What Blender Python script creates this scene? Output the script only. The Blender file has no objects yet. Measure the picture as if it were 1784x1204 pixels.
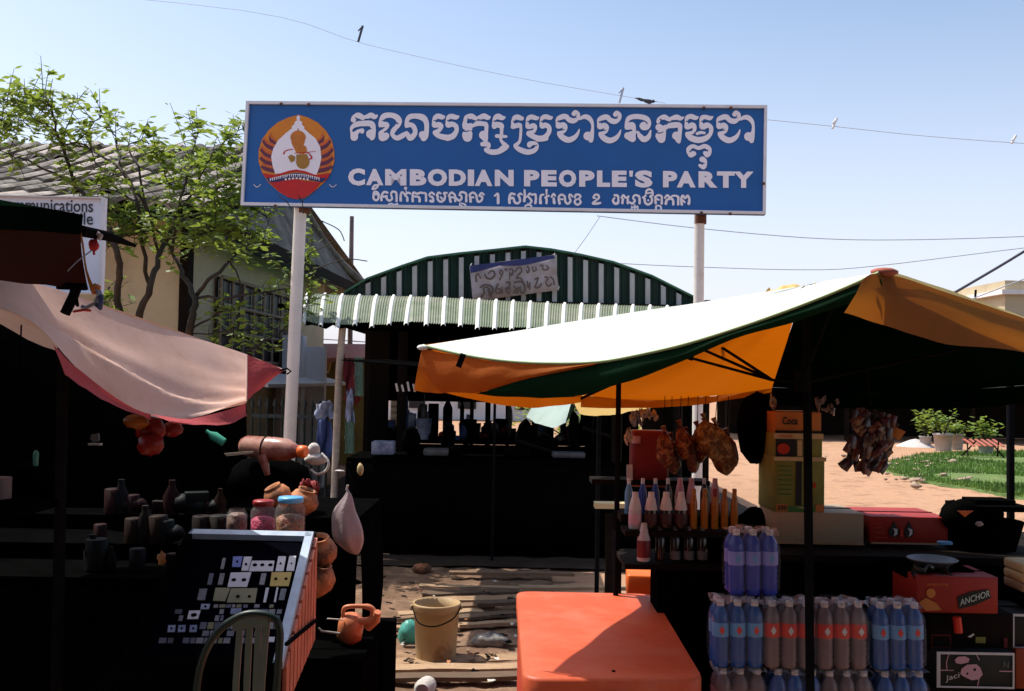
import bpy, math, random
import numpy as np
from mathutils import Vector, Matrix
R = math.radians
random.seed(7)
scn = bpy.context.scene
# ---------------------------------------------------------------- camera
F = 1734.0; CX = 892.0; CY = 602.0
cam_d = bpy.data.cameras.new("camera"); cam = bpy.data.objects.new("camera", cam_d)
scn.collection.objects.link(cam); scn.camera = cam
cam_d.sensor_width = 36.0; cam_d.lens = 36.0*F/1784.0
cam_d.clip_start = 0.05; cam_d.clip_end = 2000
CAMLOC = Vector((0, 0, 1.6))
CAMR = Matrix.Rotation(R(91.9), 3, 'X') @ Matrix.Rotation(R(1.0), 3, 'Z')
cam.matrix_world = Matrix.Translation(CAMLOC) @ CAMR.to_4x4()
# ---------------------------------------------------------------- world, sun, exposure
SUN_EL = 61.0; SUN_DIR_AZ = (-0.906, 0.423)        # the sun stands to the left and a little beyond the stalls
w = bpy.data.worlds.new("World"); scn.world = w; w.use_nodes = True
nt = w.node_tree; nt.nodes.clear()
out = nt.nodes.new('ShaderNodeOutputWorld'); bg = nt.nodes.new('ShaderNodeBackground')
sky = nt.nodes.new('ShaderNodeTexSky'); sky.sky_type = 'NISHITA'; sky.sun_disc = False
sky.sun_elevation = R(SUN_EL); sky.sun_rotation = math.atan2(SUN_DIR_AZ[0], SUN_DIR_AZ[1])
sky.altitude = 0; sky.air_density = 1.0; sky.dust_density = 3.0; sky.ozone_density = 2.5
tcw = nt.nodes.new('ShaderNodeTexCoord'); sx_w = nt.nodes.new('ShaderNodeSeparateXYZ'); nt.links.new(tcw.outputs['Generated'], sx_w.inputs[0])
hz = nt.nodes.new('ShaderNodeMapRange'); hz.inputs['From Min'].default_value = 0.0; hz.inputs['From Max'].default_value = 0.42
hz.inputs['To Min'].default_value = 0.55; hz.inputs['To Max'].default_value = 0.0; hz.interpolation_type = 'SMOOTHSTEP'; nt.links.new(sx_w.outputs['Z'], hz.inputs['Value'])
mxw = nt.nodes.new('ShaderNodeMix'); mxw.data_type = 'RGBA'; nt.links.new(hz.outputs[0], mxw.inputs[0]); tnt = nt.nodes.new('ShaderNodeMix'); tnt.data_type = 'RGBA'; tnt.blend_type = 'MULTIPLY'; tnt.inputs[0].default_value = 1; tnt.inputs[7].default_value = (.74, .75, .735, 1); nt.links.new(sky.outputs[0], tnt.inputs[6]); nt.links.new(tnt.outputs[2], mxw.inputs[6]); mxw.inputs[7].default_value = (4.5, 4.4, 5.0, 1)
nt.links.new(mxw.outputs[2], bg.inputs[0]); bg.inputs[1].default_value = 0.15
nt.links.new(bg.outputs[0], out.inputs[0])
sd = bpy.data.lights.new("sun", 'SUN'); sd.energy = 3.1; sd.angle = R(0.53); sd.color = (1.0, 0.95, 0.87)
so = bpy.data.objects.new("sun", sd); scn.collection.objects.link(so)
ce = math.cos(R(SUN_EL))
SUNV = Vector((SUN_DIR_AZ[0]*ce, SUN_DIR_AZ[1]*ce, math.sin(R(SUN_EL))))
so.rotation_mode = 'QUATERNION'; so.rotation_quaternion = SUNV.to_track_quat('Z', 'Y'); so.location = (0, 0, 30)
vs = scn.view_settings; vs.view_transform = 'Standard'; vs.look = 'None'; vs.exposure = 0.87; vs.gamma = 1.0
vs.use_curve_mapping = False
# ---------------------------------------------------------------- helpers
def ray(px, py):
    return CAMR @ Vector(((px-CX)/F, -(py-CY)/F, -1.0))
def P(px, py, Y):                    # point of the place seen at that pixel, Y metres ahead
    d = ray(px, py); return CAMLOC + d*(Y/d.y)
def G(px, py, z=0.0):                # point at height z seen at that pixel
    d = ray(px, py); return CAMLOC + d*((z-CAMLOC.z)/d.z)
def PL(px, py, o, n):                # point on the plane through o with normal n
    d = ray(px, py); return CAMLOC + d*((o-CAMLOC).dot(n)/d.dot(n))
def mid(a, b, t=.5): return a+(b-a)*t

def tag(o, label=None, cat=None, group=None, kind=None):
    if label: o['label'] = label
    if cat: o['category'] = cat
    if group: o['group'] = group
    if kind: o['kind'] = kind
    return o
COL = scn.collection
ORG = {}
def thing(name, label, cat, loc=(0, 0, 0), group=None):
    o = bpy.data.objects.new(name, None); COL.objects.link(o); o.location = loc
    o.empty_display_size = .1
    ORG[o.name] = Vector(loc)
    return tag(o, label, cat, group)
class MB:
    def __init__(s): s.v = []; s.f = []; s.sm = []
    def add(s, vs, fs, smooth=False):
        b = len(s.v); s.v += [tuple(v) for v in vs]; s.f += [tuple(b+i for i in f) for f in fs]; s.sm += [smooth]*len(fs); return s
    def box(s, c, size, rz=0, rx=0, ry=0, taper=1.0):
        M = Matrix.Rotation(rz, 3, 'Z') @ Matrix.Rotation(rx, 3, 'X') @ Matrix.Rotation(ry, 3, 'Y')
        c = Vector(c); x, y, z = [q/2 for q in size]; vs = []
        for zz, k in ((-z, taper), (z, 1.0)):
            for xx, yy in ((-x, -y), (x, -y), (x, y), (-x, y)): vs.append(c + M @ Vector((xx*k, yy*k, zz)))
        return s.add(vs, [(0, 3, 2, 1), (4, 5, 6, 7), (0, 1, 5, 4), (1, 2, 6, 5), (2, 3, 7, 6), (3, 0, 4, 7)])
    def rbox(s, c, size, rz=0, b=.01, seg=3):
        # box with rounded vertical corners and bevelled top and bottom rims
        M = Matrix.Rotation(rz, 3, 'Z'); c = Vector(c); x, y, z = [q/2 for q in size]; rings = []
        for zz, k in ((-z, b*.5), (-z+b*.5, 0), (z-b*.5, 0), (z-b*.15, b*.15), (z, b*.5)):
            ring = []
            for sx, sy, a0 in ((1, 1, 0), (-1, 1, 90), (-1, -1, 180), (1, -1, 270)):
                for i in range(seg+1):
                    a = R(a0+90*i/seg); r = b
                    ring.append(c + M @ Vector((sx*(x-b)+(r-k)*math.cos(a), sy*(y-b)+(r-k)*math.sin(a), zz)))
            rings.append(ring)
        n = len(rings[0]); vs = [p for r_ in rings for p in r_]; fs = []
        for j in range(len(rings)-1):
            for i in range(n): fs.append((j*n+i, j*n+(i+1) % n, (j+1)*n+(i+1) % n, (j+1)*n+i))
        fs.append(tuple(range(n-1, -1, -1))); fs.append(tuple((len(rings)-1)*n+i for i in range(n)))
        return s.add(vs, fs, True)
    def tube(s, pts, r, n=8, cap=True):
        pts = [Vector(p) for p in pts]; rs = r if isinstance(r, (list, tuple)) else [r]*len(pts)
        vs = []; up = None
        for i, p in enumerate(pts):
            d = (pts[min(i+1, len(pts)-1)] - pts[max(i-1, 0)])
            if d.length < 1e-9: d = Vector((0, 0, 1))
            d.normalize()
            if up is None: up = Vector((0, 0, 1)) if abs(d.z) < .9 else Vector((1, 0, 0))
            a = d.cross(up).normalized(); b = a.cross(d).normalized(); up = b
            for k in range(n):
                t = 2*math.pi*k/n; vs.append(p + (a*math.cos(t)+b*math.sin(t))*rs[i])
        fs = [(i*n+k, i*n+(k+1) % n, (i+1)*n+(k+1) % n, (i+1)*n+k) for i in range(len(pts)-1) for k in range(n)]
        s.add(vs, fs, True)
        if cap: s.add(vs[:n], [tuple(range(n))]); s.add(vs[-n:], [tuple(range(n-1, -1, -1))])
        return s
    def lathe(s, prof, c=(0, 0, 0), n=16, sq=1.0, axis=None, closed=True):
        # prof: list of (radius, height); axis: direction
        c = Vector(c); M = Matrix.Identity(3)
        if axis is not None: M = Vector(axis).to_track_quat('Z', 'Y').to_matrix()
        vs = []
        for r_, h in prof:
            for k in range(n):
                t = 2*math.pi*k/n; vs.append(c + M @ Vector((r_*math.cos(t), r_*math.sin(t)*sq, h)))
        fs = [(i*n+k, i*n+(k+1) % n, (i+1)*n+(k+1) % n, (i+1)*n+k) for i in range(len(prof)-1) for k in range(n)]
        s.add(vs, fs, True)
        if closed:
            m = len(prof)-1
            s.add(vs[:n], [tuple(range(n-1, -1, -1))]); s.add(vs[m*n:], [tuple(range(n))])
        return s
    def grid(s, rows, smooth=True, thick=0):
        nr = len(rows); nc = len(rows[0]); vs = [p for r_ in rows for p in r_]
        fs = [(i*nc+j, i*nc+j+1, (i+1)*nc+j+1, (i+1)*nc+j) for i in range(nr-1) for j in range(nc-1)]
        return s.add(vs, fs, smooth)
    def prism(s, pts, ext):
        n = len(pts); e = Vector(ext); a = [Vector(p) for p in pts]; vs = a+[p+e for p in a]
        return s.add(vs, [tuple(range(n)), tuple(range(2*n-1, n-1, -1))]+[(i, (i+1) % n, n+(i+1) % n, n+i) for i in range(n)])
    def sphere(s, c, r, n=10, m=7, sc=(1, 1, 1), jit=0):
        c = Vector(c); vs = []
        for i in range(m+1):
            ph = math.pi*i/m
            for k in range(n):
                t = 2*math.pi*k/n; q = r*(1+random.uniform(-jit, jit))
                vs.append(c+Vector((math.sin(ph)*math.cos(t)*sc[0]*q, math.sin(ph)*math.sin(t)*sc[1]*q, math.cos(ph)*sc[2]*q)))
        return s.add(vs, [(i*n+k, (i+1)*n+k, (i+1)*n+(k+1) % n, i*n+(k+1) % n) for i in range(m) for k in range(n)], True)
    def build(s, name, mat, parent=None, label=None, kind=None, thick=0):
        me = bpy.data.meshes.new(name); o = bpy.data.objects.new(name, me); COL.objects.link(o)
        off = Vector((0, 0, 0))
        if parent is not None:
            o.parent = parent; root = parent
            while root.parent is not None: root = root.parent
            off = ORG.get(root.name, Vector((0, 0, 0)))
        me.from_pydata([(v[0]-off.x, v[1]-off.y, v[2]-off.z) for v in s.v], [], s.f)
        if s.sm: me.polygons.foreach_set('use_smooth', s.sm)
        me.materials.append(mat); me.update()
        if thick:
            m = o.modifiers.new('solid', 'SOLIDIFY'); m.thickness = thick; m.offset = 0
        if label: o['label'] = label
        if kind: o['kind'] = kind
        return o
def copy_tree(o, loc=None, label=None, rz=None, parent=None, mats=None):
    c = o.copy(); COL.objects.link(c)
    if parent is not None: c.parent = parent
    if loc is not None: c.location = loc
    if rz is not None: c.rotation_euler = (0, 0, rz)
    if label: c['label'] = label
    if mats and c.type == 'MESH':
        k = o.name.split('.')[0]
        if k in mats:
            c.data = recolor(c.data, mats[k])
    for ch in list(o.children): copy_tree(ch, parent=c, mats=mats)
    return c
_rc = {}
def recolor(me, mat):
    key = (me.name, mat.name)
    if key not in _rc:
        m2 = me.copy(); m2.materials.clear(); m2.materials.append(mat); _rc[key] = m2
    return _rc[key]
def struct(name, mb, mat): return tag(mb.build(name, mat), kind='structure')
def solo(name, mb, mat, label, cat, group=None, thick=0):
    return tag(mb.build(name, mat, thick=thick), label, cat, group)
def spline(pts, n=6):
    # Catmull-Rom through pts (tuples or Vectors of any length)
    q = [np.array(p, float) for p in pts]; out_ = []
    for i in range(len(q)-1):
        p0 = q[max(i-1, 0)]; p1 = q[i]; p2 = q[i+1]; p3 = q[min(i+2, len(q)-1)]
        for k in range(n):
            t = k/n
            out_.append(.5*((2*p1)+(-p0+p2)*t+(2*p0-5*p1+4*p2-p3)*t*t+(-p0+3*p1-3*p2+p3)*t**3))
    out_.append(q[-1]); return out_
def cloth_rows(rows, nu=6, nv=6, wr=0.0, fr=7, seed=0):
    # rows of control points (equal length) -> dense smooth grid with wrinkles
    a = [[np.array(p) for p in spline(r_, nu)] for r_ in rows]
    cols = list(zip(*a)); b = [spline(c, nv) for c in cols]
    g = [[Vector(b[j][i]) for j in range(len(b))] for i in range(len(b[0]))]
    if wr:
        rnd = random.Random(seed); ph = [rnd.uniform(0, 6.3) for _ in range(6)]
        for i, r_ in enumerate(g):
            for j, p in enumerate(r_):
                u = j/len(r_); v = i/len(g)
                d = math.sin(u*fr*2+v*3+ph[0])*.5+math.sin(u*fr*4.3-v*5+ph[1])*.3+math.sin(v*fr*2.2+u*4+ph[2])*.3+math.sin((u+v)*fr*5+ph[3])*.15
                p.z += wr*d; p.y += wr*.5*math.sin(u*fr*3+ph[4])
    return g
# ---------------------------------------------------------------- materials
MATS = {}
def mat(name, col, rough=.6, metal=0, var=.12, vs=8.0, bump=0.0, bs=40.0, transl=0.0, trans=0.0, spec=.4, dirt=None, ds=3.0, dlo=.45, dhi=.7, coat=0, emit=None, aniso=None, tcol=None, alpha=1.0):
    if name in MATS: return MATS[name]
    m = bpy.data.materials.new(name); m.use_nodes = True; t = m.node_tree; N = t.nodes; L = t.links
    b = N['Principled BSDF']; b.inputs['Roughness'].default_value = rough; b.inputs['Metallic'].default_value = metal
    b.inputs['Specular IOR Level'].default_value = spec; b.inputs['Alpha'].default_value = alpha
    if spec <= .05: b.inputs['IOR'].default_value = 1.0
    if trans: b.inputs['Transmission Weight'].default_value = trans; b.inputs['IOR'].default_value = 1.2
    if coat: b.inputs['Coat Weight'].default_value = coat
    tc = N.new('ShaderNodeTexCoord'); mp = N.new('ShaderNodeMapping'); L.new(tc.outputs['Object'], mp.inputs[0])
    if aniso: mp.inputs['Scale'].default_value = aniso
    n1 = N.new('ShaderNodeTexNoise'); n1.inputs['Scale'].default_value = vs; n1.inputs['Detail'].default_value = 6; n1.inputs['Roughness'].default_value = .65
    L.new(mp.outputs[0], n1.inputs['Vector'])
    cr = N.new('ShaderNodeValToRGB'); c = Vector(col)
    cr.color_ramp.elements[0].position = .3; cr.color_ramp.elements[1].position = .7
    cr.color_ramp.elements[0].color = (*(c*(1-var)), 1); cr.color_ramp.elements[1].color = (*[min(1, q) for q in c*(1+var)], 1)
    L.new(n1.outputs[0], cr.inputs[0]); src = cr.outputs[0]
    if dirt:
        n2 = N.new('ShaderNodeTexNoise'); n2.inputs['Scale'].default_value = ds; n2.inputs['Detail'].default_value = 8; n2.inputs['Roughness'].default_value = .7
        L.new(tc.outputs['Object'], n2.inputs['Vector'])
        r2 = N.new('ShaderNodeValToRGB'); r2.color_ramp.elements[0].position = dlo; r2.color_ramp.elements[1].position = dhi
        L.new(n2.outputs[0], r2.inputs[0]); mx = N.new('ShaderNodeMix'); mx.data_type = 'RGBA'
        L.new(r2.outputs[0], mx.inputs[0]); L.new(src, mx.inputs[6]); mx.inputs[7].default_value = (*dirt, 1); src = mx.outputs[2]
    L.new(src, b.inputs['Base Color'])
    if bump:
        n3 = N.new('ShaderNodeTexNoise'); n3.inputs['Scale'].default_value = bs; n3.inputs['Detail'].default_value = 5
        L.new(mp.outputs[0], n3.inputs['Vector']); bp = N.new('ShaderNodeBump'); bp.inputs['Strength'].default_value = bump; bp.inputs['Distance'].default_value = .02
        L.new(n3.outputs[0], bp.inputs['Height']); L.new(bp.outputs[0], b.inputs['Normal'])
    if transl:
        tr = N.new('ShaderNodeBsdfTranslucent'); ms = N.new('ShaderNodeMixShader'); ms.inputs[0].default_value = transl
        if tcol: tr.inputs[0].default_value = (*tcol, 1)
        else: L.new(src, tr.inputs[0])
        L.new(b.outputs[0], ms.inputs[1]); L.new(tr.outputs[0], ms.inputs[2]); L.new(ms.outputs[0], N['Material Output'].inputs[0])
    MATS[name] = m; return m
# painting flat print: strokes rasterised to runs of thin quads lying on the sign face
class Ink:
    def __init__(s, x0, y0, x1, y1, res=4):
        s.x0, s.y0, s.res = x0, y0, res; s.m = np.zeros((int((y1-y0)*res), int((x1-x0)*res)), bool)
    def dab(s, x, y, r_, on=True):
        X = (x-s.x0)*s.res; Y = (y-s.y0)*s.res; q = max(r_*s.res, .5); h, w_ = s.m.shape
        i0, i1 = max(0, int(Y-q)), min(h, int(Y+q)+2); j0, j1 = max(0, int(X-q)), min(w_, int(X+q)+2)
        if i0 >= i1 or j0 >= j1: return
        yy, xx = np.ogrid[i0:i1, j0:j1]; k = (xx+.5-X)**2+(yy+.5-Y)**2 <= q*q
        s.m[i0:i1, j0:j1][k] = on
    def stroke(s, pts, on=True, o=(0, 0), sc=1.0, smooth=True):
        q = [(p[0]/sc+o[0], p[1]/sc+o[1], p[2]/sc) for p in pts]
        if len(q) == 1: s.dab(q[0][0], q[0][1], q[0][2]/2, on); return
        pp = spline(q, 10) if smooth else spline(q, 10)
        for a, b in zip(pp[:-1], pp[1:]):
            n = max(1, int(np.hypot(*(b-a)[:2])*s.res/1.0))
            for k in range(n+1):
                c = a+(b-a)*k/n; s.dab(c[0], c[1], max(c[2]/2, .12), on)
    def poly(s, pts, on=True):
        P_ = [((x-s.x0)*s.res, (y-s.y0)*s.res) for x, y in pts]; h, w_ = s.m.shape
        for i in range(h):
            y = i+.5; xs = []
            for (xa, ya), (xb, yb) in zip(P_, P_[1:]+P_[:1]):
                if (ya <= y) != (yb <= y): xs.append(xa+(y-ya)*(xb-xa)/(yb-ya))
            xs.sort()
            for a, b in zip(xs[::2], xs[1::2]): s.m[i, max(0, int(round(a))):max(0, int(round(b)))] = on
    def mb(s, fn):
        out_ = MB(); r_ = s.res
        for i in range(s.m.shape[0]):
            row = s.m[i].astype(np.int8); d = np.diff(np.concatenate(([0], row, [0])))
            for a, b in zip(np.where(d == 1)[0], np.where(d == -1)[0]):
                x0 = s.x0+a/r_; x1 = s.x0+b/r_; y0 = s.y0+i/r_; y1 = s.y0+(i+1)/r_
                out_.add([fn(x0, y0), fn(x0, y1), fn(x1, y1), fn(x1, y0)], [(0, 1, 2, 3)])
        return out_
def text_mesh(txt, fit, bold=0.0, name='lettering', m=None, parent=None, sx=None):
    # fit: function (u, v) with u,v in 0..1 of the text's own box -> world point
    cu = bpy.data.curves.new('t', 'FONT'); cu.body = txt; cu.size = 1; cu.offset = bold; cu.resolution_u = 3
    o = bpy.data.objects.new('t', cu); COL.objects.link(o)
    bpy.context.view_layer.update()
    dg = bpy.context.evaluated_depsgraph_get(); me = o.evaluated_get(dg).to_mesh()
    vv = [v.co.copy() for v in me.vertices]; ff = [tuple(p.vertices) for p in me.polygons]
    o.evaluated_get(dg).to_mesh_clear(); bpy.data.objects.remove(o); bpy.data.curves.remove(cu)
    if not vv: return None
    x0 = min(v.x for v in vv); x1 = max(v.x for v in vv); y0 = min(v.y for v in vv); y1 = max(v.y for v in vv)
    mb_ = MB(); mb_.add([fit((v.x-x0)/(x1-x0), (v.y-y0)/(y1-y0)) for v in vv], ff)
    return mb_.build(name, m, parent) if m else mb_
# ================================================================ GROUND
M_dirt = mat('dirt', (.42, .245, .15), rough=.95, var=.18, vs=1.6, bump=.7, bs=14, dirt=(.20, .115, .07), ds=1.6, dlo=.5, dhi=.68, spec=.1)
M_floor_shade = mat('earth_with_shade', (.05, .035, .025), rough=.9, var=.3, vs=3, bump=.5, bs=20, spec=.1)
def field(x0, x1, y0, y1, nx, ny, z, amp):
    rows = []
    for j in range(ny+1):
        y = y0+(y1-y0)*j/ny
        rows.append([(x0+(x1-x0)*i/nx, y, z+amp*(math.sin(i*1.7+j*.9)*math.sin(j*1.3-i*.6))) for i in range(nx+1)])
    return rows
struct('ground', MB().grid([[(-600, -30, -.02), (600, -30, -.02)], [(-600, 900, -.02), (600, 900, -.02)]]), M_dirt)
struct('market_yard', MB().grid(field(-9, 14, 1.0, 34, 110, 150, 0.0, .012)), M_dirt)
M_lane = mat('brown_earth', (.17, .10, .062), rough=.9, var=.35, vs=4, bump=.9, bs=18, dirt=(.36, .23, .14), ds=3, dlo=.52, dhi=.68, spec=.15)
struct('brown_lane', MB().grid(field(-1.6, .35, 4.2, 8.36, 30, 60, .016, .010)), M_lane)  # darker brown earth laid over the lane
struct('shed_floor', MB().grid(field(-2.6, 3.0, 8.35, 17, 20, 30, .03, .008)), M_floor_shade)  # earth coloured darker under the shed to deepen its shade
# grass verge on the right
M_turf = mat('turf', (.10, .15, .035), rough=.95, var=.35, vs=2.5, bump=.5, bs=30, dirt=(.32, .22, .12), ds=.9, dlo=.62, dhi=.8)
def gpoly(pts, z): return [G(x, y, z) for x, y in pts]
vz = [(1520, 812), (1600, 792), (1690, 787), (1784, 786), (2050, 789), (2400, 800), (2400, 1000), (1990, 905), (1784, 866), (1680, 848), (1590, 834)]
b_ = gpoly(vz, .05); cen = sum(b_, Vector())/len(b_)
mb = MB()
for i in range(len(b_)):
    a, c = b_[i], b_[(i+1) % len(b_)]
    rows = [[mid(cen, mid(a, c, u/3), t/6) - Vector((0, 0, .05 if t == 6 else 0)) for u in range(4)] for t in range(7)]
    mb.grid(rows)
struct('grass_verge', mb, M_turf)
M_grass = mat('grass_blade', (.10, .19, .03), rough=.6, var=.5, vs=1.1, transl=.3)
mb = MB(); rnd = random.Random(3)
for k in range(26000):
    i = rnd.randrange(len(b_)); a, c = b_[i], b_[(i+1) % len(b_)]; t = math.sqrt(rnd.random())
    p = mid(cen, mid(a, c, rnd.random()), t); h = rnd.uniform(.025, .08)*(1.0 if rnd.random() < .9 else 1.8); an = rnd.uniform(0, 6.3); wd = .013
    if math.sin(p.x*1.3)*math.cos(p.y*.9)+math.sin(p.x*.5+p.y) > .95: continue
    e = Vector((math.cos(an), math.sin(an), 0)); q = Vector((-e.y, e.x, 0))
    mb.add([p-e*wd, p+e*wd, p+q*h*rnd.uniform(-.5, .5)+Vector((0, 0, h))], [(0, 1, 2)])
tag(mb.build('grass', M_grass), 'short green grass growing on the verge behind the stalls', 'grass', kind='stuff')
# rubble lying on the verge edge
M_stone = mat('rubble', (.34, .25, .18), rough=.9, var=.3, vs=5, bump=.4)
rnd = random.Random(11); st = []
proto = None
def stone_mesh():
    m_ = MB(); m_.sphere((0, 0, .3), 1, 7, 5, (1, .8, .6), jit=.28); return m_
for (cx_, cy_, sx_, sy_, n) in ((1590, 808, 70, 16, 34), (1650, 838, 110, 8, 16), (1480, 800, 50, 7, 9), (1640, 775, 45, 4, 10)):
    for k in range(n):
        p = G(cx_+rnd.gauss(0, .5)*sx_, cy_+rnd.gauss(0, .5)*sy_, .04)
        if proto is None:
            proto = stone_mesh().build('stone', M_stone); o = proto
        else:
            o = proto.copy(); COL.objects.link(o)
        s_ = rnd.uniform(.03, .10)*rnd.choice((.6, 1, 1.3)); o.location = p; o.scale = (s_, s_*rnd.uniform(.7, 1.2), s_*rnd.uniform(.5, .9)); o.rotation_euler = (rnd.uniform(-.3, .3), rnd.uniform(-.3, .3), rnd.uniform(0, 6))
        tag(o, 'pale broken stone lying on the verge beside the dirt road', 'stone', 'rubble on the grass verge')
# litter on the shaded lane
# ================================================================ FAR BACKGROUND
M_white = mat('whitewash', (.72, .70, .68), rough=.9, var=.06, vs=2, dirt=(.4, .34, .28), ds=1.2, dlo=.55, dhi=.8, bump=.1)
M_cream = mat('cream_wall', (.48, .40, .26), rough=.9, var=.08, vs=1.5, dirt=(.27, .21, .14), ds=.8, dlo=.5, dhi=.8, bump=.1)
M_yellow = mat('yellow_wall', (.30, .23, .07), rough=.9, var=.08, dirt=(.16, .12, .04), ds=1.5)
M_redroof = mat('red_roof', (.40, .10, .065), rough=.7, var=.15, dirt=(.30, .13, .09), ds=2)
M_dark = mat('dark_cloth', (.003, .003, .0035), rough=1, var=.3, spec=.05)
M_black = mat('black_sheet_and_shade', (.0025, .0025, .0025), rough=1, var=.3, spec=.04)  # black of sheets and sacks, also standing in for deep shade
M_dkwood = mat('dark_wood', (.010, .007, .005), spec=.1, rough=.9, var=.4, vs=4, aniso=(1, 1, 8), bump=.3)
M_wood = mat('grey_wood', (.30, .22, .15), rough=.85, var=.3, vs=6, aniso=(1, 1, 12), bump=.3)
M_blackwin = mat('dark_opening', (.006, .006, .008), rough=.5, var=.1)
# cream house far right behind the orange canopy
t = thing('far_house', 'cream flat roofed house rising behind the yellow edge of the big parasol', 'house', P(1850, 700, 34))
MB().box(P(1910, 612, 36)+Vector((0, 0, 0)), (8.6, 4, 4.6)).build('wall', M_cream, t)
MB().box(P(1910, 521, 36), (9.0, 4.4, .16)).build('roof', M_white, t)
MB().tube([P(1699, 520, 34), P(1700, 505, 34)], .04).build('antenna', M_dkwood, t)
w_ = MB().box(P(1790, 590, 33.9), (1.2, .06, 1.2)).build('window', M_blackwin, t)
# long dark thatch shelter behind the verge
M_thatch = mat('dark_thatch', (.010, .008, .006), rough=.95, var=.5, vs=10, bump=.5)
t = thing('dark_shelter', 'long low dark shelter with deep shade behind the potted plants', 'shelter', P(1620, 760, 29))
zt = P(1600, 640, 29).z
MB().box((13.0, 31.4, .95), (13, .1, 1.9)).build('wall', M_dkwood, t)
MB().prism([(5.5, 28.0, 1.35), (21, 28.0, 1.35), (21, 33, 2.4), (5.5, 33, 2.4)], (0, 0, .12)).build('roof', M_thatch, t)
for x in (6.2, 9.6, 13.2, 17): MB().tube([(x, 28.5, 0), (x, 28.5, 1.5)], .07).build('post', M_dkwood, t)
# small trees behind the shed and behind the verge (dark mass against the light)
M_leaf = mat('leaf', (.14, .225, .032), rough=.5, var=.5, vs=3.0, transl=.4, tcol=(.28, .36, .05))
M_leaf_d = mat('leaf_dark', (.025, .05, .012), rough=.6, var=.4, vs=3.0, transl=.15)
M_bark = mat('bark', (.035, .027, .02), rough=.9, var=.4, vs=9, bump=.5)
def leaf(mb_, p, s_, rnd):
    a = rnd.uniform(0, 6.28); e = Vector((math.cos(a), math.sin(a), rnd.uniform(-.5, .6))).normalized()
    q = e.cross(Vector((rnd.uniform(-1, 1), rnd.uniform(-1, 1), 1.2))).normalized()
    mb_.add([p, p+e*s_*.5+q*s_*.22, p+e*s_, p+e*s_*.5-q*s_*.22], [(0, 1, 2, 3)])
def bush(name, label, cat, base, w_, h, n, m_, ls=.09, group=None, seed=1):
    rnd = random.Random(seed); t = thing(name, label, cat, base, group)
    mb_ = MB(); cl = [(rnd.uniform(-.5, .5)*w_, rnd.uniform(-.4, .4)*w_, rnd.uniform(.25, .95)*h) for _ in range(max(5, n//60))]
    for k in range(n):
        c = rnd.choice(cl); v = Vector((rnd.gauss(0, 1), rnd.gauss(0, 1), rnd.gauss(0, 1)))*.13*(w_+h)/2
        leaf(mb_, Vector(base)+Vector(c)+v, ls*rnd.uniform(.6, 1.3), rnd)
    mb_.build('foliage', m_, t, kind='stuff')
    s = MB()
    for k in range(5):
        c = Vector(rnd.choice(cl)); s.tube([Vector(base), Vector(base)+Vector((c.x*.4, c.y*.4, c.z*.6)), Vector(base)+c], [.025, .018, .008], 5)
    s.build('stem', M_bark, t)
    return t
bush('leafy_bush', 'yellow green bush in sun seen past the small green parasol', 'bush', G(1000, 772), 2.6, 1.1, 1500, M_leaf, .14, seed=2)
bush('leafy_bush', 'pale bush in sun right of the small green parasol behind the shed', 'bush', G(1085, 762), 2.2, .9, 900, M_leaf, .12, seed=5)
# potted plants
M_pot = mat('white_pot', (.36, .34, .33), rough=.7, var=.1, dirt=(.3, .26, .22), ds=6)
def planter(px, py, Y, r_, h, ph, label, seed):
    b0 = P(px, py, Y); b0.z = .04
    t = thing('potted_plant', label, 'potted plant', b0, 'potted plants by the dark shelter')
    MB().lathe([(r_*.8, 0), (r_, h*.9), (r_*1.08, h*.9), (r_*1.08, h), (r_*.9, h), (r_*.85, h*.8)], b0, 12).build('pot', M_pot, t)
    rnd = random.Random(seed); f = MB(); s = MB()
    for k in range(6):
        tip = b0+Vector((rnd.uniform(-.8, .8)*r_*1.7, rnd.uniform(-.5, .5)*r_, h+ph*rnd.uniform(.5, 1)))
        s.tube([b0+Vector((0, 0, h*.8)), tip], [.02, .008], 5)
        for q in range(26): leaf(f, mid(b0+Vector((0, 0, h)), tip, rnd.uniform(.3, 1))+Vector((rnd.gauss(0, .09), rnd.gauss(0, .09), rnd.gauss(0, .06))), .15, rnd)
    s.build('stem', M_bark, t); f.build('foliage', M_leaf, t, kind='stuff')
planter(1643, 776, 24, .22, .42, .6, 'leafy plant in the whitest round pot left of its pair', 1)
planter(1665, 776, 24.5, .19, .40, .25, 'low plant in the white pot right of the leafy one', 2)
planter(1718, 782, 23, .18, .30, .6, 'green plant in a low pot beside the red slatted bench', 3)
planter(1612, 772, 26, .15, .25, .7, 'thin plant leftmost of the pots by the dark shelter', 4)
# red slatted bench in the distance
t = thing('slatted_bench', 'small bench with red slats and crossed legs at the verge edge', 'bench', G(1712, 800))
bz = G(1712, 800)
for k in range(6): MB().box(bz+Vector((-.3+k*.13, 0, .36)), (.06, .5, .02), ry=.0, rx=.25).build('slat', M_redroof, t)
for sx in (-1, 1):
    MB().tube([bz+Vector((sx*.42, -.2, 0)), bz+Vector((sx*.25, .2, .4))], .018, 5).build('leg', M_dkwood, t)
    MB().tube([bz+Vector((sx*.25, -.2, .4)), bz+Vector((sx*.42, .2, 0))], .018, 5).build('leg', M_dkwood, t)
# heap of pale gravel
mb = MB().lathe([(.5, 0), (.34, .08), (.14, .17), (.02, .2)], G(1595, 778), 14, closed=False)
tag(mb.build('gravel_heap', mat('gravel', (.5, .46, .44), rough=.95, var=.25, vs=18, bump=.7)), 'little cone of pale gravel in front of the pots', 'gravel heap', kind='stuff')
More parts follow.
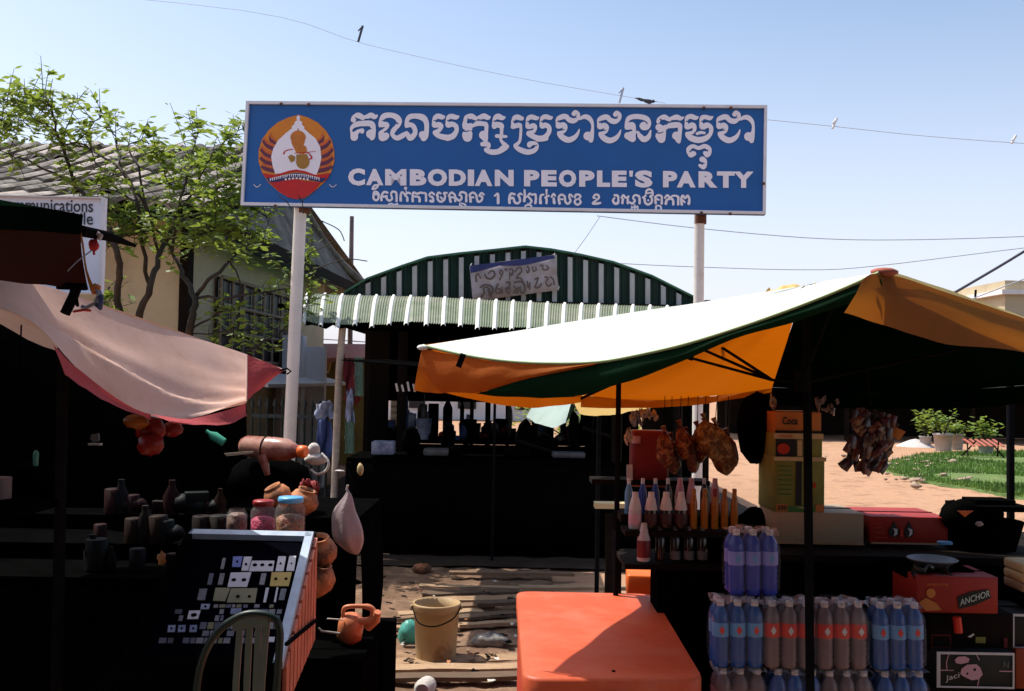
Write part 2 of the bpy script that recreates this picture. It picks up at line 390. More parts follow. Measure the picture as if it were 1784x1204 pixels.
# ================================================================ HOUSE (left) with corrugated sheet roof
H = thing('old_house', 'old cream house with weathered corrugated hip roof behind the bare tree', 'house', (-6.5, 13, 0))
M_sheet = mat('weathered_sheet', (.30, .27, .235), rough=.9, var=.35, vs=2.2, bump=.5, bs=30, dirt=(.085, .072, .06), ds=1.6, dlo=.42, dhi=.62, spec=.1)
M_sheet2 = mat('weathered_sheet_pale', (.40, .345, .30), rough=.9, var=.3, vs=3, bump=.5, dirt=(.12, .10, .085), ds=1.9, dlo=.48, dhi=.66, spec=.1)
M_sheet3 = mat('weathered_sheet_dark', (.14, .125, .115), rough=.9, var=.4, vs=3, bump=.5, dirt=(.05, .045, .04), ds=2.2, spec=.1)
M_pan_shade = mat('mossy_pan_and_shade', (.035, .03, .024), rough=1, var=.5, vs=4, spec=.05, dirt=(.10, .085, .065), ds=2.5)
ez, rz_ = 3.2, 4.95; ey, ry_ = 10.0, 15.0; xr = -3.04
def roof_pt(x, v):      # v 0 eave .. 1 ridge
    sag = -.12*math.sin(v*math.pi)
    return Vector((x, ey+(ry_-ey)*v, ez+(rz_-ez)*v+sag))
# sheets: corrugation across x, 5 courses
rnd = random.Random(4); nc = 5; wS = .62
i = 0; x = -12.4
while x < xr-.1:
    for c in range(nc):
        v0 = c/nc-.025 if c else -.02; v1 = (c+1)/nc+.01
        # hip: cut on the right side
        xl = x; xw = min(wS, xr - x)
        hipx = xr - .62*((v0+v1)/2)
        if xl > hipx-.1: continue
        xw = min(xw, hipx - xl)
        m_ = MB(); n = 24; rows = []
        dz = rnd.uniform(0, .03)+.02*((c+i) % 2); sk = rnd.uniform(-.02, .02)
        for vv, lift in ((v0, .045), (v1, .0)):
            r_ = []
            for k in range(n+1):
                p = roof_pt(xl+xw*k/n+sk, vv); p.z += lift+dz+.10*abs(math.sin(k*math.pi/12)); r_.append(p)
            rows.append(r_)
        m_.grid(rows, smooth=True)
        m_.grid([[p for p in rows[0]], [p-Vector((0, 0, .03)) for p in rows[0]]])
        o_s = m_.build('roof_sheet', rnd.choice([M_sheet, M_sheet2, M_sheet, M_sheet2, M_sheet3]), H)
        o_s.data.materials.append(M_pan_shade)
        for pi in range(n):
            if pi % 12 in (0, 1, 10, 11, 9): o_s.data.polygons[pi].material_index = 1  # mossy pans, plus shade painted on one flank of each barrel
    x += wS; i += 1
# roof deck beneath the sheets, hip side, back slope
R1 = Vector((-3.65, 15.0, 4.9)); Fc = Vector((xr, ey, 3.2)); K_ = Vector((-2.72, 17.2, 3.18)); R0 = Vector((-12.4, 15, 4.9))
mb = MB(); mb.add([(-12.4, ey, ez-.06), Fc-Vector((0, 0, .06)), R1-Vector((0, 0, .12)), R0-Vector((0, 0, .12))], [(0, 1, 2, 3)])
mb.build('roof_deck', M_dkwood, H)
def arc(a, b, sagz, n=8): return [mid(a, b, k/n)-Vector((0, 0, sagz*math.sin(math.pi*k/n))) for k in range(n+1)]
hipr = MB().grid([arc(Fc, K_, 0), [mid(p, q, .5)-Vector((0, 0, .1)) for p, q in zip(arc(Fc, K_, 0), [R1]*9)], [R1+Vector((0, .0001*k, 0)) for k in range(9)]])
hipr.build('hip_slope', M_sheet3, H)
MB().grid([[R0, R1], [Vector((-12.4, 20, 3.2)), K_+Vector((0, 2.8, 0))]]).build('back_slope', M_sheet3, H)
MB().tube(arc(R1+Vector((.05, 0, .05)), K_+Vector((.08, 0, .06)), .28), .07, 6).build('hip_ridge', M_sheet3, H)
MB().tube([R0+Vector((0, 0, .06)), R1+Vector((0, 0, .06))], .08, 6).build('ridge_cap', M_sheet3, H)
M_blue = mat('blue_soffit', (.10, .17, .24), rough=.8, var=.2, vs=5, dirt=(.04, .06, .08), ds=3)
# soffit boards along the right side eave
for k in range(9):
    a = mid(Fc, K_, k/9.0+.004); b = mid(Fc, K_, (k+1)/9.0-.004)
    MB().prism([a+Vector((-.02, 0, -.09)), b+Vector((-.02, 0, -.09)), b+Vector((-.62, 0, -.02)), a+Vector((-.62, 0, -.02))], (0, 0, .02)).build('soffit_board', M_blue, H)
MB().prism([Fc+Vector((0, 0, -.16)), K_+Vector((0, 0, -.16)), K_+Vector((0, 0, .0)), Fc+Vector((0, 0, .0))], (.03, 0, 0)).build('fascia_board', M_dkwood, H)
# walls
Wf = Vector((-3.5, 10.6, 0)); Wk = Vector((-3.22, 17, 0))
MB().prism([(-12.3, 10.6, 0), Wf, Wk, (-12.3, 17, 0)], (0, 0, 3.25)).build('wall', M_cream, H)
dW = (Wk-Wf).normalized(); nW = Vector((dW.y, -dW.x, 0))
def wp(s_, z, o_=.0): return Wf+dW*s_+nW*o_+Vector((0, 0, z))
fr = MB(); s0, s1 = .9, 4.3
fr.prism([wp(s0, 1.75, .03), wp(s1, 1.75, .03), wp(s1, 2.72, .03), wp(s0, 2.72, .03)], nW*.02)
win = fr.build('window', M_blackwin, H)
for k in range(9):
    s_ = s0+(s1-s0)*k/8; MB().tube([wp(s_, 1.75, .08), wp(s_, 2.72, .08)], .022, 4).build('bar', M_wood, win)
for z in (1.75, 2.08, 2.4, 2.72): MB().tube([wp(s0, z, .09), wp(s1, z, .09)], .024, 4).build('rail', M_wood, win)
sh = MB().prism([wp(.6, 1.62, .0), wp(4.9, 1.62, .0), wp(4.9, 1.45, .75), wp(.6, 1.45, .75)], (0, 0, .04)); sh.build('window_canopy', M_white, H)
MB().prism([wp(-.04, 0, -.05), wp(.1, 0, -.05), wp(.1, 3.2, -.05), wp(-.04, 3.2, -.05)], nW*.1).build('corner_post', M_dkwood, H)
# window on the front wall
fw = MB().box((-6.6, 10.57, 1.9), (1.3, .06, 1.1)).build('window', M_blackwin, H)
for k in range(5): MB().box((-7.2+k*.3, 10.52, 1.9), (.04, .04, 1.1)).build('bar', M_wood, fw)
# ---------------------------------------------------------------- small yellow house with red roof (between sign post and shed)
t = thing('yellow_house', 'small yellow walled house with red roof behind the iron railing', 'house', (-3.4, 18.5, 0))
x0 = P(470, 660, 18).x; x1 = P(640, 660, 18).x
MB().box(((x0+x1)/2, 19.5, 1.0), (x1-x0, 3, 2.0)).build('wall', M_yellow, t)
rp = [P(452, 632, 17.2), P(655, 630, 17.2), P(655, 606, 19), P(470, 604, 19)]
MB().prism(rp, (0, 0, .07)).build('roof', M_redroof, t)
MB().box(P(549, 630, 17.7)+Vector((0, 0, -.03)), (.55, .05, .16), ry=.2).build('sign_panel', mat('yellow_panel', (.6, .45, .15), rough=.6), t)
MB().box(P(548, 648, 17.9), (.5, .04, .05)).build('lamp', M_white, t)
MB().box(P(533, 700, 17.9)+Vector((0, 0, .15)), (.5, .04, .9)).build('door', M_dkwood, t)
# white wall seen left of the sign post
t = thing('white_wall', 'whitewashed garden wall with pillars behind the left sign post', 'wall', (-2.6, 12, 0))
MB().box((-4.3, 14.2, 1.0), (3.3, .15, 2.0)).build('wall_panel', M_white, t)
MB().box((P(512, 660, 14).x, 14.0, 1.05), (.28, .28, 2.2)).build('pillar', M_white, t)
# ---------------------------------------------------------------- iron railing
M_iron = mat('dark_iron', (.03, .045, .05), rough=.6, var=.3, vs=20)
t = thing('iron_railing', 'dark blue iron railing with spear tops behind the left sign post', 'railing', (-2.3, 9.6, 0))
xa, xb = P(440, 700, 9.6).x, P(588, 700, 9.6).x
x = xa
while x < xb:
    zt_ = 1.38+rnd.uniform(-.01, .01)
    MB().lathe([(.012, 0), (.012, zt_-.09), (.026, zt_-.08), (.002, zt_)], (x, 9.6, 0), 5).build('bar', M_iron, t)
    x += .072
for z in (.35, 1.2): MB().box(((xa+xb)/2, 9.6, z), (xb-xa, .02, .035)).build('rail', M_iron, t)
# washing on the railing
def garment(name, px0, px1, py0, py1, Y, m_, label, cat, seed=0, group=None, wr=.02):
    rows = []
    for i_ in range(4):
        u = i_/3; rows.append([P(px0+(px1-px0)*(j/3)+(math.sin(i_*2+j*3+seed)*4 if i_ else 0), py0+(py1-py0)*u+math.sin(j*2.1+seed)*3, Y+.03*math.sin(j*2.5+seed+i_)) for j in range(4)])
    g = cloth_rows(rows, 4, 4, wr, 9, seed)
    return solo(name, MB().grid(g), m_, label, cat, group, thick=.006)
M_bluecl = mat('blue_cloth', (.05, .08, .22), rough=.9, var=.4, vs=6)
M_palecl = mat('pale_cloth', (.32, .36, .48), rough=.9, var=.3, vs=10, dirt=(.06, .09, .2), ds=8)
garment('hanging_cloth', 551, 580, 702, 730, 9.5, M_palecl, 'pale blue cloth hung over the iron railing', 'cloth', 1)
garment('hanging_cloth', 555, 578, 733, 800, 9.45, M_bluecl, 'dark blue trousers hung below the pale cloth on the railing', 'cloth', 2)
# ================================================================ MARKET SHED
S = thing('market_shed', 'green corrugated market shed with arched gable and awning in the centre', 'shed', (.2, 10, 0))
M_gab = mat('green_sheet', (.005, .034, .022), rough=.6, var=.3, vs=3, aniso=(8, 8, 1), bump=.2, dirt=(.02, .035, .028), ds=2)
M_rib = mat('white_rib', (.74, .74, .70), rough=.6, var=.12, vs=6, dirt=(.36, .35, .31), ds=3, dlo=.55, dhi=.85)
M_ribg = mat('grey_rib', (.50, .51, .49), rough=.7, var=.15, vs=6, dirt=(.24, .24, .22), ds=3, dlo=.5, dhi=.8)  # greyer rib tone for the gable
M_awn = mat('dusty_green_sheet', (.13, .165, .10), rough=.55, var=.2, vs=3, aniso=(6, 1, 6), dirt=(.26, .26, .20), ds=1.4, bump=.2, metal=.0)
gtop = [(600, 512), (640, 488), (700, 466), (745, 451), (800, 444), (860, 438), (915, 432), (960, 437), (1010, 446), (1068, 459), (1135, 483), (1207, 519), (1216, 530)]
gbot = [(596, 517), (700, 519), (880, 526), (1000, 530), (1216, 535)]
def interp(t_, x):
    for (a, b), (c, d) in zip(t_[:-1], t_[1:]):
        if a <= x <= c: return b+(d-b)*(x-a)/(c-a)
    return t_[0][1] if x < t_[0][0] else t_[-1][1]
GY = 10.0; xs = [600, 618]
x = 637.0
edges = []
while x < 1205: edges.append(x); x += 27.1
prev = 600
for e in edges+[1216]:
    a, b = prev, e
    if b-a > 1:
        pts = []; n = 6
        fr_ = []
        for k in range(n+1):
            xx = a+(b-a)*k/n; dy = .012*(k % 2)
            fr_.append((P(xx, interp(gtop, xx), GY+dy), P(xx, interp(gbot, xx)+10, GY+dy)))
        MB().grid([[q[0] for q in fr_], [q[1] for q in fr_]], smooth=False).build('panel', M_gab, S, thick=.004)
    if e < 1210:
        MB().prism([P(e, interp(gtop, e)+5, GY-.03), P(e+8, interp(gtop, e+8)+5, GY-.03), P(e+8, interp(gbot, e+8)+3, GY-.03), P(e, interp(gbot, e)+3, GY-.03)], (0, .03, 0)).build('rib', M_ribg, S)
    prev = e+8
# roof edge trim and vault behind the gable
M_trim = mat('green_trim', (.05, .16, .09), rough=.5, var=.2)
for (a, b), (c, d) in zip(gtop[:-1], gtop[1:]):
    p, q = P(a, b, GY), P(c, d, GY)
    MB().prism([p+Vector((0, -.05, 0)), q+Vector((0, -.05, 0)), q+Vector((0, -.05, .02)), p+Vector((0, -.05, .02))], (0, 7, 0)).build('roof_panel', M_trim, S)
MB().tube([P(596, 519, GY-.06), P(880, 528, GY-.06), P(1216, 537, GY-.06)], .03, 6).build('gable_beam', M_dkwood, S)
# awning sheet bays
atop = [(528, 512), (600, 515), (745, 518), (880, 525), (980, 530), (1130, 534), (1260, 538)]
abot = [(528, 553), (560, 563), (620, 563), (745, 562), (880, 570), (980, 570), (1130, 575), (1260, 580)]
def ap(px, s_):      # s 0 back/top, 1 front/bottom; the left end droops round
    yt, yb = interp(atop, px), interp(abot, px)
    Y = 9.75-.95*s_
    c = s_**1.5 if px > 700 else s_**(1.5+(700-px)/400)
    return P(px-(8*s_ if px < 720 else 3*s_), yt+(yb-yt)*c, Y)
x = 533.0; k = 0
while x < 1250:
    e = x+29.8; m_ = MB(); n = 10; rows = []
    jag = rnd.uniform(-.02, .05) if x < 1000 else 0
    for s_ in (0, .25, .5, .75, 1+jag):
        rows.append([ap(x+8+(e-x-8)*q/n, s_)+Vector((0, 0, .010*(q % 2))) for q in range(n+1)])
    m_.grid(rows, smooth=False); m_.build('panel', M_awn, S)
    m_ = MB(); rows = []
    for s_ in (0, .25, .5, .75, 1.07+max(0, jag)):
        rows.append([ap(x+8*q/4, min(s_, 1.15))+Vector((0, 0, (.0, .018, .022, .018, 0)[q])) for q in range(5)])
    m_.grid(rows, smooth=False); m_.build('rib', M_rib, S)
    x = e
# ragged dark underlay of the awning, posts, beams
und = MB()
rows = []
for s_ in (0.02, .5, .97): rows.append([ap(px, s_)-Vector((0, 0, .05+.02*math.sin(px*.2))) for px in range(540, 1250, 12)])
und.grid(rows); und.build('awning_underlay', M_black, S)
M_post = mat('pale_post', (.42, .36, .29), rough=.8, var=.2, vs=9, aniso=(1, 1, 3))
b0 = P(582, 800, 8.9); b0.z = 0
MB().tube([b0, P(591, 640, 8.9), P(597, 570, 8.9)], .032, 8).build('post', M_post, S)
for px, yy in ((1075, 8.9), (700, 10.0), (1180, 9.2)):
    b0 = P(px, 700, yy); b1 = Vector((b0.x, b0.y, 2.1)); b0.z = 0
    MB().tube([b0, b1], .05, 8).build('post', M_dkwood, S)
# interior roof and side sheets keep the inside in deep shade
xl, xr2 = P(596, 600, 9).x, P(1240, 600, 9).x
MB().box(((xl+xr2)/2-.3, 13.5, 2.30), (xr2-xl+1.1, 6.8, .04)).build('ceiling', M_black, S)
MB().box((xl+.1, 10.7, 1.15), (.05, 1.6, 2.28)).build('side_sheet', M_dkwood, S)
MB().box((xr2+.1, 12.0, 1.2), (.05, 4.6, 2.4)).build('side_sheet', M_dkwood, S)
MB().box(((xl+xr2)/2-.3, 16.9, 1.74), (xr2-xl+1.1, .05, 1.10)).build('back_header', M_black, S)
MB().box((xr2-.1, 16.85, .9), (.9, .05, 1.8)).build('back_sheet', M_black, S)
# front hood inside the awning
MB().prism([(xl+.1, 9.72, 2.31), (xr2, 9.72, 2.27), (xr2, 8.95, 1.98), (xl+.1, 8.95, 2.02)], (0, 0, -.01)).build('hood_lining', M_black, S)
# banner on the gable
bo = P(895, 485, GY-.09); bn = Vector((0, -1, 0))
bp = lambda x_, y_, o_=0: PL(x_, y_, bo+bn*o_, bn)
BT = thing('cloth_banner', 'tilted weathered cloth banner with brown script on the shed gable', 'banner', bo)
M_ban = mat('banner_cloth', (.46, .42, .46), rough=.9, var=.12, vs=5, dirt=(.33, .26, .22), ds=4, dlo=.4, dhi=.7)
M_banb = mat('banner_blue', (.04, .05, .16), rough=.9, var=.3, vs=12)
M_brown = mat('banner_paint', (.13, .09, .075), rough=.9, var=.25, vs=20)
rows = []
for v in range(5):
    rows.append([bp(818+(147*u/8)+v*1.4+(v*.9*u/8), (463+(515-463+10)*v/4)+u/8*(-19)+(0 if v else 0)-(v*u*.02)) for u in range(9)])
for i_, r_ in enumerate(rows):
    for j_, p in enumerate(r_): p.y += .012*math.sin(j_*1.3+i_)
MB().grid(rows).build('cloth', M_ban, BT, thick=.004)
ink = Ink(812, 440, 980, 530, 4)
ink.poly([(818, 463), (965, 444), (967, 450), (925, 460), (905, 463), (870, 463), (845, 470), (820, 476)])
ink.mb(lambda x_, y_: bp(x_, y_, .022)).build('blue_border', M_banb, BT)
ink = Ink(812, 440, 980, 530, 4)
def bt(pts, o): ink.stroke(pts, o=o, sc=9.911)
O9 = (810, 430)
for s_ in ([(200,600,30),(190,520,30),(220,470,28),(250,500,25),(270,540,25)], [(340,470,25),(380,540,35),(450,550,38),(510,500,36),(500,430,30),(450,420,25),(400,470,20)],
           [(600,570,30),(630,500,25),(600,440,28),(620,400,25),(655,440,25),(640,490,22)], [(690,390,28),(720,380,24),(710,420,20)], [(760,400,26),(810,380,28),(830,440,28),(800,500,28),(780,440,20),(770,560,22)],
           [(870,430,30),(900,380,24),(960,360,26),(980,420,30),(930,480,35),(890,540,30),(960,540,30),(1000,600,30)], [(1080,340,26),(1110,400,28),(1080,450,26),(1060,400,20)], [(1170,350,24),(1180,420,26),(1230,400,24),(1220,350,20)],
           [(1300,330,22),(1340,320,24),(1350,390,24),(1400,400,26),(1440,370,26),(1410,320,22)],
           [(270,700,30),(340,660,34),(430,670,34),(480,720,34),(470,800,30)], [(290,860,40),(330,800,36),(330,710,24),(410,720,30),(450,860,36),(400,740,30)], [(570,650,40),(540,720,32),(540,790,32),(600,800,34),(610,740,34),(560,720,24)],
           [(640,700,20),(640,800,24)], [(720,620,36),(770,610,34),(760,700,34),(710,720,34),(740,790,34),(770,800,30),(770,700,24)], [(860,620,34),(930,600,34),(1000,620,34),(1040,720,36),(1020,790,34),(960,780,30),(960,680,24)],
           [(850,680,34),(880,730,30),(850,790,34),(930,700,30),(900,800,30)], [(1080,600,26),(1090,700,26),(1120,620,22),(1120,740,26)], [(1210,560,28),(1260,540,30),(1240,620,28),(1210,700,28),(1280,700,28),(1320,640,28)], [(1380,520,26),(1430,540,28),(1400,620,26),(1440,680,28),(1500,640,28)],
           [(1480,520,24),(1530,570,26),(1540,650,26)]): bt(s_, O9)
ink.mb(lambda x_, y_: bp(x_, y_, .028)).build('lettering', M_brown, BT)
for x_, y_ in ((819, 464), (964, 446), (972, 504)): MB().tube([bp(x_, y_, .02), bp(x_+3, y_-5, .0)], .004, 4).build('tie', M_rib, BT)
# ---------------------------------------------------------------- things in the shade of the shed
def stall_table(name, label, cat, x0, x1, y0, y1, z, m_, drop=True):
    t = thing(name, label, cat, ((x0+x1)/2, (y0+y1)/2, 0))
    MB().box(((x0+x1)/2, (y0+y1)/2, z), (x1-x0, y1-y0, .04)).build('tabletop', m_, t)
    rows = []
    n = max(6, int((x1-x0)/.12))
    for zz in (z-.02, z*.55, .04): rows.append([(x0+(x1-x0)*q/n, y0-.03-.03*math.sin(q*1.9)*(1-zz/z), zz) for q in range(n+1)])
    if drop: MB().grid(rows).build('drape', m_, t, thick=.006)
    for a in (x0+.06, x1-.06):
        for b in (y0+.06, y1-.06): MB().tube([(a, b, 0), (a, b, z)], .025, 6).build('leg', M_dkwood, t)
    return t
stall_table('stall_table', 'long black draped stall table under the shed awning', 'table', -1.45, 1.35, 8.85, 9.7, .85, M_black)
stall_table('stall_table', 'black draped table farther back in the shed', 'table', -1.6, 1.6, 12, 13, .82, M_black)
# little goods silhouettes on the table
M_grey = mat('grey_goods', (.12, .12, .12), rough=.6, var=.5, vs=9)
for k, (px, w_, h, m_, nm, lb) in enumerate(((668, .2, .12, M_palecl, 'folded_cloth', 'pale folded cloth on the left end of the draped stall table'), (760, .22, .06, M_grey, 'metal_tray', 'grey tray near the middle of the draped stall table'),
        (900, .24, .08, M_dark, 'black_bag', 'black bag on the draped stall table'), (990, .3, .05, M_grey, 'metal_tray', 'grey tray at the right end of the draped stall table'))):
    c = P(px, 790, 9.1); c.z = .89+h/2
    solo(nm, MB().rbox(c, (w_, .2, h), b=.02), m_, lb, nm.replace('_', ' ').split()[-1])
# leaning dark planks / frames
for i_, (xa_, ya_, xb_, yb_) in enumerate(((900, 768, 975, 792), (1015, 745, 1085, 768), (740, 790, 800, 778))):
    solo('wooden_pole', MB().tube([P(xa_, ya_, 9.3), P(xb_, yb_, 9.2)], .02, 6), M_dkwood, ('dark pole leaning low above the draped table', 'dark pole slanting to the right hand shed post', 'dark pole lying at the left of the draped table')[i_], 'pole')
# row of posts seen against the light behind the shed
for i_, px in enumerate((822, 850, 884, 700, 1028)):
    b0 = P(px, 720, 13.5+i_*.3); z1 = 2.4
    solo('shed_pole', MB().tube([(b0.x, b0.y, 0), (b0.x, b0.y, z1)], .03+.012*(i_ % 2), 6), M_dkwood, ('thick dark pole leftmost before the bright gap in the shed', 'thin dark pole in the bright gap in the shed', 'dark pole right in the bright gap under the shed', 'dark pole near the hanging net', 'dark pole beside the small green parasol')[i_], 'pole')
# far stalls behind the shed: pale walls, cloths, boxes
t = thing('white_house', 'long white house far behind the shed seen under its roof', 'house', G(840, 720))
hb = P(860, 700, 40)
MB().box((hb.x, 40, .9), (9.5, 3, 2.0)).build('wall', M_white, t)
MB().prism([(hb.x-5, 37.6, 1.95), (hb.x+5, 37.6, 1.95), (hb.x+5, 41, 2.8), (hb.x-5, 41, 2.8)], (0, 0, .1)).build('roof', M_redroof, t)
for k in (-3, -1, 1.2, 3): MB().box((hb.x+k, 38.47, .9), (.7, .05, 1.0)).build('window', M_blackwin, t)
t = thing('louvred_door', 'pale louvred shutter standing in light at the back left of the shed', 'shutter', G(692, 760))
lb = P(696, 730, 19)
MB().box((lb.x, 19, 1.05), (.34, .05, 1.2)).build('panel', M_white, t)
for k in range(9): MB().box((lb.x, 18.95, .55+k*.12), (.3, .04, .05)).build('slat', M_wood, t)
for i_, (px, py, ww, hh, YY, m_, nm, lab, ct) in enumerate((
    (706, 742, 8, 22, 15.5, 'red_goods', 'red_bag', 'red bag hanging near the pale louvred shutter', 'bag'),
    (773, 757, 20, 12, 14, 'red_goods', 'red_bag', 'bright red bag on the rear draped table', 'bag'),
    (830, 752, 10, 16, 15, 'pale_cloth', 'white_sack', 'white sack standing in the bright gap under the shed', 'sack'),
    (745, 728, 8, 22, 14, 'tan_goods', 'hanging_sack', 'tan sack hanging left of the bright gap under the shed', 'sack'),
    (738, 750, 8, 20, 14.2, 'pale_cloth', 'white_bottle', 'pale bottle below the hanging tan sack', 'bottle'),
    (855, 745, 7, 24, 15, 'pale_cloth', 'folded_parasol', 'pale folded parasol standing in the bright gap', 'parasol'),
    (893, 765, 26, 18, 13.2, 'blue_cloth', 'blue_tarp', 'bundled blue tarpaulin on the rear table', 'tarpaulin'),
    (812, 770, 10, 10, 13.2, 'tan_goods', 'tan_box', 'small tan box on the rear draped table', 'box'),
    (822, 790, 12, 10, 12.4, 'grey_goods', 'metal_tin', 'grey tin on the front edge of the rear table', 'tin'))):
    mm = MATS.get(m_) or mat(m_, {'red_goods': (.5, .03, .025), 'tan_goods': (.4, .25, .12)}[m_], rough=.6, var=.3)
    c = P(px, py, YY); sx_, sz_ = ww/F*YY, hh/F*YY
    m_b = MB()
    if 'sack' in nm or 'bag' in nm or 'tarp' in nm: m_b.sphere(c, 1, 9, 7, (sx_/2, sx_/2.5, sz_/2), jit=.07)
    elif 'box' in nm: m_b.rbox(c, (sx_, sx_, sz_), b=.01)
    else: m_b.lathe([(sx_*.5, 0), (sx_*.5, sz_*.6), (sx_*.2, sz_*.85), (sx_*.2, sz_)], c-Vector((0, 0, sz_/2)), 10)
    solo(nm, m_b, mm, lab, ct)
# hanging nets and clothes at the left of the shed
M_redcl = mat('dark_red_cloth', (.12, .012, .015), rough=.9, var=.4, vs=8)
M_net = mat('green_net', (.10, .22, .17), rough=.7, var=.3)
garment('hanging_cloth', 599, 628, 625, 700, 8.8, M_redcl, 'dark red printed cloth hanging from the awning behind the pale post', 'cloth', 4, wr=.03)
garment('hanging_cloth', 604, 616, 680, 735, 8.76, M_palecl, 'narrow pale blue cloth hanging in front of the dark red one', 'cloth', 6, wr=.03)
def net(px0, px1, py0, py1, Y, m_, label):
    t = MB(); n = 5; k = 10
    for s_ in (0, 1):
        for i_ in range(-k, n):
            pts = []
            for q in range(9):
                v = q/8; u = (i_+v*k)/n if s_ == 0 else 1-(i_+v*k)/n
                if 0 <= u <= 1: pts.append(P(px0+(px1-px0)*u, py0+(py1-py0)*v, Y+.02*math.sin(u*6)))
            if len(pts) > 1: t.tube(pts, .0045, 4)
    return solo('net_bag', t, m_, label, 'net', 'nets hanging at the shed')
net(617, 634, 622, 690, 8.7, M_net, 'green knotted net hanging in the dark shed doorway')
net(600, 618, 735, 790, 8.7, M_net, 'lower green net hanging beside the pale shed post')
# ================================================================ THE SIGN
sL, sR = P(427, 268, 8.18), P(1334, 281, 7.82)
sd_ = (sR-sL); sd_.z = 0; sd_.normalize(); SN = Vector((sd_.y, -sd_.x, 0))      # faces the camera
SO = mid(sL, sR)
sp = lambda x_, y_, o_=0.0: PL(x_, y_, SO+SN*o_, SN)
SG = thing('party_sign', 'large blue signboard with round emblem and white lettering on two white posts', 'sign', (SO.x, SO.y, 0))
M_sb = mat('sign_blue', (.014, .105, .335), rough=.45, var=.07, vs=1.4, dirt=(.02, .10, .30), ds=1.8, dlo=.5, dhi=.8, spec=.3)
M_sw = mat('sign_white', (.82, .79, .84), rough=.55, var=.04, vs=4, spec=.3)
M_fr = mat('frame_white', (.66, .66, .68), rough=.5, var=.1, vs=5, dirt=(.35, .27, .22), ds=4, dlo=.62, dhi=.85)
M_pole = mat('pole_white', (.70, .66, .60), rough=.5, var=.08, vs=6, dirt=(.34, .22, .15), ds=5, dlo=.58, dhi=.82, spec=.5)
M_rust = mat('rust', (.12, .045, .022), rough=.9, var=.4, vs=14)
C4 = [(432, 178.5), (1335, 186), (1332.5, 375), (422.5, 359)]
cs = [sp(*c) for c in C4]
MB().prism([c-SN*.002 for c in cs], -SN*.03).build('board', M_sb, SG)
for i_ in range(4):
    a, b = C4[i_], C4[(i_+1) % 4]; cxx = sum(c[0] for c in C4)/4; cyy = sum(c[1] for c in C4)/4
    def inn(p, k=5.0):
        return (p[0]+(k if p[0] < cxx else -k), p[1]+(k if p[1] < cyy else -k))
    MB().prism([sp(*a, -.03), sp(*b, -.03), sp(*inn(b), -.03), sp(*inn(a), -.03)], SN*.05).build('frame_bar', M_fr, SG)
# bolts
for x_, y_ in ((490, 181), (538, 182), (1226, 188), (1273, 188), (480, 359), (1222, 371), (1272, 373), (1330, 320)):
    MB().lathe([(.012, 0), (.012, .012), (.004, .016)], sp(x_, y_, .02), 8, axis=SN).build('bolt', M_rust, SG)
# posts
def post(pxt, pyt, pxb, pyb, o_, r_):
    a = sp(pxt, pyt, o_); b = sp(pxb, pyb, o_); d = (b-a); bt_ = a+d*(a.z/(a.z-b.z)); bt_.z = -.05
    q = MB().tube([a, mid(a, bt_, .5), bt_], r_, 16).build('post', M_pole, SG)
    return a, bt_
a, bt_ = post(531, 200, 505, 757, -.09, .052); MB().lathe([(.058, 0), (.058, .04)], sp(529, 372, -.09), 12).build('rust_collar', M_rust, SG)
post(1220, 200, 1217, 535, -.09, .042); MB().lathe([(.05, -.02), (.05, .07)], sp(1220, 386, -.09), 12).build('rust_collar', M_rust, SG)
for z_ in (230, 330):
    MB().prism([sp(434, z_, -.045), sp(1331, z_+7, -.045), sp(1331, z_+14, -.045), sp(434, z_+7, -.045)], -SN*.03).build('back_rail', M_fr, SG)
# main Khmer line: strokes in crop units (9.911 per px)
A, B, C, D, E = (600, 180), (770, 180), (930, 180), (1040, 180), (1150, 180)
K9 = 9.911
ink = Ink(602, 184, 1328, 300, 4)
def on(o, *L):
    for q in L: ink.stroke(q, True, o, K9)
def off(o, *L):
    for q in L: ink.stroke(q, False, o, K9)
on(A, [(155,290,90),(170,250,90),(240,210,100),(330,250,85),(400,230,80),(460,205,90),(520,235,80),(565,210,30)],
   [(170,585,130),(168,500,130),(150,420,100),(230,360,95),(350,348,95),(470,358,100),(497,450,90),(480,560,110),(475,600,80)],
   [(450,530,150)], [(225,505,60),(262,460,60),(300,468,80),(305,490,70)])
off(A, [(190,252,20),(262,290,26),(300,292,8)], [(345,285,14),(400,278,24),(520,305,14)], [(100,332,14),(140,322,10)], [(160,470,50),(200,440,50),(300,418,30),(400,425,30),(470,442,10)])
on(A, [(630,385,80),(626,330,70),(680,225,95),(800,205,90),(900,240,100),(945,310,100),(915,395,80),(850,465,85),(830,540,70),(905,600,85),(1000,562,90),(1070,515,70),(1135,600,95),(1205,540,90),(1215,460,90),(1180,385,80),(1100,370,90),(1075,390,70),(1080,300,70),(1130,235,90),(1230,220,90),(1350,245,110),(1410,320,90),(1420,450,80),(1395,560,110),(1370,600,110)],
   [(1350,545,130)], [(640,365,90),(720,370,95),(730,400,80),(690,465,60),(640,520,100),(680,575,140),(720,560,110),(660,585,140)])
off(A, [(590,432,36),(650,428,30),(695,418,10)], [(690,498,20),(750,468,24)], [(650,298,12),(760,288,30),(860,320,30),(915,350,30)], [(930,465,50),(980,480,60),(1040,465,50),(1080,440,30),(1140,440,40),(1160,490,50)])
on(A, [(1545,300,60),(1570,245,80),(1620,222,90),(1690,240,80),(1725,225,30)],
   [(1545,310,60),(1545,385,65),(1620,370,95),(1670,392,80),(1650,450,70),(1600,490,80),(1565,510,80),(1640,565,90),(1790,598,105)])
on(B, [(95,598,105),(190,565,100),(250,475,75),(240,395,80),(170,360,90),(105,378,85),(88,320,50),(110,245,70),(165,225,90),(240,242,80),(288,226,30)])
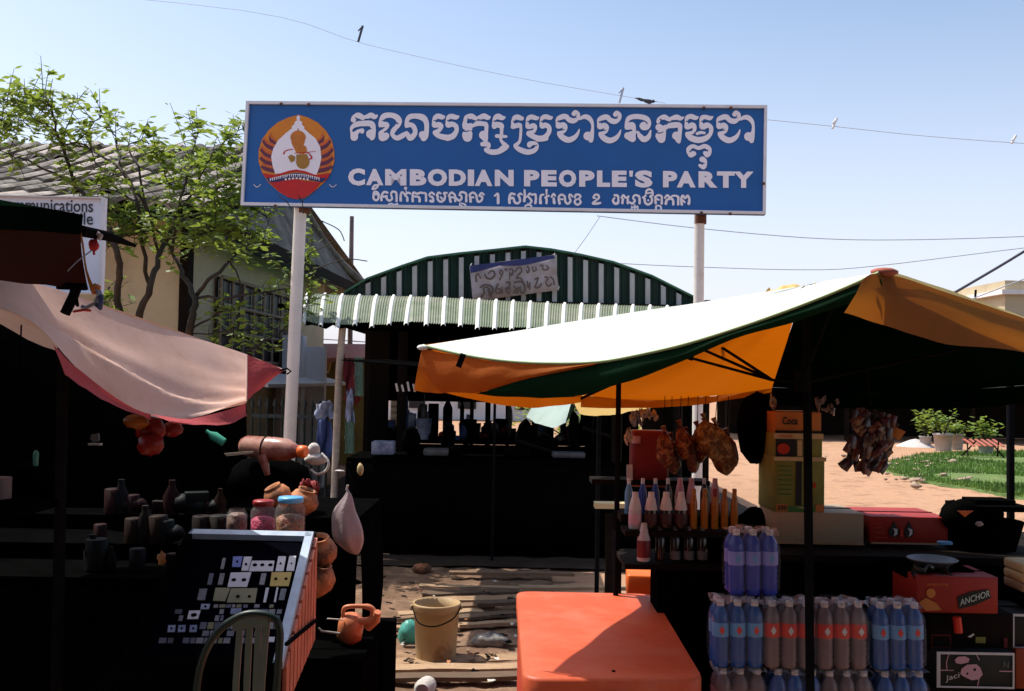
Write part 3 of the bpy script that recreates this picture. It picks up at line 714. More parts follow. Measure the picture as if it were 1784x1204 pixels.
off(A, [(1550,300,18),(1700,302,16)], [(1510,448,28),(1560,446,24),(1600,442,10)]); off(B, [(98,297,20),(190,300,16),(262,302,14)])
on(B, [(405,285,70),(430,240,80),(510,225,95),(600,262,70),(720,222,95),(790,248,80),(828,236,30)], [(400,300,60),(400,390,95),(480,390,90),(600,352,85),(720,350,90),(765,385,75),(762,480,70),(740,600,110)],
   [(400,410,90),(470,420,90),(490,480,70),(440,535,170),(440,585,160)], [(715,550,150),(750,610,90),(752,670,60)])
off(B, [(445,268,20),(480,300,26),(530,340,26),(570,318,8)], [(620,282,22),(700,300,22),(775,318,12)], [(355,478,22),(420,484,22),(488,470,12)], [(540,500,30),(560,560,30)])
on(B, [(700,705,80),(790,705,80),(805,750,65),(760,805,70),(860,842,95),(980,830,95),(1080,765,110),(1130,742,60)], [(1090,720,80),(1020,640,48),(1025,560,60),(1030,450,62),(1020,385,95),(930,372,100),(900,400,80),(888,320,40),(920,250,75),(970,228,100),(1040,252,80),(1085,240,30)], [(945,565,65),(1030,570,60),(1110,575,45)])
off(B, [(895,308,16),(960,304,22),(1035,318,12)], [(690,762,16),(770,758,14)], [(540,480,60),(600,470,60),(700,458,20)])
on(B, [(1225,405,80),(1330,378,85),(1360,410,50),(1360,520,50),(1345,640,50),(1310,695,60),(1262,735,60),(1350,802,92),(1480,842,95),(1600,810,80),(1642,740,60),(1610,690,60),(1520,700,85),(1510,725,80)], [(1220,330,42),(1250,252,72),(1310,240,92),(1375,262,72),(1398,246,30)], [(1218,300,44),(1222,400,60)],
   [(1470,330,44),(1490,260,72),(1550,235,85),(1630,258,72),(1665,242,30)], [(1475,300,46),(1480,405,72),(1580,388,88),(1612,430,60),(1580,490,62),(1495,520,82),(1600,585,92),(1700,612,100),(1790,600,100)])
off(B, [(1232,312,20),(1300,310,20),(1385,322,12)], [(1570,752,18),(1640,722,16)], [(1475,314,18),(1550,310,20),(1635,322,12)], [(1450,465,30),(1520,458,26),(1565,452,10)])
on(C, [(75,612,102),(180,592,92),(258,505,78),(262,415,80),(200,378,90),(140,395,80),(125,320,46),(150,250,72),(210,232,85),(280,252,72),(318,240,28)])
off(C, [(132,312,20),(210,310,20),(285,324,12)])
def cho(o):
    on(o, [(410,345,62),(422,272,82),(500,230,92),(560,235,92),(620,288,92),(690,300,92),(755,250,75),(768,185,60),(720,152,72),(692,182,80)], [(410,330,60),(420,400,75),(500,372,92),(542,405,82),(520,470,82),(445,515,88),(500,592,100),(600,632,100),(700,592,82),(758,522,50),(785,452,22)])
    off(o, [(418,315,26),(500,298,28),(575,335,20)], [(376,474,30),(450,462,32),(525,452,14)], [(615,222,18),(680,246,24),(735,240,14)])
cho(C); cho((C[0]+72.1, C[1]+1.1)); cho((C[0]+279.9, C[1]+.8))
def aa(o): on(o, [(795,272,40),(860,235,72),(930,242,88),(990,300,72),(1015,380,50),(1010,480,62),(982,580,108),(985,640,80)], [(932,565,150)])
aa(C); aa((C[0]+279.9, C[1]+.9))
on(D, [(525,420,92),(512,340,60),(560,252,82),(700,228,88),(850,262,88),(905,340,62),(870,418,72),(800,428,72),(775,390,82),(805,375,112)], [(530,410,110),(600,382,120),(632,440,80),(640,520,70),(590,560,150),(612,615,110),(530,560,120)], [(700,505,60),(740,562,82),(810,622,100),(888,582,82),(928,470,26)])
off(D, [(478,470,30),(560,472,30),(608,468,10)], [(686,525,18),(690,650,22)], [(570,318,14),(690,312,26),(730,340,36),(700,380,40),(690,440,30)])
on(D, [(1055,320,62),(1080,270,72),(1165,238,88),(1250,276,72),(1370,240,92),(1440,262,72),(1498,242,25)], [(1070,415,120),(1150,432,92),(1220,395,85),(1320,378,100),(1422,382,92),(1432,480,70),(1402,600,110),(1415,665,60)], [(1368,560,140)], [(1100,560,178),(1112,615,140)], [(1160,480,70),(1160,560,60)])
off(D, [(1098,280,26),(1190,355,30),(1220,330,10)], [(1285,300,14),(1340,302,24),(1450,328,14)], [(1020,500,20),(1080,516,22),(1142,496,14)], [(1215,490,50),(1290,478,40),(1380,478,18)], [(1225,500,40),(1240,660,50)])
K9 = 9.261
on(E, [(418,305,42),(440,232,70),(500,212,82),(570,235,70),(612,220,24)], [(425,290,46),(432,385,72),(520,352,90),(558,400,62),(530,462,62),(440,492,72),(500,560,98),(620,592,98),(740,560,90),(812,480,72),(820,392,70),(760,352,85),(685,380,92),(660,300,50),(680,232,72),(740,222,72),(800,240,70),(848,217,24)])
off(E, [(560,475,22),(600,515,22),(690,522,22),(765,480,24),(770,450,22),(700,436,26),(640,432,18)], [(425,292,18),(490,290,20),(562,308,12)], [(668,292,18),(730,290,20),(805,308,12)], [(405,448,28),(460,444,28),(515,440,10)])
on(E, [(600,490,48),(650,472,50),(715,478,42)])
on(E, [(500,822,105),(545,812,78)], [(462,800,62),(462,735,72),(530,692,62),(620,722,62),(720,692,72),(790,732,72),(796,800,62),(760,832,82),(728,800,70)], [(680,905,92),(722,920,62),(726,980,62),(700,1030,72),(640,1002,48)])
off(E, [(480,782,22),(520,758,20),(570,756,10)], [(672,765,14),(720,762,24),(772,758,16)], [(625,965,18),(680,976,16),(718,968,10)])
K9 = 9.911
ink.mb(lambda x_, y_: sp(x_, y_, .004)).build('khmer_lettering', M_sw, SG)
# English line
def fitq(x0, yt0, x1, yt1, h0, h1, o_=.004):   # baseline from (x0,yt0) to (x1,yt1); heights h
    def f(u, v):
        x_ = x0+(x1-x0)*u; yb = yt0+(yt1-yt0)*u; h = h0+(h1-h0)*u; return sp(x_, yb-h*v, o_)
    return f
WORDS = (('C', 606, 634), ('A', 634, 663.5), ('M', 666, 697), ('B', 704, 733), ('O', 735, 766), ('D', 774, 802), ('I', 807, 817), ('A', 820, 850), ('N', 854, 891),
         ('P', 914, 941), ('E', 944, 969), ('O', 974, 1004), ('P', 1010, 1036), ('L', 1040, 1063), ('E', 1066, 1091), ("'", 1096, 1102), ('S', 1106, 1136),
         ('P', 1156, 1180), ('A', 1180, 1212), ('R', 1217, 1246), ('T', 1250, 1278), ('Y', 1279, 1313))
# positions follow the photograph: widths of each capital
WORDS = (('C', 606.5, 636), ('A', 637.5, 668), ('M', 671, 708), ('B', 714, 743), ('O', 745, 779), ('D', 782, 812), ('I', 815, 826), ('A', 827, 858), ('N', 862, 895),
         ('P', 913, 940), ('E', 943, 970), ('O', 973.5, 1004), ('P', 1009, 1036), ('L', 1040, 1063), ('E', 1066, 1092), ("'", 1096, 1103), ('S', 1106, 1137),
         ('P', 1155, 1180), ('A', 1179, 1212), ('R', 1217, 1250), ('T', 1249, 1280), ('Y', 1278, 1313))
for ch, x0, x1 in WORDS:
    b_y = lambda x_: 322.5+(x_-606)/(1313-606)*5.0
    h = 28.5
    if ch == "'":
        MB().prism([sp(x0, b_y(x0)-28.5, .001), sp(x1, b_y(x0)-28.5, .001), sp(x1-1, b_y(x0)-18, .001), sp(x0+1, b_y(x0)-18, .001)], SN*.003).build('letter', M_sw, SG); continue
    ov = .8 if ch in 'COS' else 0
    text_mesh(ch, fitq(x0, b_y(x0)+ov, x1, b_y(x1)+ov, h+2*ov, h+2*ov, .004), .06, 'letter', M_sw, SG)
# small Khmer line: strokes in crop units
ink = Ink(640, 316, 1212, 373, 5)
KS = 14.867
def sm(o, L, sc=14.867, k=.98):
    for q in L: ink.stroke([(a, b, c*k) for a, b, c in q], True, o, sc)
sm((640, 318), [[(130,165,50),(175,85,55),(250,70,50),(268,110,50),(190,165,55),(140,175,40)], [(285,40,30),(280,90,30)], [(175,250,60),(160,330,60),(165,420,60),(230,462,60),(285,410,60),(285,290,60),(225,240,60),(180,255,60)], [(180,310,50),(250,305,60)],
 [(365,455,70),(365,350,60),(430,248,60),(520,262,60)], [(370,370,60),(500,360,60)], [(500,350,60),(505,420,60),(570,470,60),(640,420,55),(615,310,50),(650,240,60),(740,258,60),(757,360,60),(757,480,62)],
 [(560,575,70),(620,545,40),(700,580,50),(770,560,70),(690,605,45),(600,595,50)], [(865,465,70),(865,330,60),(900,250,55),(980,300,55),(1060,265,60),(1120,290,45)], [(1035,470,70),(1030,385,60),(970,330,50)], [(990,150,85)], [(1003,215,32),(1008,250,30)],
 [(1175,480,70),(1172,380,60),(1195,262,60),(1290,290,60),(1380,262,60),(1440,280,50)], [(1352,485,70),(1340,385,60),(1230,360,60)], [(1440,270,50),(1510,290,60),(1520,400,60),(1522,475,65)], [(1595,320,45),(1660,262,60),(1730,305,55)], [(1630,360,60),(1690,390,60),(1705,490,60),(1640,480,80)]])
sm((750, 318), [[(160,340,50),(205,262,60),(262,285,50)], [(190,350,60),(190,440,60),(270,500,60),(360,440,60),(375,330,55),(350,275,60),(425,270,50)], [(262,380,45),(300,420,55)], [(470,350,50),(540,262,60),(620,310,60),(640,370,60)], [(520,495,70),(505,385,60),(600,392,50)],
 [(640,480,65),(650,400,60),(740,470,60),(800,420,60),(800,345,50),(750,325,50),(800,250,60),(915,285,60),(925,400,60),(925,485,65)], [(760,540,40),(760,650,50)], [(800,535,35),(895,575,50),(905,660,50)], [(800,600,55),(850,655,40)],
 [(1040,495,70),(1030,390,60),(1020,315,60),(1100,262,60),(1180,320,60),(1200,420,60),(1240,500,60),(1325,460,60),(1335,370,60),(1265,345,50),(1320,275,60),(1385,315,45)], [(1060,380,50),(1110,385,55)], [(1665,345,50),(1740,290,60),(1752,400,72),(1752,530,76)]])
sm((870, 318), [[(262,525,75),(258,400,70),(300,292,65),(395,305,60)], [(300,410,70),(360,400,60),(395,505,65),(470,540,65),(535,480,60),(515,375,60),(485,335,50),(540,290,60),(590,312,40)], [(650,195,52),(658,320,60),(645,480,70)], [(660,400,50),(735,350,50),(785,290,60),(850,320,50)], [(735,350,55),(830,470,60),(790,550,50)],
 [(850,318,50),(930,310,60),(945,420,60),(932,530,70)], [(668,670,55),(680,600,50),(740,585,40),(820,600,50),(825,670,55)], [(740,540,30),(740,590,40)], [(1065,525,85),(1060,420,60),(1080,335,60),(1145,312,50)], [(1220,535,60),(1222,430,60),(1190,385,50),(1275,345,60)], [(1222,195,62),(1222,310,40)], [(1350,375,50),(1400,300,60),(1445,345,50)], [(1405,410,60),(1422,525,80)]])
sm((960, 320), [[(220,515,70),(200,360,60),(260,288,60),(350,330,60),(370,460,60),(430,522,60),(505,450,60),(470,340,55),(492,280,55),(562,335,50)], [(240,400,45),(300,405,50)], [(620,365,50),(640,292,60),(720,285,60),(765,340,50),(700,395,45),(625,430,55),(620,500,60),(690,545,60),(765,490,60),(745,420,50)],
 [(1150,375,45),(1100,360,55),(1140,288,55),(1220,298,60),(1238,370,55),(1160,440,55),(1088,510,70),(1180,518,68),(1275,500,60)]])
sm((1060, 320), [[(130,240,50),(190,250,50),(205,320,45),(195,400,55),(130,410,55),(95,350,50),(125,300,40)], [(270,290,40),(310,240,45),(355,290,45),(420,265,40)], [(290,405,50),(298,320,50)], [(400,405,50),(400,310,45)], [(430,380,40),(500,412,50),(545,350,48),(510,295,42),(550,240,45),(635,270,50),(645,405,50)],
 [(482,470,30),(490,560,40)], [(545,450,38),(550,560,38)], [(600,470,38),(612,560,38)], [(480,490,30),(610,485,30)], [(775,210,35),(790,150,45),(840,118,45),(900,140,45),(922,200,40)], [(780,205,35),(860,190,35),(910,205,35)], [(715,290,40),(770,250,42)], [(750,310,50),(760,390,50),(820,432,50),(890,390,50),(902,310,45),(865,262,42),(922,240,40)], [(825,345,42)],
 [(965,280,45),(1030,240,45),(1100,262,45),(1105,330,45),(1105,410,50)], [(980,405,50),(980,315,45),(1045,335,40)], [(985,550,45),(990,470,40),(1040,455,35),(1085,480,40),(1088,550,45)], [(1170,295,40),(1220,240,45),(1280,290,45),(1340,250,40),(1440,270,50),(1445,360,50),(1445,430,50)], [(1190,415,60),(1215,335,50),(1310,312,50),(1342,365,50),(1342,430,50)],
 [(1520,430,55),(1508,320,50),(1540,250,50),(1590,300,45),(1640,250,50),(1675,320,50),(1665,415,60)], [(1545,345,42),(1580,385,38)]], 11.893, 1.0)
ink.mb(lambda x_, y_: sp(x_, y_, .0045)).build('small_khmer_lettering', M_sw, SG, kind='stuff')
# emblem, in crop units 7.082 per px from (430,190)
EO = (430, 190); ke = 7.082
ec = lambda x_, y_: (EO[0]+x_/ke, EO[1]+y_/ke)
M_eor = mat('emblem_orange', (.62, .20, .01), rough=.5, var=.08); M_epu = mat('emblem_purple', (.12, .02, .05), rough=.5, var=.1)
M_ered = mat('emblem_red', (.50, .008, .008), rough=.5, var=.08); M_ego = mat('emblem_gold', (.50, .16, .015), rough=.5, var=.15, vs=20); M_eol = mat('emblem_olive', (.33, .17, .02), rough=.5, var=.15, vs=20)
M_enav = mat('emblem_navy', (.02, .015, .10), rough=.5); M_eor2 = mat('emblem_flame', (.55, .11, .015), rough=.5, var=.1)
EM = SG
def disc(cx_, cy_, rx, ry, a0=0, a1=360, n=48): return [(cx_+rx*math.cos(R(a0+(a1-a0)*i/n)), cy_+ry*math.sin(R(a0+(a1-a0)*i/n))) for i in range(n+1)]
def eink(name, m_, o_, polys=(), strokes=(), cut=(), res=6):
    k = Ink(449, 197, 586, 350, res)
    for p in polys: k.poly([ec(*q) for q in p])
    for q in strokes: k.stroke([(a, b, c) for a, b, c in q], True, EO, ke)
    for p in cut: k.poly([ec(*q) for q in p], False)
    return k.mb(lambda x_, y_: sp(x_, y_, o_)).build(name, m_, EM)
oval = [(640, 70), (760, 105), (880, 170), (980, 270), (1050, 390), (1080, 520), (1080, 650), (1040, 780), (960, 900), (840, 1010), (720, 1090), (620, 1115), (510, 1090), (390, 1020), (270, 910), (190, 790), (145, 650), (145, 510), (190, 370), (270, 260), (380, 165), (510, 105)]
EM = eink('emblem', M_eor, .003, [oval])
W_ = []; Fm = []
import itertools
for s_ in (-1, 1):
    X = lambda x_: 615+s_*(x_-615)
    for (y0, y1, x0, x1, w_) in ((410, 310, 900, 955, 46), (480, 375, 900, 1040, 60), (590, 480, 905, 1068, 62), (670, 585, 905, 1072, 60), (750, 690, 890, 1060, 50)):
        W_.append([(X(x0-20), y0+20, w_*.9), (X((x0+x1)/2), (y0+y1)/2+24, w_), (X(x1-w_*.35), y1+26, w_*.7)])
        Fm.append([(X(x0-20), y0-24, w_*.55), (X((x0+x1)/2), (y0+y1)/2-16, w_*.6), (X(x1-w_*.4), y1-10, w_*.35)])
eink('purple_rays', M_epu, .004, strokes=W_)
eink('flame_rays', M_eor2, .005, strokes=Fm)
white = [(635, 75), (660, 100), (650, 140), (685, 160), (680, 190), (712, 225), (705, 240), (760, 290), (850, 365), (905, 470), (920, 600), (900, 700), (860, 810), (760, 800), (640, 765), (520, 780), (350, 800), (318, 700), (300, 590), (325, 490), (390, 380), (490, 290), (560, 235), (552, 215), (585, 190), (590, 160), (620, 140), (612, 100)]
eink('white_field', M_sw, .006, [white])
eink('gold_figure', M_ego, .0075, [disc(632, 350, 95, 85), [(545, 400), (720, 400), (700, 440), (735, 470), (745, 520), (700, 560), (610, 545), (590, 500), (555, 430)]], [[(632, 240, 10), (632, 300, 30)]])
eink('olive_vase', M_eol, .009, [disc(690, 650, 82, 88), [(610, 560), (740, 555), (775, 640), (610, 640)], [(505, 590), (545, 560), (600, 590), (590, 640), (545, 660)]])
eink('red_line', M_ered, .0095, strokes=[[(455, 550, 18), (480, 515, 12), (550, 497, 10), (570, 500, 10)], [(590, 545, 8), (690, 535, 10), (760, 545, 12), (800, 600, 20), (770, 620, 12)], [(700, 540, 8), (850, 520, 6)]])
eink('red_base', M_ered, .007, [[(280, 905), (420, 890), (600, 860), (700, 885), (915, 905), (840, 1005), (720, 1090), (620, 1112), (510, 1090), (390, 1015)], [(185, 790), (350, 815), (520, 760), (610, 745), (720, 765), (850, 815), (1030, 790), (1000, 850), (960, 890), (850, 840), (720, 790), (610, 770), (520, 785), (350, 845), (240, 850)]])
eink('navy_band', M_enav, .0085, [[(240, 850), (350, 848), (520, 800), (610, 785), (720, 800), (850, 848), (985, 850), (930, 905), (850, 890), (700, 860), (610, 845), (500, 870), (360, 900), (275, 905)]])
rnd = random.Random(9); lt = []
for k in range(24):
    x_ = 290+k*26; y_ = 862-46*math.cos((x_-610)/360*math.pi/2*1.3)
    lt.append([(x_, y_-14, 9), (x_+rnd.uniform(-4, 8), y_, 9), (x_+rnd.uniform(-6, 6), y_+14, 9)]); lt.append([(x_-6, y_-12, 8), (x_+8, y_-10, 8)])
for k in range(7): lt.append([(480+k*45, 868-14*math.cos((k-3)*.5), 26)])
eink('motto_lettering', M_sw, .010, strokes=lt)
for cxx_, s_ in ((130, 1), (1065, -1)):
    k = Ink(434, 315, 600, 335, 5); k.stroke([(cxx_-45, 930, 8), (cxx_-15, 960, 9), (cxx_+15, 955, 9), (cxx_+40, 930, 8)], True, EO, ke)
    k.mb(lambda x_, y_: sp(x_, y_, .003)).build('scratch_mark', M_pole, SG)
# ================================================================ WHITE NOTICE BOARD (left)
o_ = P(90, 430, 6.2); nn = Vector((.05, -1, 0)).normalized()
q = lambda x_, y_, d=0: PL(x_, y_, o_+nn*d, nn)
T2 = thing('notice_board', 'white notice board with black print half hidden by the dark canopy', 'sign', (o_.x, o_.y, 0))
c = [q(-230, 336), (q(184, 345)), q(178, 512), q(-230, 512)]
M_nb = mat('notice_white', (.74, .74, .80), rough=.5, var=.05); M_ink = mat('black_print', (.04, .04, .05), rough=.6)
MB().prism(c, (0, .03, 0)).build('board', M_nb, T2)
for i_ in range(4):
    a, b = c[i_], c[(i_+1) % 4]; cc = sum(c, Vector())/4
    MB().prism([a, b, b+(cc-b)*.02, a+(cc-a)*.02], (0, -.03, 0)).build('frame_bar', M_fr, T2)
for x_ in (-120, 120): MB().tube([q(x_, 500, -.05), Vector((q(x_, 500).x, o_.y+.05, 0))], .03, 8).build('post', M_pole, T2)
fq = lambda x0, x1, yb0, yb1, h: (lambda u, v: q(x0+(x1-x0)*u, yb0+(yb1-yb0)*u-h*v, .004))
text_mesh('Telecommunications', fq(-44, 162, 366, 370, 22), .012, 'lettering', M_ink, T2)
text_mesh('Mobile', fq(92, 162, 390, 392, 22), .012, 'lettering', M_ink, T2)
# ================================================================ WIRES, POLE, BIRD
M_wire = mat('wire', (.38, .42, .52), rough=.7); M_wired = mat('wire_dark', (.04, .045, .07), rough=.6)
def wire(pts, Y, r_, m_, label):
    p = [P(x_, y_, Y) for x_, y_ in pts]
    return solo('power_line', MB().tube([Vector(v) for v in spline(p, 5)], r_, 5), m_, label, 'wire')
wire([(-200, -40), (420, 18), (640, 78), (900, 135), (1160, 180)], 24, .006, M_wire, 'faint overhead wire crossing the sky above the signboard')
wire([(1330, 208), (1450, 220), (1600, 236), (1784, 250), (2000, 262)], 24, .008, M_wire, 'thin wire with tags leaving the top right of the signboard')
wire([(1040, 376), (1200, 396), (1400, 414), (1560, 418), (1784, 412), (2000, 400)], 22, .011, M_wire, 'thin sagging wire just below the right end of the signboard')
wire([(1060, 458), (1210, 465), (1400, 470), (1520, 464), (1784, 432), (1950, 415)], 22, .010, M_wire, 'thin wire passing just over the peak of the orange parasol')
wire([(1600, 545), (1666, 508), (1784, 438), (1900, 362)], 9, .013, M_wired, 'thick black cable slanting up at the right edge of the sky')
wire([(1690, 522), (1784, 486), (1900, 442)], 14, .008, M_wire, 'thin cable slanting up below the thick black cable')
wire([(1000, 442), (1022, 412), (1046, 376)], 14, .005, M_wire, 'short thin wire rising from the shed roof to the signboard')
wire([(545, 590), (580, 592), (640, 596)], 20, .012, M_wire, 'thin wire in the small sky gap left of the shed')
for i_, (xa_, ya_, xb_, yb_, m_) in enumerate(((632, 45, 624, 73, M_wired), (1086, 153, 1079, 179, M_wire), (1458, 206, 1450, 224, M_fr), (1770, 236, 1762, 250, M_fr))):
    a, b = P(xa_, ya_, 24), P(xb_, yb_, 24)
    MBx = MB().tube([a, b], .03, 6).tube([a, P(xa_-8, ya_+9, 24)], .018, 5)
    solo('wire_spacer', MBx, m_, ('dark spacer on the wire high above the signboard', 'pale spacer on the wire close over the top of the signboard', 'pale tag on the wire right of the signboard', 'pale tag on the wire at the right edge of the picture')[i_], 'spacer')
b0 = P(611, 640, 20); solo('utility_pole', MB().tube([(b0.x, 20, 0), P(611, 500, 20), P(613, 377, 20)], [.055, .05, .042], 8), mat('pole_wood', (.16, .12, .11), rough=.9, var=.3, vs=9), 'slim dark wooden pole standing behind the corner of the house roof', 'pole')
# bird perched on the board
bd = thing('bird', 'small dark bird perched on the top edge of the signboard', 'bird', sp(1131, 184, -.01))
bq = lambda x_, y_: sp(x_, y_, -.02)
M_bird = mat('bird_feathers', (.03, .03, .04), rough=.7)
MB().tube([bq(1112, 171), bq(1119, 174), bq(1126, 176), bq(1132, 177.5), bq(1137, 177)], [.003, .008, .017, .020, .010], 8).sphere(bq(1138, 176.5), .014, 8, 6).build('body', M_bird, bd)
MB().tube([bq(1137, 177.5), bq(1145, 177)], [.006, .001], 5).build('beak', M_bird, bd)
for dx in (-2, 2): MB().tube([bq(1131+dx*.5, 178), bq(1132+dx, 184)], .002, 4).build('leg', M_bird, bd)
MB().grid([[bq(1113, 170), bq(1128, 174)], [bq(1104, 170.5), bq(1118, 177)]]).build('wing', M_bird, bd, thick=.003)
# ================================================================ TREE
TR = thing('small_tree', 'thin branched tree with sparse bright green leaves before the old house', 'tree', P(330, 700, 9))
rnd = random.Random(21)
wd = MB(); lf = MB()
def limb(pts, Y, r0, r1, leafy=0, dens=1.0, big=1.0, dy=0.6):
    n = len(pts); q_ = [P(x_, y_, Y+dy*math.sin(i_*1.1+pts[0][0]*.01)*.5) for i_, (x_, y_) in enumerate(pts)]
    s_ = [Vector(v) for v in spline(q_, 4)]; m = len(s_)
    for i_ in range(1, m-1): s_[i_] += Vector((rnd.gauss(0, .008), rnd.gauss(0, .01), rnd.gauss(0, .008)))
    wd.tube(s_, [(r0+(r1-r0)*i_/(m-1))*(.72 if r0 > .02 else .8) for i_ in range(m)], 6)
    if leafy:
        for i_ in range(m):
            if i_/m < 1-leafy: continue
            for k in range(int(1.9*dens)+1):
                d = Vector((rnd.gauss(0, 1), rnd.gauss(0, 1), rnd.gauss(.2, 1)))*.11*big
                e = s_[i_]+d
                wd.tube([s_[i_], mid(s_[i_], e)+Vector((0, 0, .01)), e], [.004, .003, .002], 4, cap=False)
                for j in range(5):
                    leaf(lf, mid(s_[i_], e, .4+.6*j/4)+Vector((rnd.gauss(0, .015),)*3), rnd.uniform(.07, .12), rnd)
limb([(232, 640), (240, 560), (262, 500), (275, 450), (300, 400), (330, 370)], 8.8, .055, .02)
limb([(215, 600), (208, 500), (205, 450), (190, 400), (150, 345), (130, 320), (112, 260), (98, 225), (85, 180), (75, 160)], 8.6, .045, .006, .55, 1.4)
limb([(130, 320), (60, 285), (30, 275), (0, 262)], 8.6, .016, .004, .6, 1)
limb([(98, 230), (60, 205), (20, 180), (-8, 168)], 8.5, .01, .003, .8, 1.2)
limb([(105, 245), (125, 200), (138, 172)], 8.6, .008, .003, .7, 1)
limb([(120, 262), (150, 230), (178, 198)], 8.5, .008, .003, .6, 1)
limb([(98, 228), (50, 215), (30, 210)], 8.8, .008, .003, .7, 1)
limb([(90, 200), (70, 175), (35, 160)], 8.5, .007, .003, .8, 1)
limb([(110, 250), (150, 255), (175, 290), (210, 310)], 8.7, .012, .004, .7, 1)
limb([(120, 246), (160, 262), (205, 292), (240, 335), (265, 385)], 8.8, .01, .02, .0)
limb([(262, 500), (250, 430), (240, 350), (215, 300), (200, 240), (188, 215)], 8.9, .03, .004, .45, 1)
limb([(275, 450), (262, 380), (238, 290), (222, 255), (248, 245), (270, 228)], 9.0, .018, .003, .4, 1)
limb([(240, 350), (190, 330), (150, 320)], 8.7, .01, .004, .7, 1)
limb([(330, 600), (332, 560), (338, 520), (320, 480), (300, 440), (280, 410), (240, 380)], 8.9, .05, .012, .4, 1.4)
limb([(338, 520), (360, 490), (400, 455), (425, 430), (470, 420)], 8.9, .03, .008, .5, 1.2)
limb([(338, 520), (400, 518), (470, 508), (520, 498)], 8.8, .018, .006, .5, .9)
limb([(332, 580), (380, 545), (400, 535)], 8.9, .014, .006, .6, .9)
limb([(332, 582), (400, 580), (440, 572)], 8.8, .01, .004, .8, 1)
limb([(430, 612), (470, 590), (500, 570), (525, 552), (540, 520)], 8.7, .015, .004, .7, 1.2)
limb([(300, 440), (310, 360), (330, 300), (340, 250), (345, 220)], 8.9, .018, .004, .6, 1.6)
limb([(310, 370), (345, 320), (370, 270), (400, 240), (428, 222)], 8.8, .012, .003, .7, 2)
limb([(330, 350), (380, 330), (420, 290)], 8.8, .012, .003, .8, 2)
limb([(320, 380), (370, 370), (430, 360), (470, 380)], 8.8, .012, .004, .8, 2)
limb([(250, 400), (220, 380), (190, 370)], 8.8, .012, .004, .8, 2)
limb([(280, 420), (330, 410), (390, 400), (440, 410)], 8.7, .012, .004, .8, 2.2)
limb([(270, 400), (220, 410), (190, 430)], 8.7, .012, .004, .8, 2)
limb([(300, 330), (280, 290), (270, 260)], 8.8, .01, .003, .8, 1.4)
limb([(190, 500), (180, 540), (200, 550)], 8.8, .012, .004, .9, 1.2)
limb([(525, 560), (530, 470), (545, 430)], 8.7, .008, .003, .8, 1)
limb([(0, 232), (5, 210), (14, 240)], 8.5, .006, .003, 1, 1.2)
limb([(400, 455), (420, 500), (405, 590)], 8.9, .012, .006, .3, .8)
# fill clumps over the middle of the crown
for (x_, y_, sx_, sy_, n) in ((290, 390, 60, 30, 60), (370, 400, 60, 34, 60), (400, 350, 40, 40, 44), (340, 330, 60, 30, 44), (230, 400, 36, 30, 30), (310, 300, 60, 20, 26), (380, 290, 40, 25, 26), (120, 250, 60, 40, 34), (80, 190, 50, 24, 26), (430, 440, 50, 16, 20), (470, 600, 60, 14, 16), (240, 270, 60, 30, 14), (160, 240, 30, 20, 10)):
    for k in range(int(n*.5)):
        c_ = P(x_+rnd.gauss(0, .6)*sx_, y_+rnd.gauss(0, .6)*sy_, 8.8+rnd.gauss(0, .35)); e = c_+Vector((rnd.gauss(0, .06), rnd.gauss(0, .06), rnd.uniform(.0, .12)))
        wd.tube([c_, e], [.003, .002], 3, cap=False)
        for j in range(7): leaf(lf, mid(c_, e, j/6)+Vector((rnd.gauss(0, .02), rnd.gauss(0, .02), rnd.gauss(0, .02))), rnd.uniform(.05, .10), rnd)
wd.build('trunk', M_bark, TR); lf.build('crown', M_leaf, TR, kind='stuff')
# bare twigs behind the emblem and right of the post
tw = MB()
for pts in ([(528, 372), (527, 350), (534, 344), (545, 336)], [(527, 352), (522, 345), (520, 340)], [(508, 366), (500, 352), (486, 342)], [(540, 440), (580, 420), (560, 400)], [(545, 470), (600, 452), (640, 455)], [(560, 385), (590, 400), (600, 420)]):
    tw.tube([Vector(v) for v in spline([P(x_, y_, 7.7) for x_, y_ in pts], 4)], [.006]+[.004]*(len(spline(pts, 4))-1), 4)
solo('bare_twig', tw, M_bark, 'bare dark twigs poking up in front of the lower edge of the signboard', 'twig')
# ================================================================ ORANGE / GREEN PARASOL (right)
M_orange = mat('orange_canvas', (.50, .125, .006), rough=.8, var=.1, vs=3, transl=.42, tcol=(.42, .095, .001), bump=.1, dirt=(.36, .08, .005), ds=2, dlo=.5, dhi=.8)
M_amber = mat('amber_canvas', (.26, .12, .015), rough=.85, var=.15, vs=3, transl=.45, tcol=(.30, .09, .006), dirt=(.35, .12, .02), ds=4, dlo=.45, dhi=.7)
M_yel = mat('yellow_canvas', (.75, .58, .22), rough=.8, var=.1, vs=4, transl=.35)
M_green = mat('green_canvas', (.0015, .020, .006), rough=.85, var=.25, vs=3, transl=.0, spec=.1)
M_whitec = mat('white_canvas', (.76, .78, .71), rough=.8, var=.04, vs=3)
M_green_shade = mat('shaded_green_canvas', (.0007, .007, .0025), rough=.95, var=.25, spec=.03)  # shaded copy of the green canvas for the underside panels
M_metal = mat('dark_metal', (.008, .008, .009), rough=.7, spec=.05, var=.3, vs=12)
A_ = P(737, 603, 3.3); B_ = P(1530, 476, 2.68); D_ = P(1012, 690, 4.55); Cc = Vector((2.25, 3.62, 1.66)); M0 = P(1345, 676, 4.2); K0 = P(1402, 497, 3.4)
U = thing('market_parasol', 'large square market parasol in orange, green and white over the drinks stall', 'parasol', P(1410, 1204, 3.08)*Vector((1, 1, 0)) if False else (P(1415, 1150, 3.08).x, 3.08, 0))
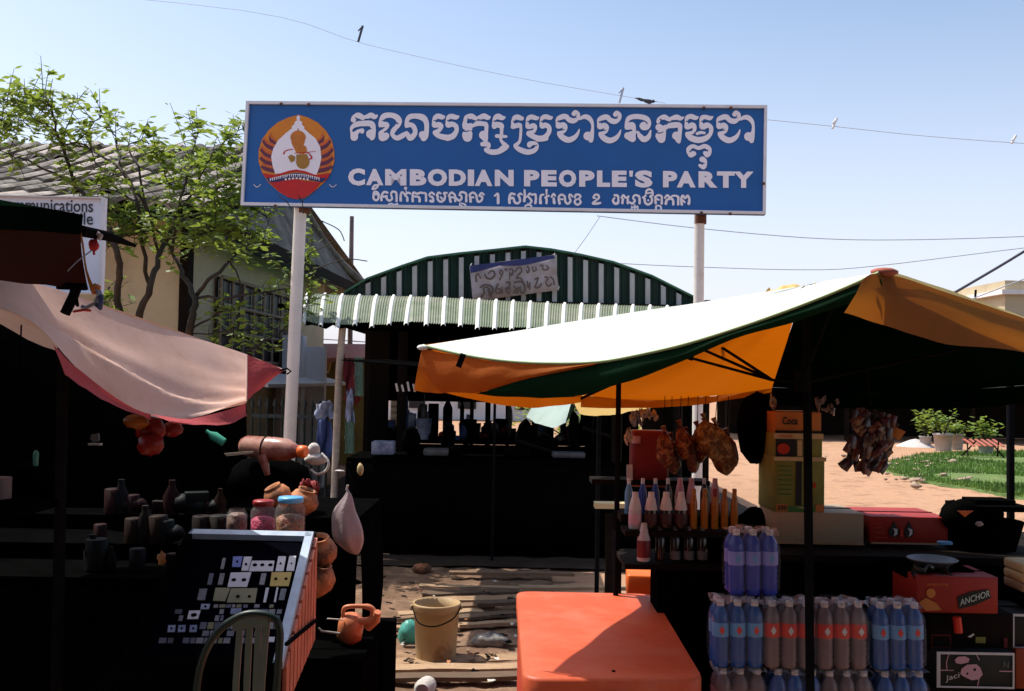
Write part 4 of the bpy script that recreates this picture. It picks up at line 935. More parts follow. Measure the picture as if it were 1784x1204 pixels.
def lineY(px, p0, p1):      # distance at which the line p0-p1 is met in plan
    d = ray(px, 600); k = d.x/d.y
    dx, dy = p1.x-p0.x, p1.y-p0.y; t = (k*p0.y-p0.x)/(dx-k*dy); return p0.y+dy*t
def hem(pts, p0, p1, off_=0): return [P(x_, y_, lineY(x_, p0, p1)+off_) for x_, y_ in pts]
# near white panel: from the sagging hem A-B up to the peak
h1 = hem([(737, 603), (800, 618), (870, 629), (950, 634), (1040, 632), (1120, 618), (1200, 599), (1290, 571), (1370, 543), (1450, 512), (1530, 477)], A_, B_)
rows = [h1]
for s_ in (.25, .5, .75, 1.0):
    rows.append([mid(p, K0, s_)-Vector((0, 0, .045*math.sin(math.pi*s_)*math.sin(math.pi*i_/(len(h1)-1))-.0*1)) for i_, p in enumerate(h1)])
rows[-1] = [K0+Vector((.0005*i_, 0, 0)) for i_ in range(len(h1))]
MB().grid(cloth_rows(rows, 4, 4, .003, 6, 3)).build('canopy_panel', M_whitec, U, label='white sunlit canopy panel facing the lane')
# panel A-D (orange, seen from below), D-C and C-B
def panel(p0, p1, m_, label, sag=.05, hs=.04):
    base = [mid(p0, p1, k/8)-Vector((0, 0, hs*math.sin(math.pi*k/8))) for k in range(9)]
    rows = [base]+[[mid(p, K0, s_)-Vector((0, 0, sag*math.sin(math.pi*s_)*math.sin(math.pi*i_/8))) for i_, p in enumerate(base)] for s_ in (.33, .66)]+[[K0+Vector((0, .0005*i_, -.002)) for i_ in range(9)]]
    MB().grid(cloth_rows(rows, 3, 4, .004, 5, 4)).build('canopy_panel', m_, U, label=label)
panel(A_, D_, M_orange, 'orange canopy panel glowing with sun', .03, .05)
panel(D_, M0, M_orange, 'orange far canopy panel', .03, .03)
panel(M0, Cc, M_green_shade, 'dark green canopy panel on the far side')
panel(Cc, B_, M_green_shade, 'dark green canopy panel on the right')
# orange valance at corner A, green valance along A-B
def patch(top, bot, p0, p1, m_, label, o_=0, lab='valance', wr=.003, both=None):
    a = hem(top, p0, p1, o_); b = hem(bot, p0, p1, (both if both is not None else o_))
    m2 = [mid(p, q_, .5)+Vector((0, -.012, 0)) for p, q_ in zip(a, b)]
    return MB().grid(cloth_rows([a, m2, b], 5, 4, wr, 8, 5)).build(lab, m_, U, label=label)
patch([(735, 606), (800, 620), (870, 630), (950, 634), (1034, 633)], [(721, 682), (750, 684), (800, 684), (845, 680), (1036, 636)], A_, B_, M_orange, 'orange corner valance', -.004)
patch([(1000, 634), (1040, 633), (1120, 619), (1200, 600), (1290, 572), (1370, 544), (1450, 513), (1531, 480)],
      [(832, 686), (990, 692), (1080, 668), (1165, 640), (1275, 592), (1392, 557), (1460, 536), (1536, 508)], A_, B_, M_green, 'dark green valance along the near edge', .0)
patch([(860, 676), (930, 660), (1034, 634)], [(826, 687), (900, 692), (1000, 692)], A_, B_, M_green, 'dark green valance along the near edge', .004)
# green edge piping
MB().tube([p+Vector((0, -.004, .002)) for p in [Vector(v) for v in spline(h1, 4)]], .005, 5).build('edge_piping', mat('pale_green_edge', (.32, .42, .22), rough=.7), U)
# pale lit flap under the far hem
f0 = [P(1060, 684, 3.62), P(1110, 690, 3.68), P(1160, 690, 3.75)]
rows = [[P(998, 686, 4.62), P(1040, 684, 4.64), P(1090, 688, 4.6), P(1150, 695, 4.55)], [P(1002, 706, 4.70), P(1045, 706, 4.74), P(1095, 705, 4.7), P(1150, 703, 4.6)], [P(1010, 722, 4.85), P(1050, 724, 4.9), P(1095, 718, 4.85), P(1152, 707, 4.65)]]
MB().grid(cloth_rows(rows, 4, 4, .004, 10, 6)).build('flap', M_yel, U, label='pale yellow flap of the far hem caught by the sun')
# far hem valances (orange), A-D
def hang(p0, p1, n, drop, m_, label, sg=.05, o_=Vector((0, 0, 0))):
    a = [mid(p0, p1, k/n)-Vector((0, 0, sg*math.sin(math.pi*k/n))) for k in range(n+1)]
    b = [p-Vector((0, 0, drop(k/n))) + o_ + Vector((0, .01*math.sin(k*2.3), 0)) for k, p in enumerate(a)]
    MB().grid(cloth_rows([a, [mid(p, q_) for p, q_ in zip(a, b)], b], 3, 3, .003, 6, 8)).build('valance', m_, U, label=label)
hang(A_, D_, 8, lambda t_: .13-.10*t_, M_orange, 'orange far valance', .045)
hang(D_, M0, 6, lambda t_: .05-.03*t_, M_orange, 'orange far valance', .03)
hang(M0, Cc, 8, lambda t_: .07, M_green_shade, 'dark green far valance', .04)
# right hem valance, amber
tp = [(1503, 484), (1531, 476), (1600, 493), (1700, 526), (1784, 556), (1880, 592), (2020, 640)]
bt2 = [(1470, 546), (1520, 561), (1585, 580), (1650, 600), (1784, 612), (1900, 640), (2040, 690)]
patch(tp, bt2, B_, Cc, M_amber, 'amber valance along the right edge', -.006, both=-.03)
rows = [hem([(1520, 476), (1545, 472), (1620, 495), (1700, 522), (1790, 554), (1900, 598)], B_, Cc, .03), hem([(1512, 490), (1548, 492), (1620, 508), (1700, 535), (1790, 564), (1900, 608)], B_, Cc, -.012)]
MB().grid(cloth_rows(rows, 4, 3, .002, 6, 9)).build('hem_band', M_yel, U, label='yellow hem band on the right edge')
MB().tube([P(1516, 506, 2.66), P(1522, 514, 2.65), P(1526, 524, 2.66), P(1519, 528, 2.67)], [.002, .006, .005, .002], 6).build('tie', M_white, U)
MB().sphere(P(1541, 474, 2.7), .025, 8, 5, (1.6, 1, .5)).build('corner_cap', M_redroof, U)
MB().sphere(A_+Vector((0, -.01, -.005)), .012, 8, 6, (1.6, 1, .8)).build('corner_cap', M_whitec, U)
# crumpled vent cloth on the peak
rows = [[P(1322+20*j, 521-5*j+3*math.sin(j*2), 3.42) for j in range(6)], [P(1330+20*j, 508-3*j+6*math.sin(j*1.7+1), 3.46) for j in range(6)], [P(1340+16*j, 502-1.2*j+2.5*math.sin(j*2.2), 3.5) for j in range(6)]]
MB().grid(cloth_rows(rows, 4, 3, .006, 12, 2)).build('vent_cloth', M_yel, U)
# pole, runner, struts, ribs
pb = P(1416, 1180, 3.1); pbm = Vector((pb.x+.004, 3.1, 0))
MB().tube([pbm, P(1405, 560, 3.36), K0-Vector((0, 0, .01))], .0145, 12).build('pole', M_metal, U)
rn = P(1398, 668, 3.3); MB().tube([rn-Vector((0, 0, .03)), rn+Vector((0, 0, .04))], .026, 10).build('runner', M_metal, U)
for p_ in (P(1160, 612, 3.6), P(1213, 604, 3.8), P(1243, 596, 3.95)):
    MB().tube([rn, P(1345, 662, 3.34), p_], .0055, 6).build('strut', M_metal, U)
MB().tube([rn, mid(K0, Cc, .55)-Vector((0, 0, .03))], .0055, 6).build('strut', M_metal, U)
MB().tube([rn, mid(K0, B_, .55)-Vector((0, 0, .02))], .0055, 6).build('strut', M_metal, U)
for p_ in (A_, B_, Cc, D_): MB().tube([K0-Vector((0, 0, .02)), mid(K0, p_, .5)-Vector((0, 0, .025)), p_-Vector((0, 0, .012))], .006, 6).build('rib', M_metal, U)
MB().box(P(1198, 617, 3.5), (.045, .01, .035), ry=.3).build('strap', M_metal, U)
MB().box(P(803, 628, 3.1), (.018, .008, .045), ry=.35).build('strap', M_metal, U)
MB().lathe([(.2, 0), (.19, .06), (.03, .09)], pbm, 16).build('base', M_metal, U)
# ---------------------------------------------------------------- small green / white parasol behind
Y2 = 6.6
U2 = thing('small_parasol', 'small pale green parasol whose drooping corner shows under the orange canopy', 'parasol', (P(1040, 700, 7.2).x, 7.2, 0))
pk = P(1045, 640, 7.2); c0 = P(957, 742, Y2); c1 = P(1125, 708, 6.7); c2 = P(1130, 700, 7.9); c3 = P(925, 700, 7.7)
M_pg = mat('pale_green_canvas', (.36, .46, .42), rough=.8, var=.08, transl=.2)
MB().grid(cloth_rows([[P(917, 727, 7.0), P(938, 738, 6.8), P(962, 744, 6.6), P(985, 737, 6.6)], [P(930, 705, 7.1), P(950, 706, 7.0), P(972, 712, 6.8), P(992, 712, 6.7)], [P(944, 690, 7.2), P(962, 688, 7.1), P(980, 686, 7.0), P(1001, 684, 6.9)]], 4, 4, .008, 7, 3)).build('canopy_panel', M_pg, U2, label='pale sunlit panel of the drooping corner')
MB().grid(cloth_rows([[P(985, 737, 6.6), P(992, 728, 6.75), P(998, 716, 6.9)], [P(992, 712, 6.7), P(996, 705, 6.8), P(1000, 698, 6.95)], [P(1001, 684, 6.9), P(1003, 684, 6.95), P(1004, 684, 7.0)]], 4, 4)).build('canopy_panel', M_green, U2, label='dark green panel of the drooping corner')
MB().grid([[P(944, 690, 7.2), P(980, 686, 7.0), P(1001, 684, 6.9)], [pk, pk+Vector((.001, 0, 0)), pk+Vector((.002, 0, 0))]]).build('canopy_panel', M_pg, U2)
MB().grid([[P(1001, 684, 6.9), P(1080, 690, 7.0), P(1125, 700, 7.3)], [pk, pk+Vector((.001, 0, 0)), pk+Vector((.002, 0, 0))]]).build('canopy_panel', M_green, U2)
MB().tube([(pk.x, 7.2, 0), pk], .016, 8).build('pole', M_metal, U2)
# ================================================================ PINK PARASOL (left)
M_pink = mat('pink_canvas', (.70, .45, .36), rough=.85, var=.07, vs=3, transl=.10, dirt=(.52, .30, .21), ds=3, dlo=.46, dhi=.72, bump=.06, bs=120)
M_pinkr = mat('red_canvas', (.40, .055, .06), rough=.85, var=.12, vs=4, transl=.15, bump=.2, bs=90)
U3 = thing('pink_parasol', 'faded pink parasol with red hem drooping over the left stall', 'parasol', (P(120, 700, 2.9).x, 2.9, 0))
YR = lambda px: 1.75+1.35*max(0, px+60)/555       # ridge distance grows towards the corner
top_ = [(-150, 470), (0, 489), (90, 503), (185, 533), (300, 573), (370, 598), (430, 618)]
m1_ = [(-140, 480), (20, 520), (120, 565), (210, 605), (300, 635), (375, 650), (430, 652)]
m2_ = [(-130, 490), (30, 545), (120, 600), (200, 645), (290, 680), (370, 690), (430, 688)]
bo_ = [(-120, 500), (40, 556), (125, 632), (200, 692), (262, 722), (350, 728), (428, 702)]
rows = [[P(x_, y_, YR(x_)+dy) for x_, y_ in r_] for r_, dy in ((top_, .28), (m1_, .16), (m2_, .05), (bo_, -.02))]
g = cloth_rows(rows, 6, 7, 0)
for i_, r_ in enumerate(g):
    for j_, p in enumerate(r_):
        u = j_/len(r_); v = i_/len(g)
        w1 = v-.30-.42*u
        p.z += .006*math.sin(v*7+u*8)*math.sin(u*3.1)+.004*math.sin(u*19-v*16)*v-.022*math.exp(-(w1*w1)/.004)*math.sin(math.pi*min(1, u*1.1))+.010*math.exp(-((w1-.12)**2)/.003)*math.sin(math.pi*u)
        p.z += .005*math.sin(v*34-u*6)*max(0, u-.45)*2*v
MB().grid(g).build('canopy_panel', M_pink, U3, label='faded pink sunlit canopy panel')
rows = [[P(430, 618, 3.0), P(462, 630, 3.03), P(496, 644, 3.06)], [P(430, 652, 2.96), P(458, 652, 3.0), P(488, 650, 3.05)], [P(429, 700, 2.90), P(448, 682, 2.97), P(470, 664, 3.03)]]
MB().grid(cloth_rows(rows, 4, 4, .003, 6, 3)).build('corner_panel', M_pinkr, U3, label='red triangular corner of the pink parasol')
rows = [[P(262, 722, 2.48), P(330, 729, 2.62), P(390, 716, 2.76), P(428, 702, 2.88)], [P(290, 733, 2.47), P(345, 736, 2.62), P(395, 733, 2.75), P(428, 718, 2.88)], [P(300, 737, 2.5), P(355, 741, 2.62), P(400, 738, 2.75), P(430, 724, 2.88)]]
MB().grid(cloth_rows(rows, 4, 3, .002, 6, 3)).build('valance', M_pinkr, U3, label='red valance on the lit hem')
rows = [[P(92, 600, 2.08), P(125, 632, 2.16), P(200, 692, 2.34), P(262, 722, 2.48)], [P(104, 628, 2.1), P(135, 655, 2.18), P(200, 700, 2.34), P(262, 727, 2.48)], [P(114, 652, 2.12), P(150, 680, 2.2), P(205, 708, 2.34), P(262, 731, 2.48)]]
MB().grid(cloth_rows(rows, 4, 3, .003, 6, 3)).build('valance', M_pinkr, U3, label='red valance on the shaded hem')
# far slopes behind the ridge (their shade falls over the stall)
pr = [P(x_, y_, YR(x_)+.28) for x_, y_ in top_]+[P(496, 644, 3.06)]
far = [p+Vector((-.95, .85, (.10, .10, .10, .09, .05, .0, -.03, 0)[i_]))*(1, 1, 1, 1, 1, .95, .72, 0)[i_] for i_, p in enumerate(pr)]
MB().grid(cloth_rows([pr, [mid(a, b)-Vector((0, 0, .01)) for a, b in zip(pr, far)], far], 3, 3)).build('canopy_panel', M_pink, U3, label='far slope of the pink canopy')
lf_ = P(-150, 470, 1.9); 
MB().tube([(P(120, 700, 2.9).x, 2.9, 0), P(112, 548, 2.9)+Vector((0, 0, -.03))], .016, 10).build('pole', M_metal, U3)
MB().tube([P(455, 640, 3.09), P(475, 645, 3.07), P(497, 649, 3.06)], .006, 6).build('rib', M_metal, U3)
MB().tube([P(488, 645, 3.04), P(500, 642, 3.06), P(507, 647, 3.06), P(500, 652, 3.06)], .003, 5).build('hook', M_metal, U3)
MB().tube([P(430, 618, 2.99), P(430, 652, 2.955), P(429, 700, 2.895)], .003, 5).build('seam', M_pink, U3)
# ================================================================ MAROON PARASOL (top left, near)
M_mar = mat('maroon_canvas', (.018, .002, .0015), rough=.85, var=.5, vs=2.5, transl=.25, tcol=(.12, .014, .006))
M_dgr = mat('dark_green_canvas', (.0015, .005, .0025), rough=.95, var=.3, spec=.05)
U4 = thing('maroon_parasol', 'near dark maroon and green parasol cutting in at the left edge above the pink one', 'parasol', (-1.9, 1.6, 0))
MB().grid(cloth_rows([[P(-260, 345, 1.3), P(-100, 350, 1.35), P(0, 358, 1.4), P(70, 362, 1.45), P(145, 374, 1.5)], [P(-260, 390, 1.3), P(-100, 395, 1.34), P(0, 400, 1.38), P(70, 403, 1.43), P(141, 409, 1.48)]], 4, 3)).build('valance', M_dgr, U4, label='dark green upper band')
MB().grid(cloth_rows([[P(-260, 385, 1.32), P(-100, 390, 1.36), P(0, 395, 1.4), P(70, 400, 1.44), P(141, 404, 1.49)], [P(-260, 440, 1.34), P(-100, 440, 1.37), P(0, 445, 1.42), P(70, 448, 1.46), P(144, 450, 1.5)], [P(-260, 478, 1.36), P(-100, 482, 1.4), P(0, 490, 1.44), P(80, 496, 1.48), P(155, 508, 1.52)]], 4, 4, .003)).build('canopy_panel', M_mar, U4, label='dark maroon canopy side')
MB().grid(cloth_rows([[P(136, 404, 1.495), P(142, 425, 1.5), P(148, 470, 1.5), P(158, 508, 1.52)], [P(141, 404, 1.5), P(146, 425, 1.505), P(152, 470, 1.505), P(166, 505, 1.52)]], 3, 2)).build('hem_band', M_amber, U4)
# roof of the maroon parasol reaches out of the picture to the left
MB().grid([[P(145, 374, 1.5), P(0, 358, 1.4), P(-260, 345, 1.3)], [P(120, 380, 2.4), P(-100, 330, 2.3), P(-420, 290, 2.2)]]).build('canopy_panel', M_dgr, U4)
MB().tube([P(140, 402, 1.52), P(190, 412, 1.62), P(235, 428, 1.72)], [.009, .008, .003], 8).build('rib_end', M_metal, U4)
MB().tube([P(100, 498, 1.5), P(150, 500, 1.5)], .006, 6).build('rib', M_metal, U4)
MB().tube([P(134, 500, 1.5), P(128, 516, 1.5), P(113, 547, 1.5)], .0075, 6).build('strap', M_metal, U4)
MB().tube([P(128, 502, 1.5), P(130, 520, 1.5), P(136, 534, 1.5)], [.006, .005, .002], 6).build('strap', M_metal, U4)
MB().tube([P(165, 500, 1.5), P(172, 512, 1.49), P(166, 528, 1.5), P(150, 536, 1.5), P(142, 534, 1.5)], .003, 5).build('cord', M_palecl, U4)
MB().tube([P(170, 505, 1.5), P(176, 520, 1.49), P(174, 537, 1.5), P(168, 530, 1.5)], .004, 5).build('knot', M_bluecl, U4)
MB().sphere(P(167, 504, 1.5), .008, 8, 6, jit=.2).build('knot', mat('orange_tie', (.5, .16, .04), rough=.7), U4)
M_rtie = mat('red_tie', (.5, .03, .03), rough=.7)
MB().sphere(P(163, 427, 1.56), .008, 8, 6, (1, .6, 1.2), jit=.2).tube([P(163, 432, 1.56), P(164, 444, 1.56)], .002, 4).build('ribbon', M_rtie, U4)
MB().tube([P(170, 407, 1.56), P(176, 410, 1.56), P(172, 418, 1.56)], .004, 5).build('ribbon', mat('white_tie', (.6, .5, .5)), U4)
MB().tube([P(110, 480, 1.5), P(135, 455, 1.48), P(160, 436, 1.5)], .0012, 4).build('cord', M_palecl, U4)
MB().tube([P(128, 543, 1.5), P(145, 540, 1.49), P(158, 541, 1.5)], .002, 4).build('cord', M_rtie, U4)
MB().tube([(-1.9, 1.6, 0), (-1.9, 1.6, 1.9)], .02, 8).build('pole', M_metal, U4)
# ================================================================ LEFT STALL
def tarp(name, label, pts, m_, cat='tarpaulin', wr=.02, thick=.006, seed=1, th=None):
    return solo(name, MB().grid(cloth_rows(pts, 4, 4, wr, 7, seed)), m_, label, cat, None, thick)
yb = 4.7
tarp('shade_backdrop', 'black sheet standing in for the deep shade at the back of the left stall', [[Vector((x_, yb+.05*math.sin(x_*4), 1.66+(-1.27-x_)*.26)) for x_ in (-4.6, -3.6, -2.6, -1.9, -1.27)], [Vector((x_, yb+.08*math.sin(x_*4), .75)) for x_ in (-4.6, -3.6, -2.6, -1.9, -1.24)], [Vector((x_, yb+.05*math.sin(x_*5), 0)) for x_ in (-4.6, -3.6, -2.6, -1.9, -1.22)]], M_black, wr=.0)  # black sheet put behind the stall in place of deep shade
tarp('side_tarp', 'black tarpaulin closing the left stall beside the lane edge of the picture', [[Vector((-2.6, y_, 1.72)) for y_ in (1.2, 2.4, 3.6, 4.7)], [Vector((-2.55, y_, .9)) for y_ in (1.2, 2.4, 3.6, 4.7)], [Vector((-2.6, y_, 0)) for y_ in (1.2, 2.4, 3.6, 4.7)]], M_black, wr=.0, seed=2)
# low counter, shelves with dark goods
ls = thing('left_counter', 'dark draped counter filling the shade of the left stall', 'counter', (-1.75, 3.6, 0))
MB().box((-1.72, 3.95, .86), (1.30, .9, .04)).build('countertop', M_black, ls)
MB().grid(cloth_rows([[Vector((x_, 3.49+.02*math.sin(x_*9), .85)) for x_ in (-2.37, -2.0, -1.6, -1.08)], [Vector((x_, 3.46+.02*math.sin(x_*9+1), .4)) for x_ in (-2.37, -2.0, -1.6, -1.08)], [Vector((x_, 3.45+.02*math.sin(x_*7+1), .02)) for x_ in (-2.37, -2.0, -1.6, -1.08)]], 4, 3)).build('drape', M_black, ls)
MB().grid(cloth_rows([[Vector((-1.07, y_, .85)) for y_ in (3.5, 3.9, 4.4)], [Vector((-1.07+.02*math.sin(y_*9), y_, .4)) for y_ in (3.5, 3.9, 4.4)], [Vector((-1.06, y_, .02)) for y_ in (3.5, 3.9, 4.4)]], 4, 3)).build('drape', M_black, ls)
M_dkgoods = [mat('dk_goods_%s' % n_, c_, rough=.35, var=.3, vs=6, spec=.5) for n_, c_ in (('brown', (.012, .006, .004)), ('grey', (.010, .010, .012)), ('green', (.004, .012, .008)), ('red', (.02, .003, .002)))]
rnd = random.Random(5)
# ---- display case
M_al = mat('pale_frame', (.38, .46, .56), rough=.45, var=.2); M_slat = mat('salmon_slat', (.62, .17, .10), rough=.6, var=.18, vs=10, dirt=(.35, .10, .06), ds=6); M_slat2 = mat('groove', (.10, .03, .02), rough=.8)
M_velvet = mat('black_velvet', (.002, .002, .004), rough=1, spec=0)
tr_ = P(545, 936, 3.35); br_ = P(491, 1166, 2.62)          # top right and bottom right corners of the slanted lid
wd_ = Vector((-1, .03, 0)); W1 = .41
tl_ = tr_+wd_*W1; bl_ = br_+wd_*W1
DC = thing('display_case', 'slanted jewellery display case with salmon slatted side', 'display case', (tr_.x-.3, 3.0, 0))
LN = (tr_-br_).cross(wd_).normalized()
if LN.y > 0: LN = -LN
lp = lambda x_, y_, o_=0: PL(x_, y_, br_+LN*o_, LN)
dn = Vector((0, 0, -.14))
MB().prism([br_, tr_, tl_, bl_], -LN*.012).build('case_bed', M_velvet, DC)
def rail(a, b, w_, name='frame_rail'):
    d = (b-a).normalized(); s_ = LN.cross(d).normalized()
    MB().prism([a-s_*w_/2, b-s_*w_/2, b+s_*w_/2, a+s_*w_/2], LN*.02).build(name, M_al, DC)
rail(tr_+wd_*.01, br_+wd_*.01, .026); rail(tr_+(br_-tr_)*.02, tl_+(bl_-tl_)*.02, .034)
M_al_, M_al = M_al, M_black; rail(tl_, bl_, .02); rail(br_, bl_, .02); M_al = M_al_
# side: salmon slats standing side by side between lid edge and base
side_top = [P(548, 937, 3.35), P(491, 1168, 2.62)]; side_bot = [P(544, 1096, 3.35), P(491, 1204, 2.62)]
sb2 = P(543, 1125, 3.32)
n = 9
for k in range(n):
    a0 = mid(side_top[0], side_top[1], k/n); a1 = mid(side_top[0], side_top[1], (k+.78)/n)
    c0_ = mid(Vector((side_top[0].x, 3.35, .72)), Vector((side_top[1].x, 2.62, .72)), k/n); c1_ = mid(Vector((side_top[0].x, 3.35, .72)), Vector((side_top[1].x, 2.62, .72)), (k+.78)/n)
    MB().prism([a0, a1, c1_, c0_], (.010, 0, 0)).build('slat', M_slat, DC)
MB().prism([side_top[0]+Vector((-.004, 0, 0)), side_top[1]+Vector((-.004, 0, 0)), Vector((side_top[1].x-.004, 2.62, .72)), Vector((side_top[0].x-.004, 3.35, .72))], (-.006, 0, 0)).build('side_board', M_slat2, DC)
MB().tube([P(545, 1080, 3.3)+Vector((.012, 0, 0)), P(491, 1122, 2.6)+Vector((.012, 0, 0))], .006, 6).build('cord', M_metal, DC)
MB().box((tr_.x-.27, 3.0, .70), (.5, .72, .03)).build('case_base', M_black, DC)
for dx, dy in ((-.02, -.34), (-.46, -.34), (-.02, .32), (-.46, .32)): MB().tube([(tr_.x+dx-.06, 3.0+dy, 0), (tr_.x+dx-.06, 3.0+dy, .70)], .014, 6).build('leg', M_metal, DC)
# cards of jewellery lying on the velvet
M_card = mat('grey_white_card', (.55, .53, .56), rough=.6, var=.06); M_cardy = mat('yellow_card', (.45, .30, .04), rough=.6, var=.15); M_cardb = mat('blue_card', (.04, .06, .35), rough=.5, var=.2); M_cardo = mat('olive_card', (.20, .18, .07), rough=.6, var=.2)
def zc(x_, y_): return 260+x_/4.24, 920+y_/4.24
def card(pts, m_, dots, nm, lab, cat='jewellery card'):
    q_ = [lp(*zc(*p), .002) for p in pts]; o = MB().prism(q_, LN*.002).build(nm, m_, None)
    tag(o, lab, cat, None)
    for (x_, y_, r_) in dots:
        MB().lathe([(r_/4.24/F*2.2, 0), (r_/4.24/F*2.2, .003), (r_/4.24/F*1.2, .005)], lp(*zc(x_, y_), .004), 8, axis=LN).build('trinket', M_metal, o)
    return o
card([(700, 215), (760, 215), (730, 318), (680, 318)], M_card, [(715, 270, 14)], 'jewellery_card', 'tall white card, leftmost of the whites in the top row of the display case')
card([(758, 245), (925, 245), (915, 322), (735, 322)], M_card, [(780, 275, 24), (835, 275, 22), (895, 275, 24)], 'jewellery_card', 'wide white card with three dark rings in the top row of the display case')
card([(955, 212), (1012, 212), (992, 322), (932, 322)], M_card, [(970, 265, 12)], 'jewellery_card', 'narrow white card second from the right frame rail in the top row')
card([(1035, 210), (1085, 210), (1070, 320), (1012, 320)], M_card, [(1050, 265, 8)], 'jewellery_card', 'narrow white card next to the right frame rail in the top row')
card([(620, 215), (690, 212), (672, 292), (612, 290)], M_cardb, [(650, 250, 12)], 'jewellery_card', 'bright blue card at the left of the top row')
card([(602, 333), (755, 330), (722, 438), (578, 438)], M_card, [(625, 385, 24), (700, 385, 24)], 'jewellery_card', 'white card with two dark pendants in the second row')
card([(905, 330), (1055, 330), (1030, 432), (890, 432)], M_cardy, [(935, 378, 16), (1010, 378, 16)], 'jewellery_card', 'golden yellow card in the second row of the display case')
card([(605, 450), (800, 448), (782, 555), (572, 553)], M_cardo, [(655, 508, 18), (740, 508, 16)], 'jewellery_card', 'cream card with two studs in the third row')
card([(490, 445), (600, 445), (560, 545), (470, 540)], M_cardo, [], 'jewellery_card', 'plain olive card in the third row left of the cream one')
card([(862, 445), (885, 445), (862, 552), (842, 552)], M_card, [], 'pen', 'white stick shaped pen, thicker of the two in the third row', 'pen')
card([(942, 440), (954, 440), (935, 550), (920, 550)], M_card, [], 'pen', 'thin white pen in the third row nearest the right rail', 'pen')
card([(605, 598), (682, 598), (672, 640), (598, 638)], M_palecl, [], 'price_tag', 'small lilac tag below the third row', 'tag')
card([(295, 615), (380, 612), (360, 675), (280, 675)], M_card, [(330, 645, 28)], 'ring_box', 'white framed ring box at the left of the display case', 'ring box')
card([(385, 565), (450, 565), (440, 602), (378, 602)], M_palecl, [(415, 583, 12)], 'ring_box', 'small lilac ring box above the white framed one', 'ring box')
for k, x_ in enumerate((165, 240, 325)): card([(x_-24, 722), (x_+30, 720), (x_+24, 770), (x_-30, 772)], M_palecl, [(x_, 745, 10)], 'earring_card', ('leftmost of the three lilac cards low in the display case', 'middle one of the three lilac cards low in the display case', 'rightmost of the three lilac cards low in the display case')[k], 'earring card')
card([(868, 808), (930, 808), (922, 845), (862, 845)], M_card, [], 'price_tag', 'small white tag beside the slats of the green chair', 'tag')
rnd = random.Random(3); CMD = [mat('dim_card_%d' % q, c_, rough=.6, var=.4, vs=60) for q, c_ in enumerate(((.10, .10, .12), (.05, .05, .09), (.12, .10, .04), (.02, .02, .04), (.16, .15, .16)))]
taken = [(612, 212, 1090, 322), (575, 330, 760, 440), (885, 330, 1060, 434), (465, 445, 960, 556), (275, 560, 455, 680), (598, 598, 684, 642), (140, 718, 360, 775), (860, 805, 932, 848)]
def cut_(x0, y0, x1, y1): return any(x0 < c and x1 > a and y0 < d and y1 > b for a, b, c, d in taken)
kk = 0
for ry, rh in ((225, 80), (338, 84), (452, 84), (568, 24), (604, 34), (650, 40), (700, 50), (762, 40), (815, 40)):
    x_ = 1075-(ry-210)*.22-rnd.uniform(0, 20)
    while x_ > 560-(ry-210)*.8:
        w_ = rnd.uniform(22, 58)
        if not cut_(x_-w_, ry, x_, ry+rh) and rnd.random() < .8:
            sk = rh*.22; kk += 1
            card([(x_-w_, ry), (x_, ry), (x_-sk, ry+rh), (x_-w_-sk, ry+rh)], rnd.choice(CMD), [], 'trinket_card', 'small dim trinket card packed among the brighter cards of the display case')['group'] = 'dim trinket cards in the display case'
        x_ -= w_+rnd.uniform(5, 14)
# ---- green plastic chair before the case
M_gch = mat('pale_green_plastic', (.11, .14, .12), rough=.4, var=.12, spec=.4); M_gchd = mat('dark_green_plastic', (.006, .018, .015), rough=.4, var=.2)
CHY = 2.05
CH = thing('plastic_chair', 'dark green plastic chair with pale back slats standing before the display case', 'chair', (P(430, 1100, CHY).x, 2.3, 0))
arch = [(478, 1250), (486, 1140), (487, 1096), (476, 1076), (450, 1069), (420, 1073), (385, 1095), (360, 1130), (345, 1180), (338, 1260)]
MB().tube([P(x_, y_, CHY) for x_, y_ in [tuple(v) for v in spline(arch, 4)]], .008, 8).build('back_frame', M_gchd, CH)
for (x0_, x1_) in ((418, 411), (434, 430), (450, 446), (464, 456)):
    MB().prism([P(x0_-5, 1080, CHY), P(x0_+6, 1080, CHY), P(x1_+5, 1190, CHY), P(x1_+2, 1270, CHY), P(x1_-7, 1270, CHY), P(x1_-6, 1190, CHY)], (0, .006, 0)).build('back_slat', M_gch, CH)
MB().prism([P(404, 1080, CHY-.004), P(440, 1072, CHY-.004), P(466, 1074, CHY-.004), P(468, 1092, CHY-.004), P(436, 1094, CHY-.004), P(405, 1100, CHY-.004)], (0, .006, 0)).build('top_rail', M_gch, CH)
sx = P(412, 1200, CHY).x
MB().rbox((sx, 2.28, .44), (.36, .42, .03), b=.05).build('seat', M_gchd, CH)
for dx, dy in ((-.15, -.18), (.15, -.18), (-.15, .2), (.15, .2)): MB().tube([(sx+dx, 2.28+dy, .44), (sx+dx*1.2, 2.28+dy*1.15, 0)], [.02, .014], 6).build('leg', M_gchd, CH)
for s_ in (-1, 1): MB().tube([(sx+s_*.15, 2.06, .44), P(412+s_*66, 1250, CHY)], .012, 6).build('back_post', M_gchd, CH)
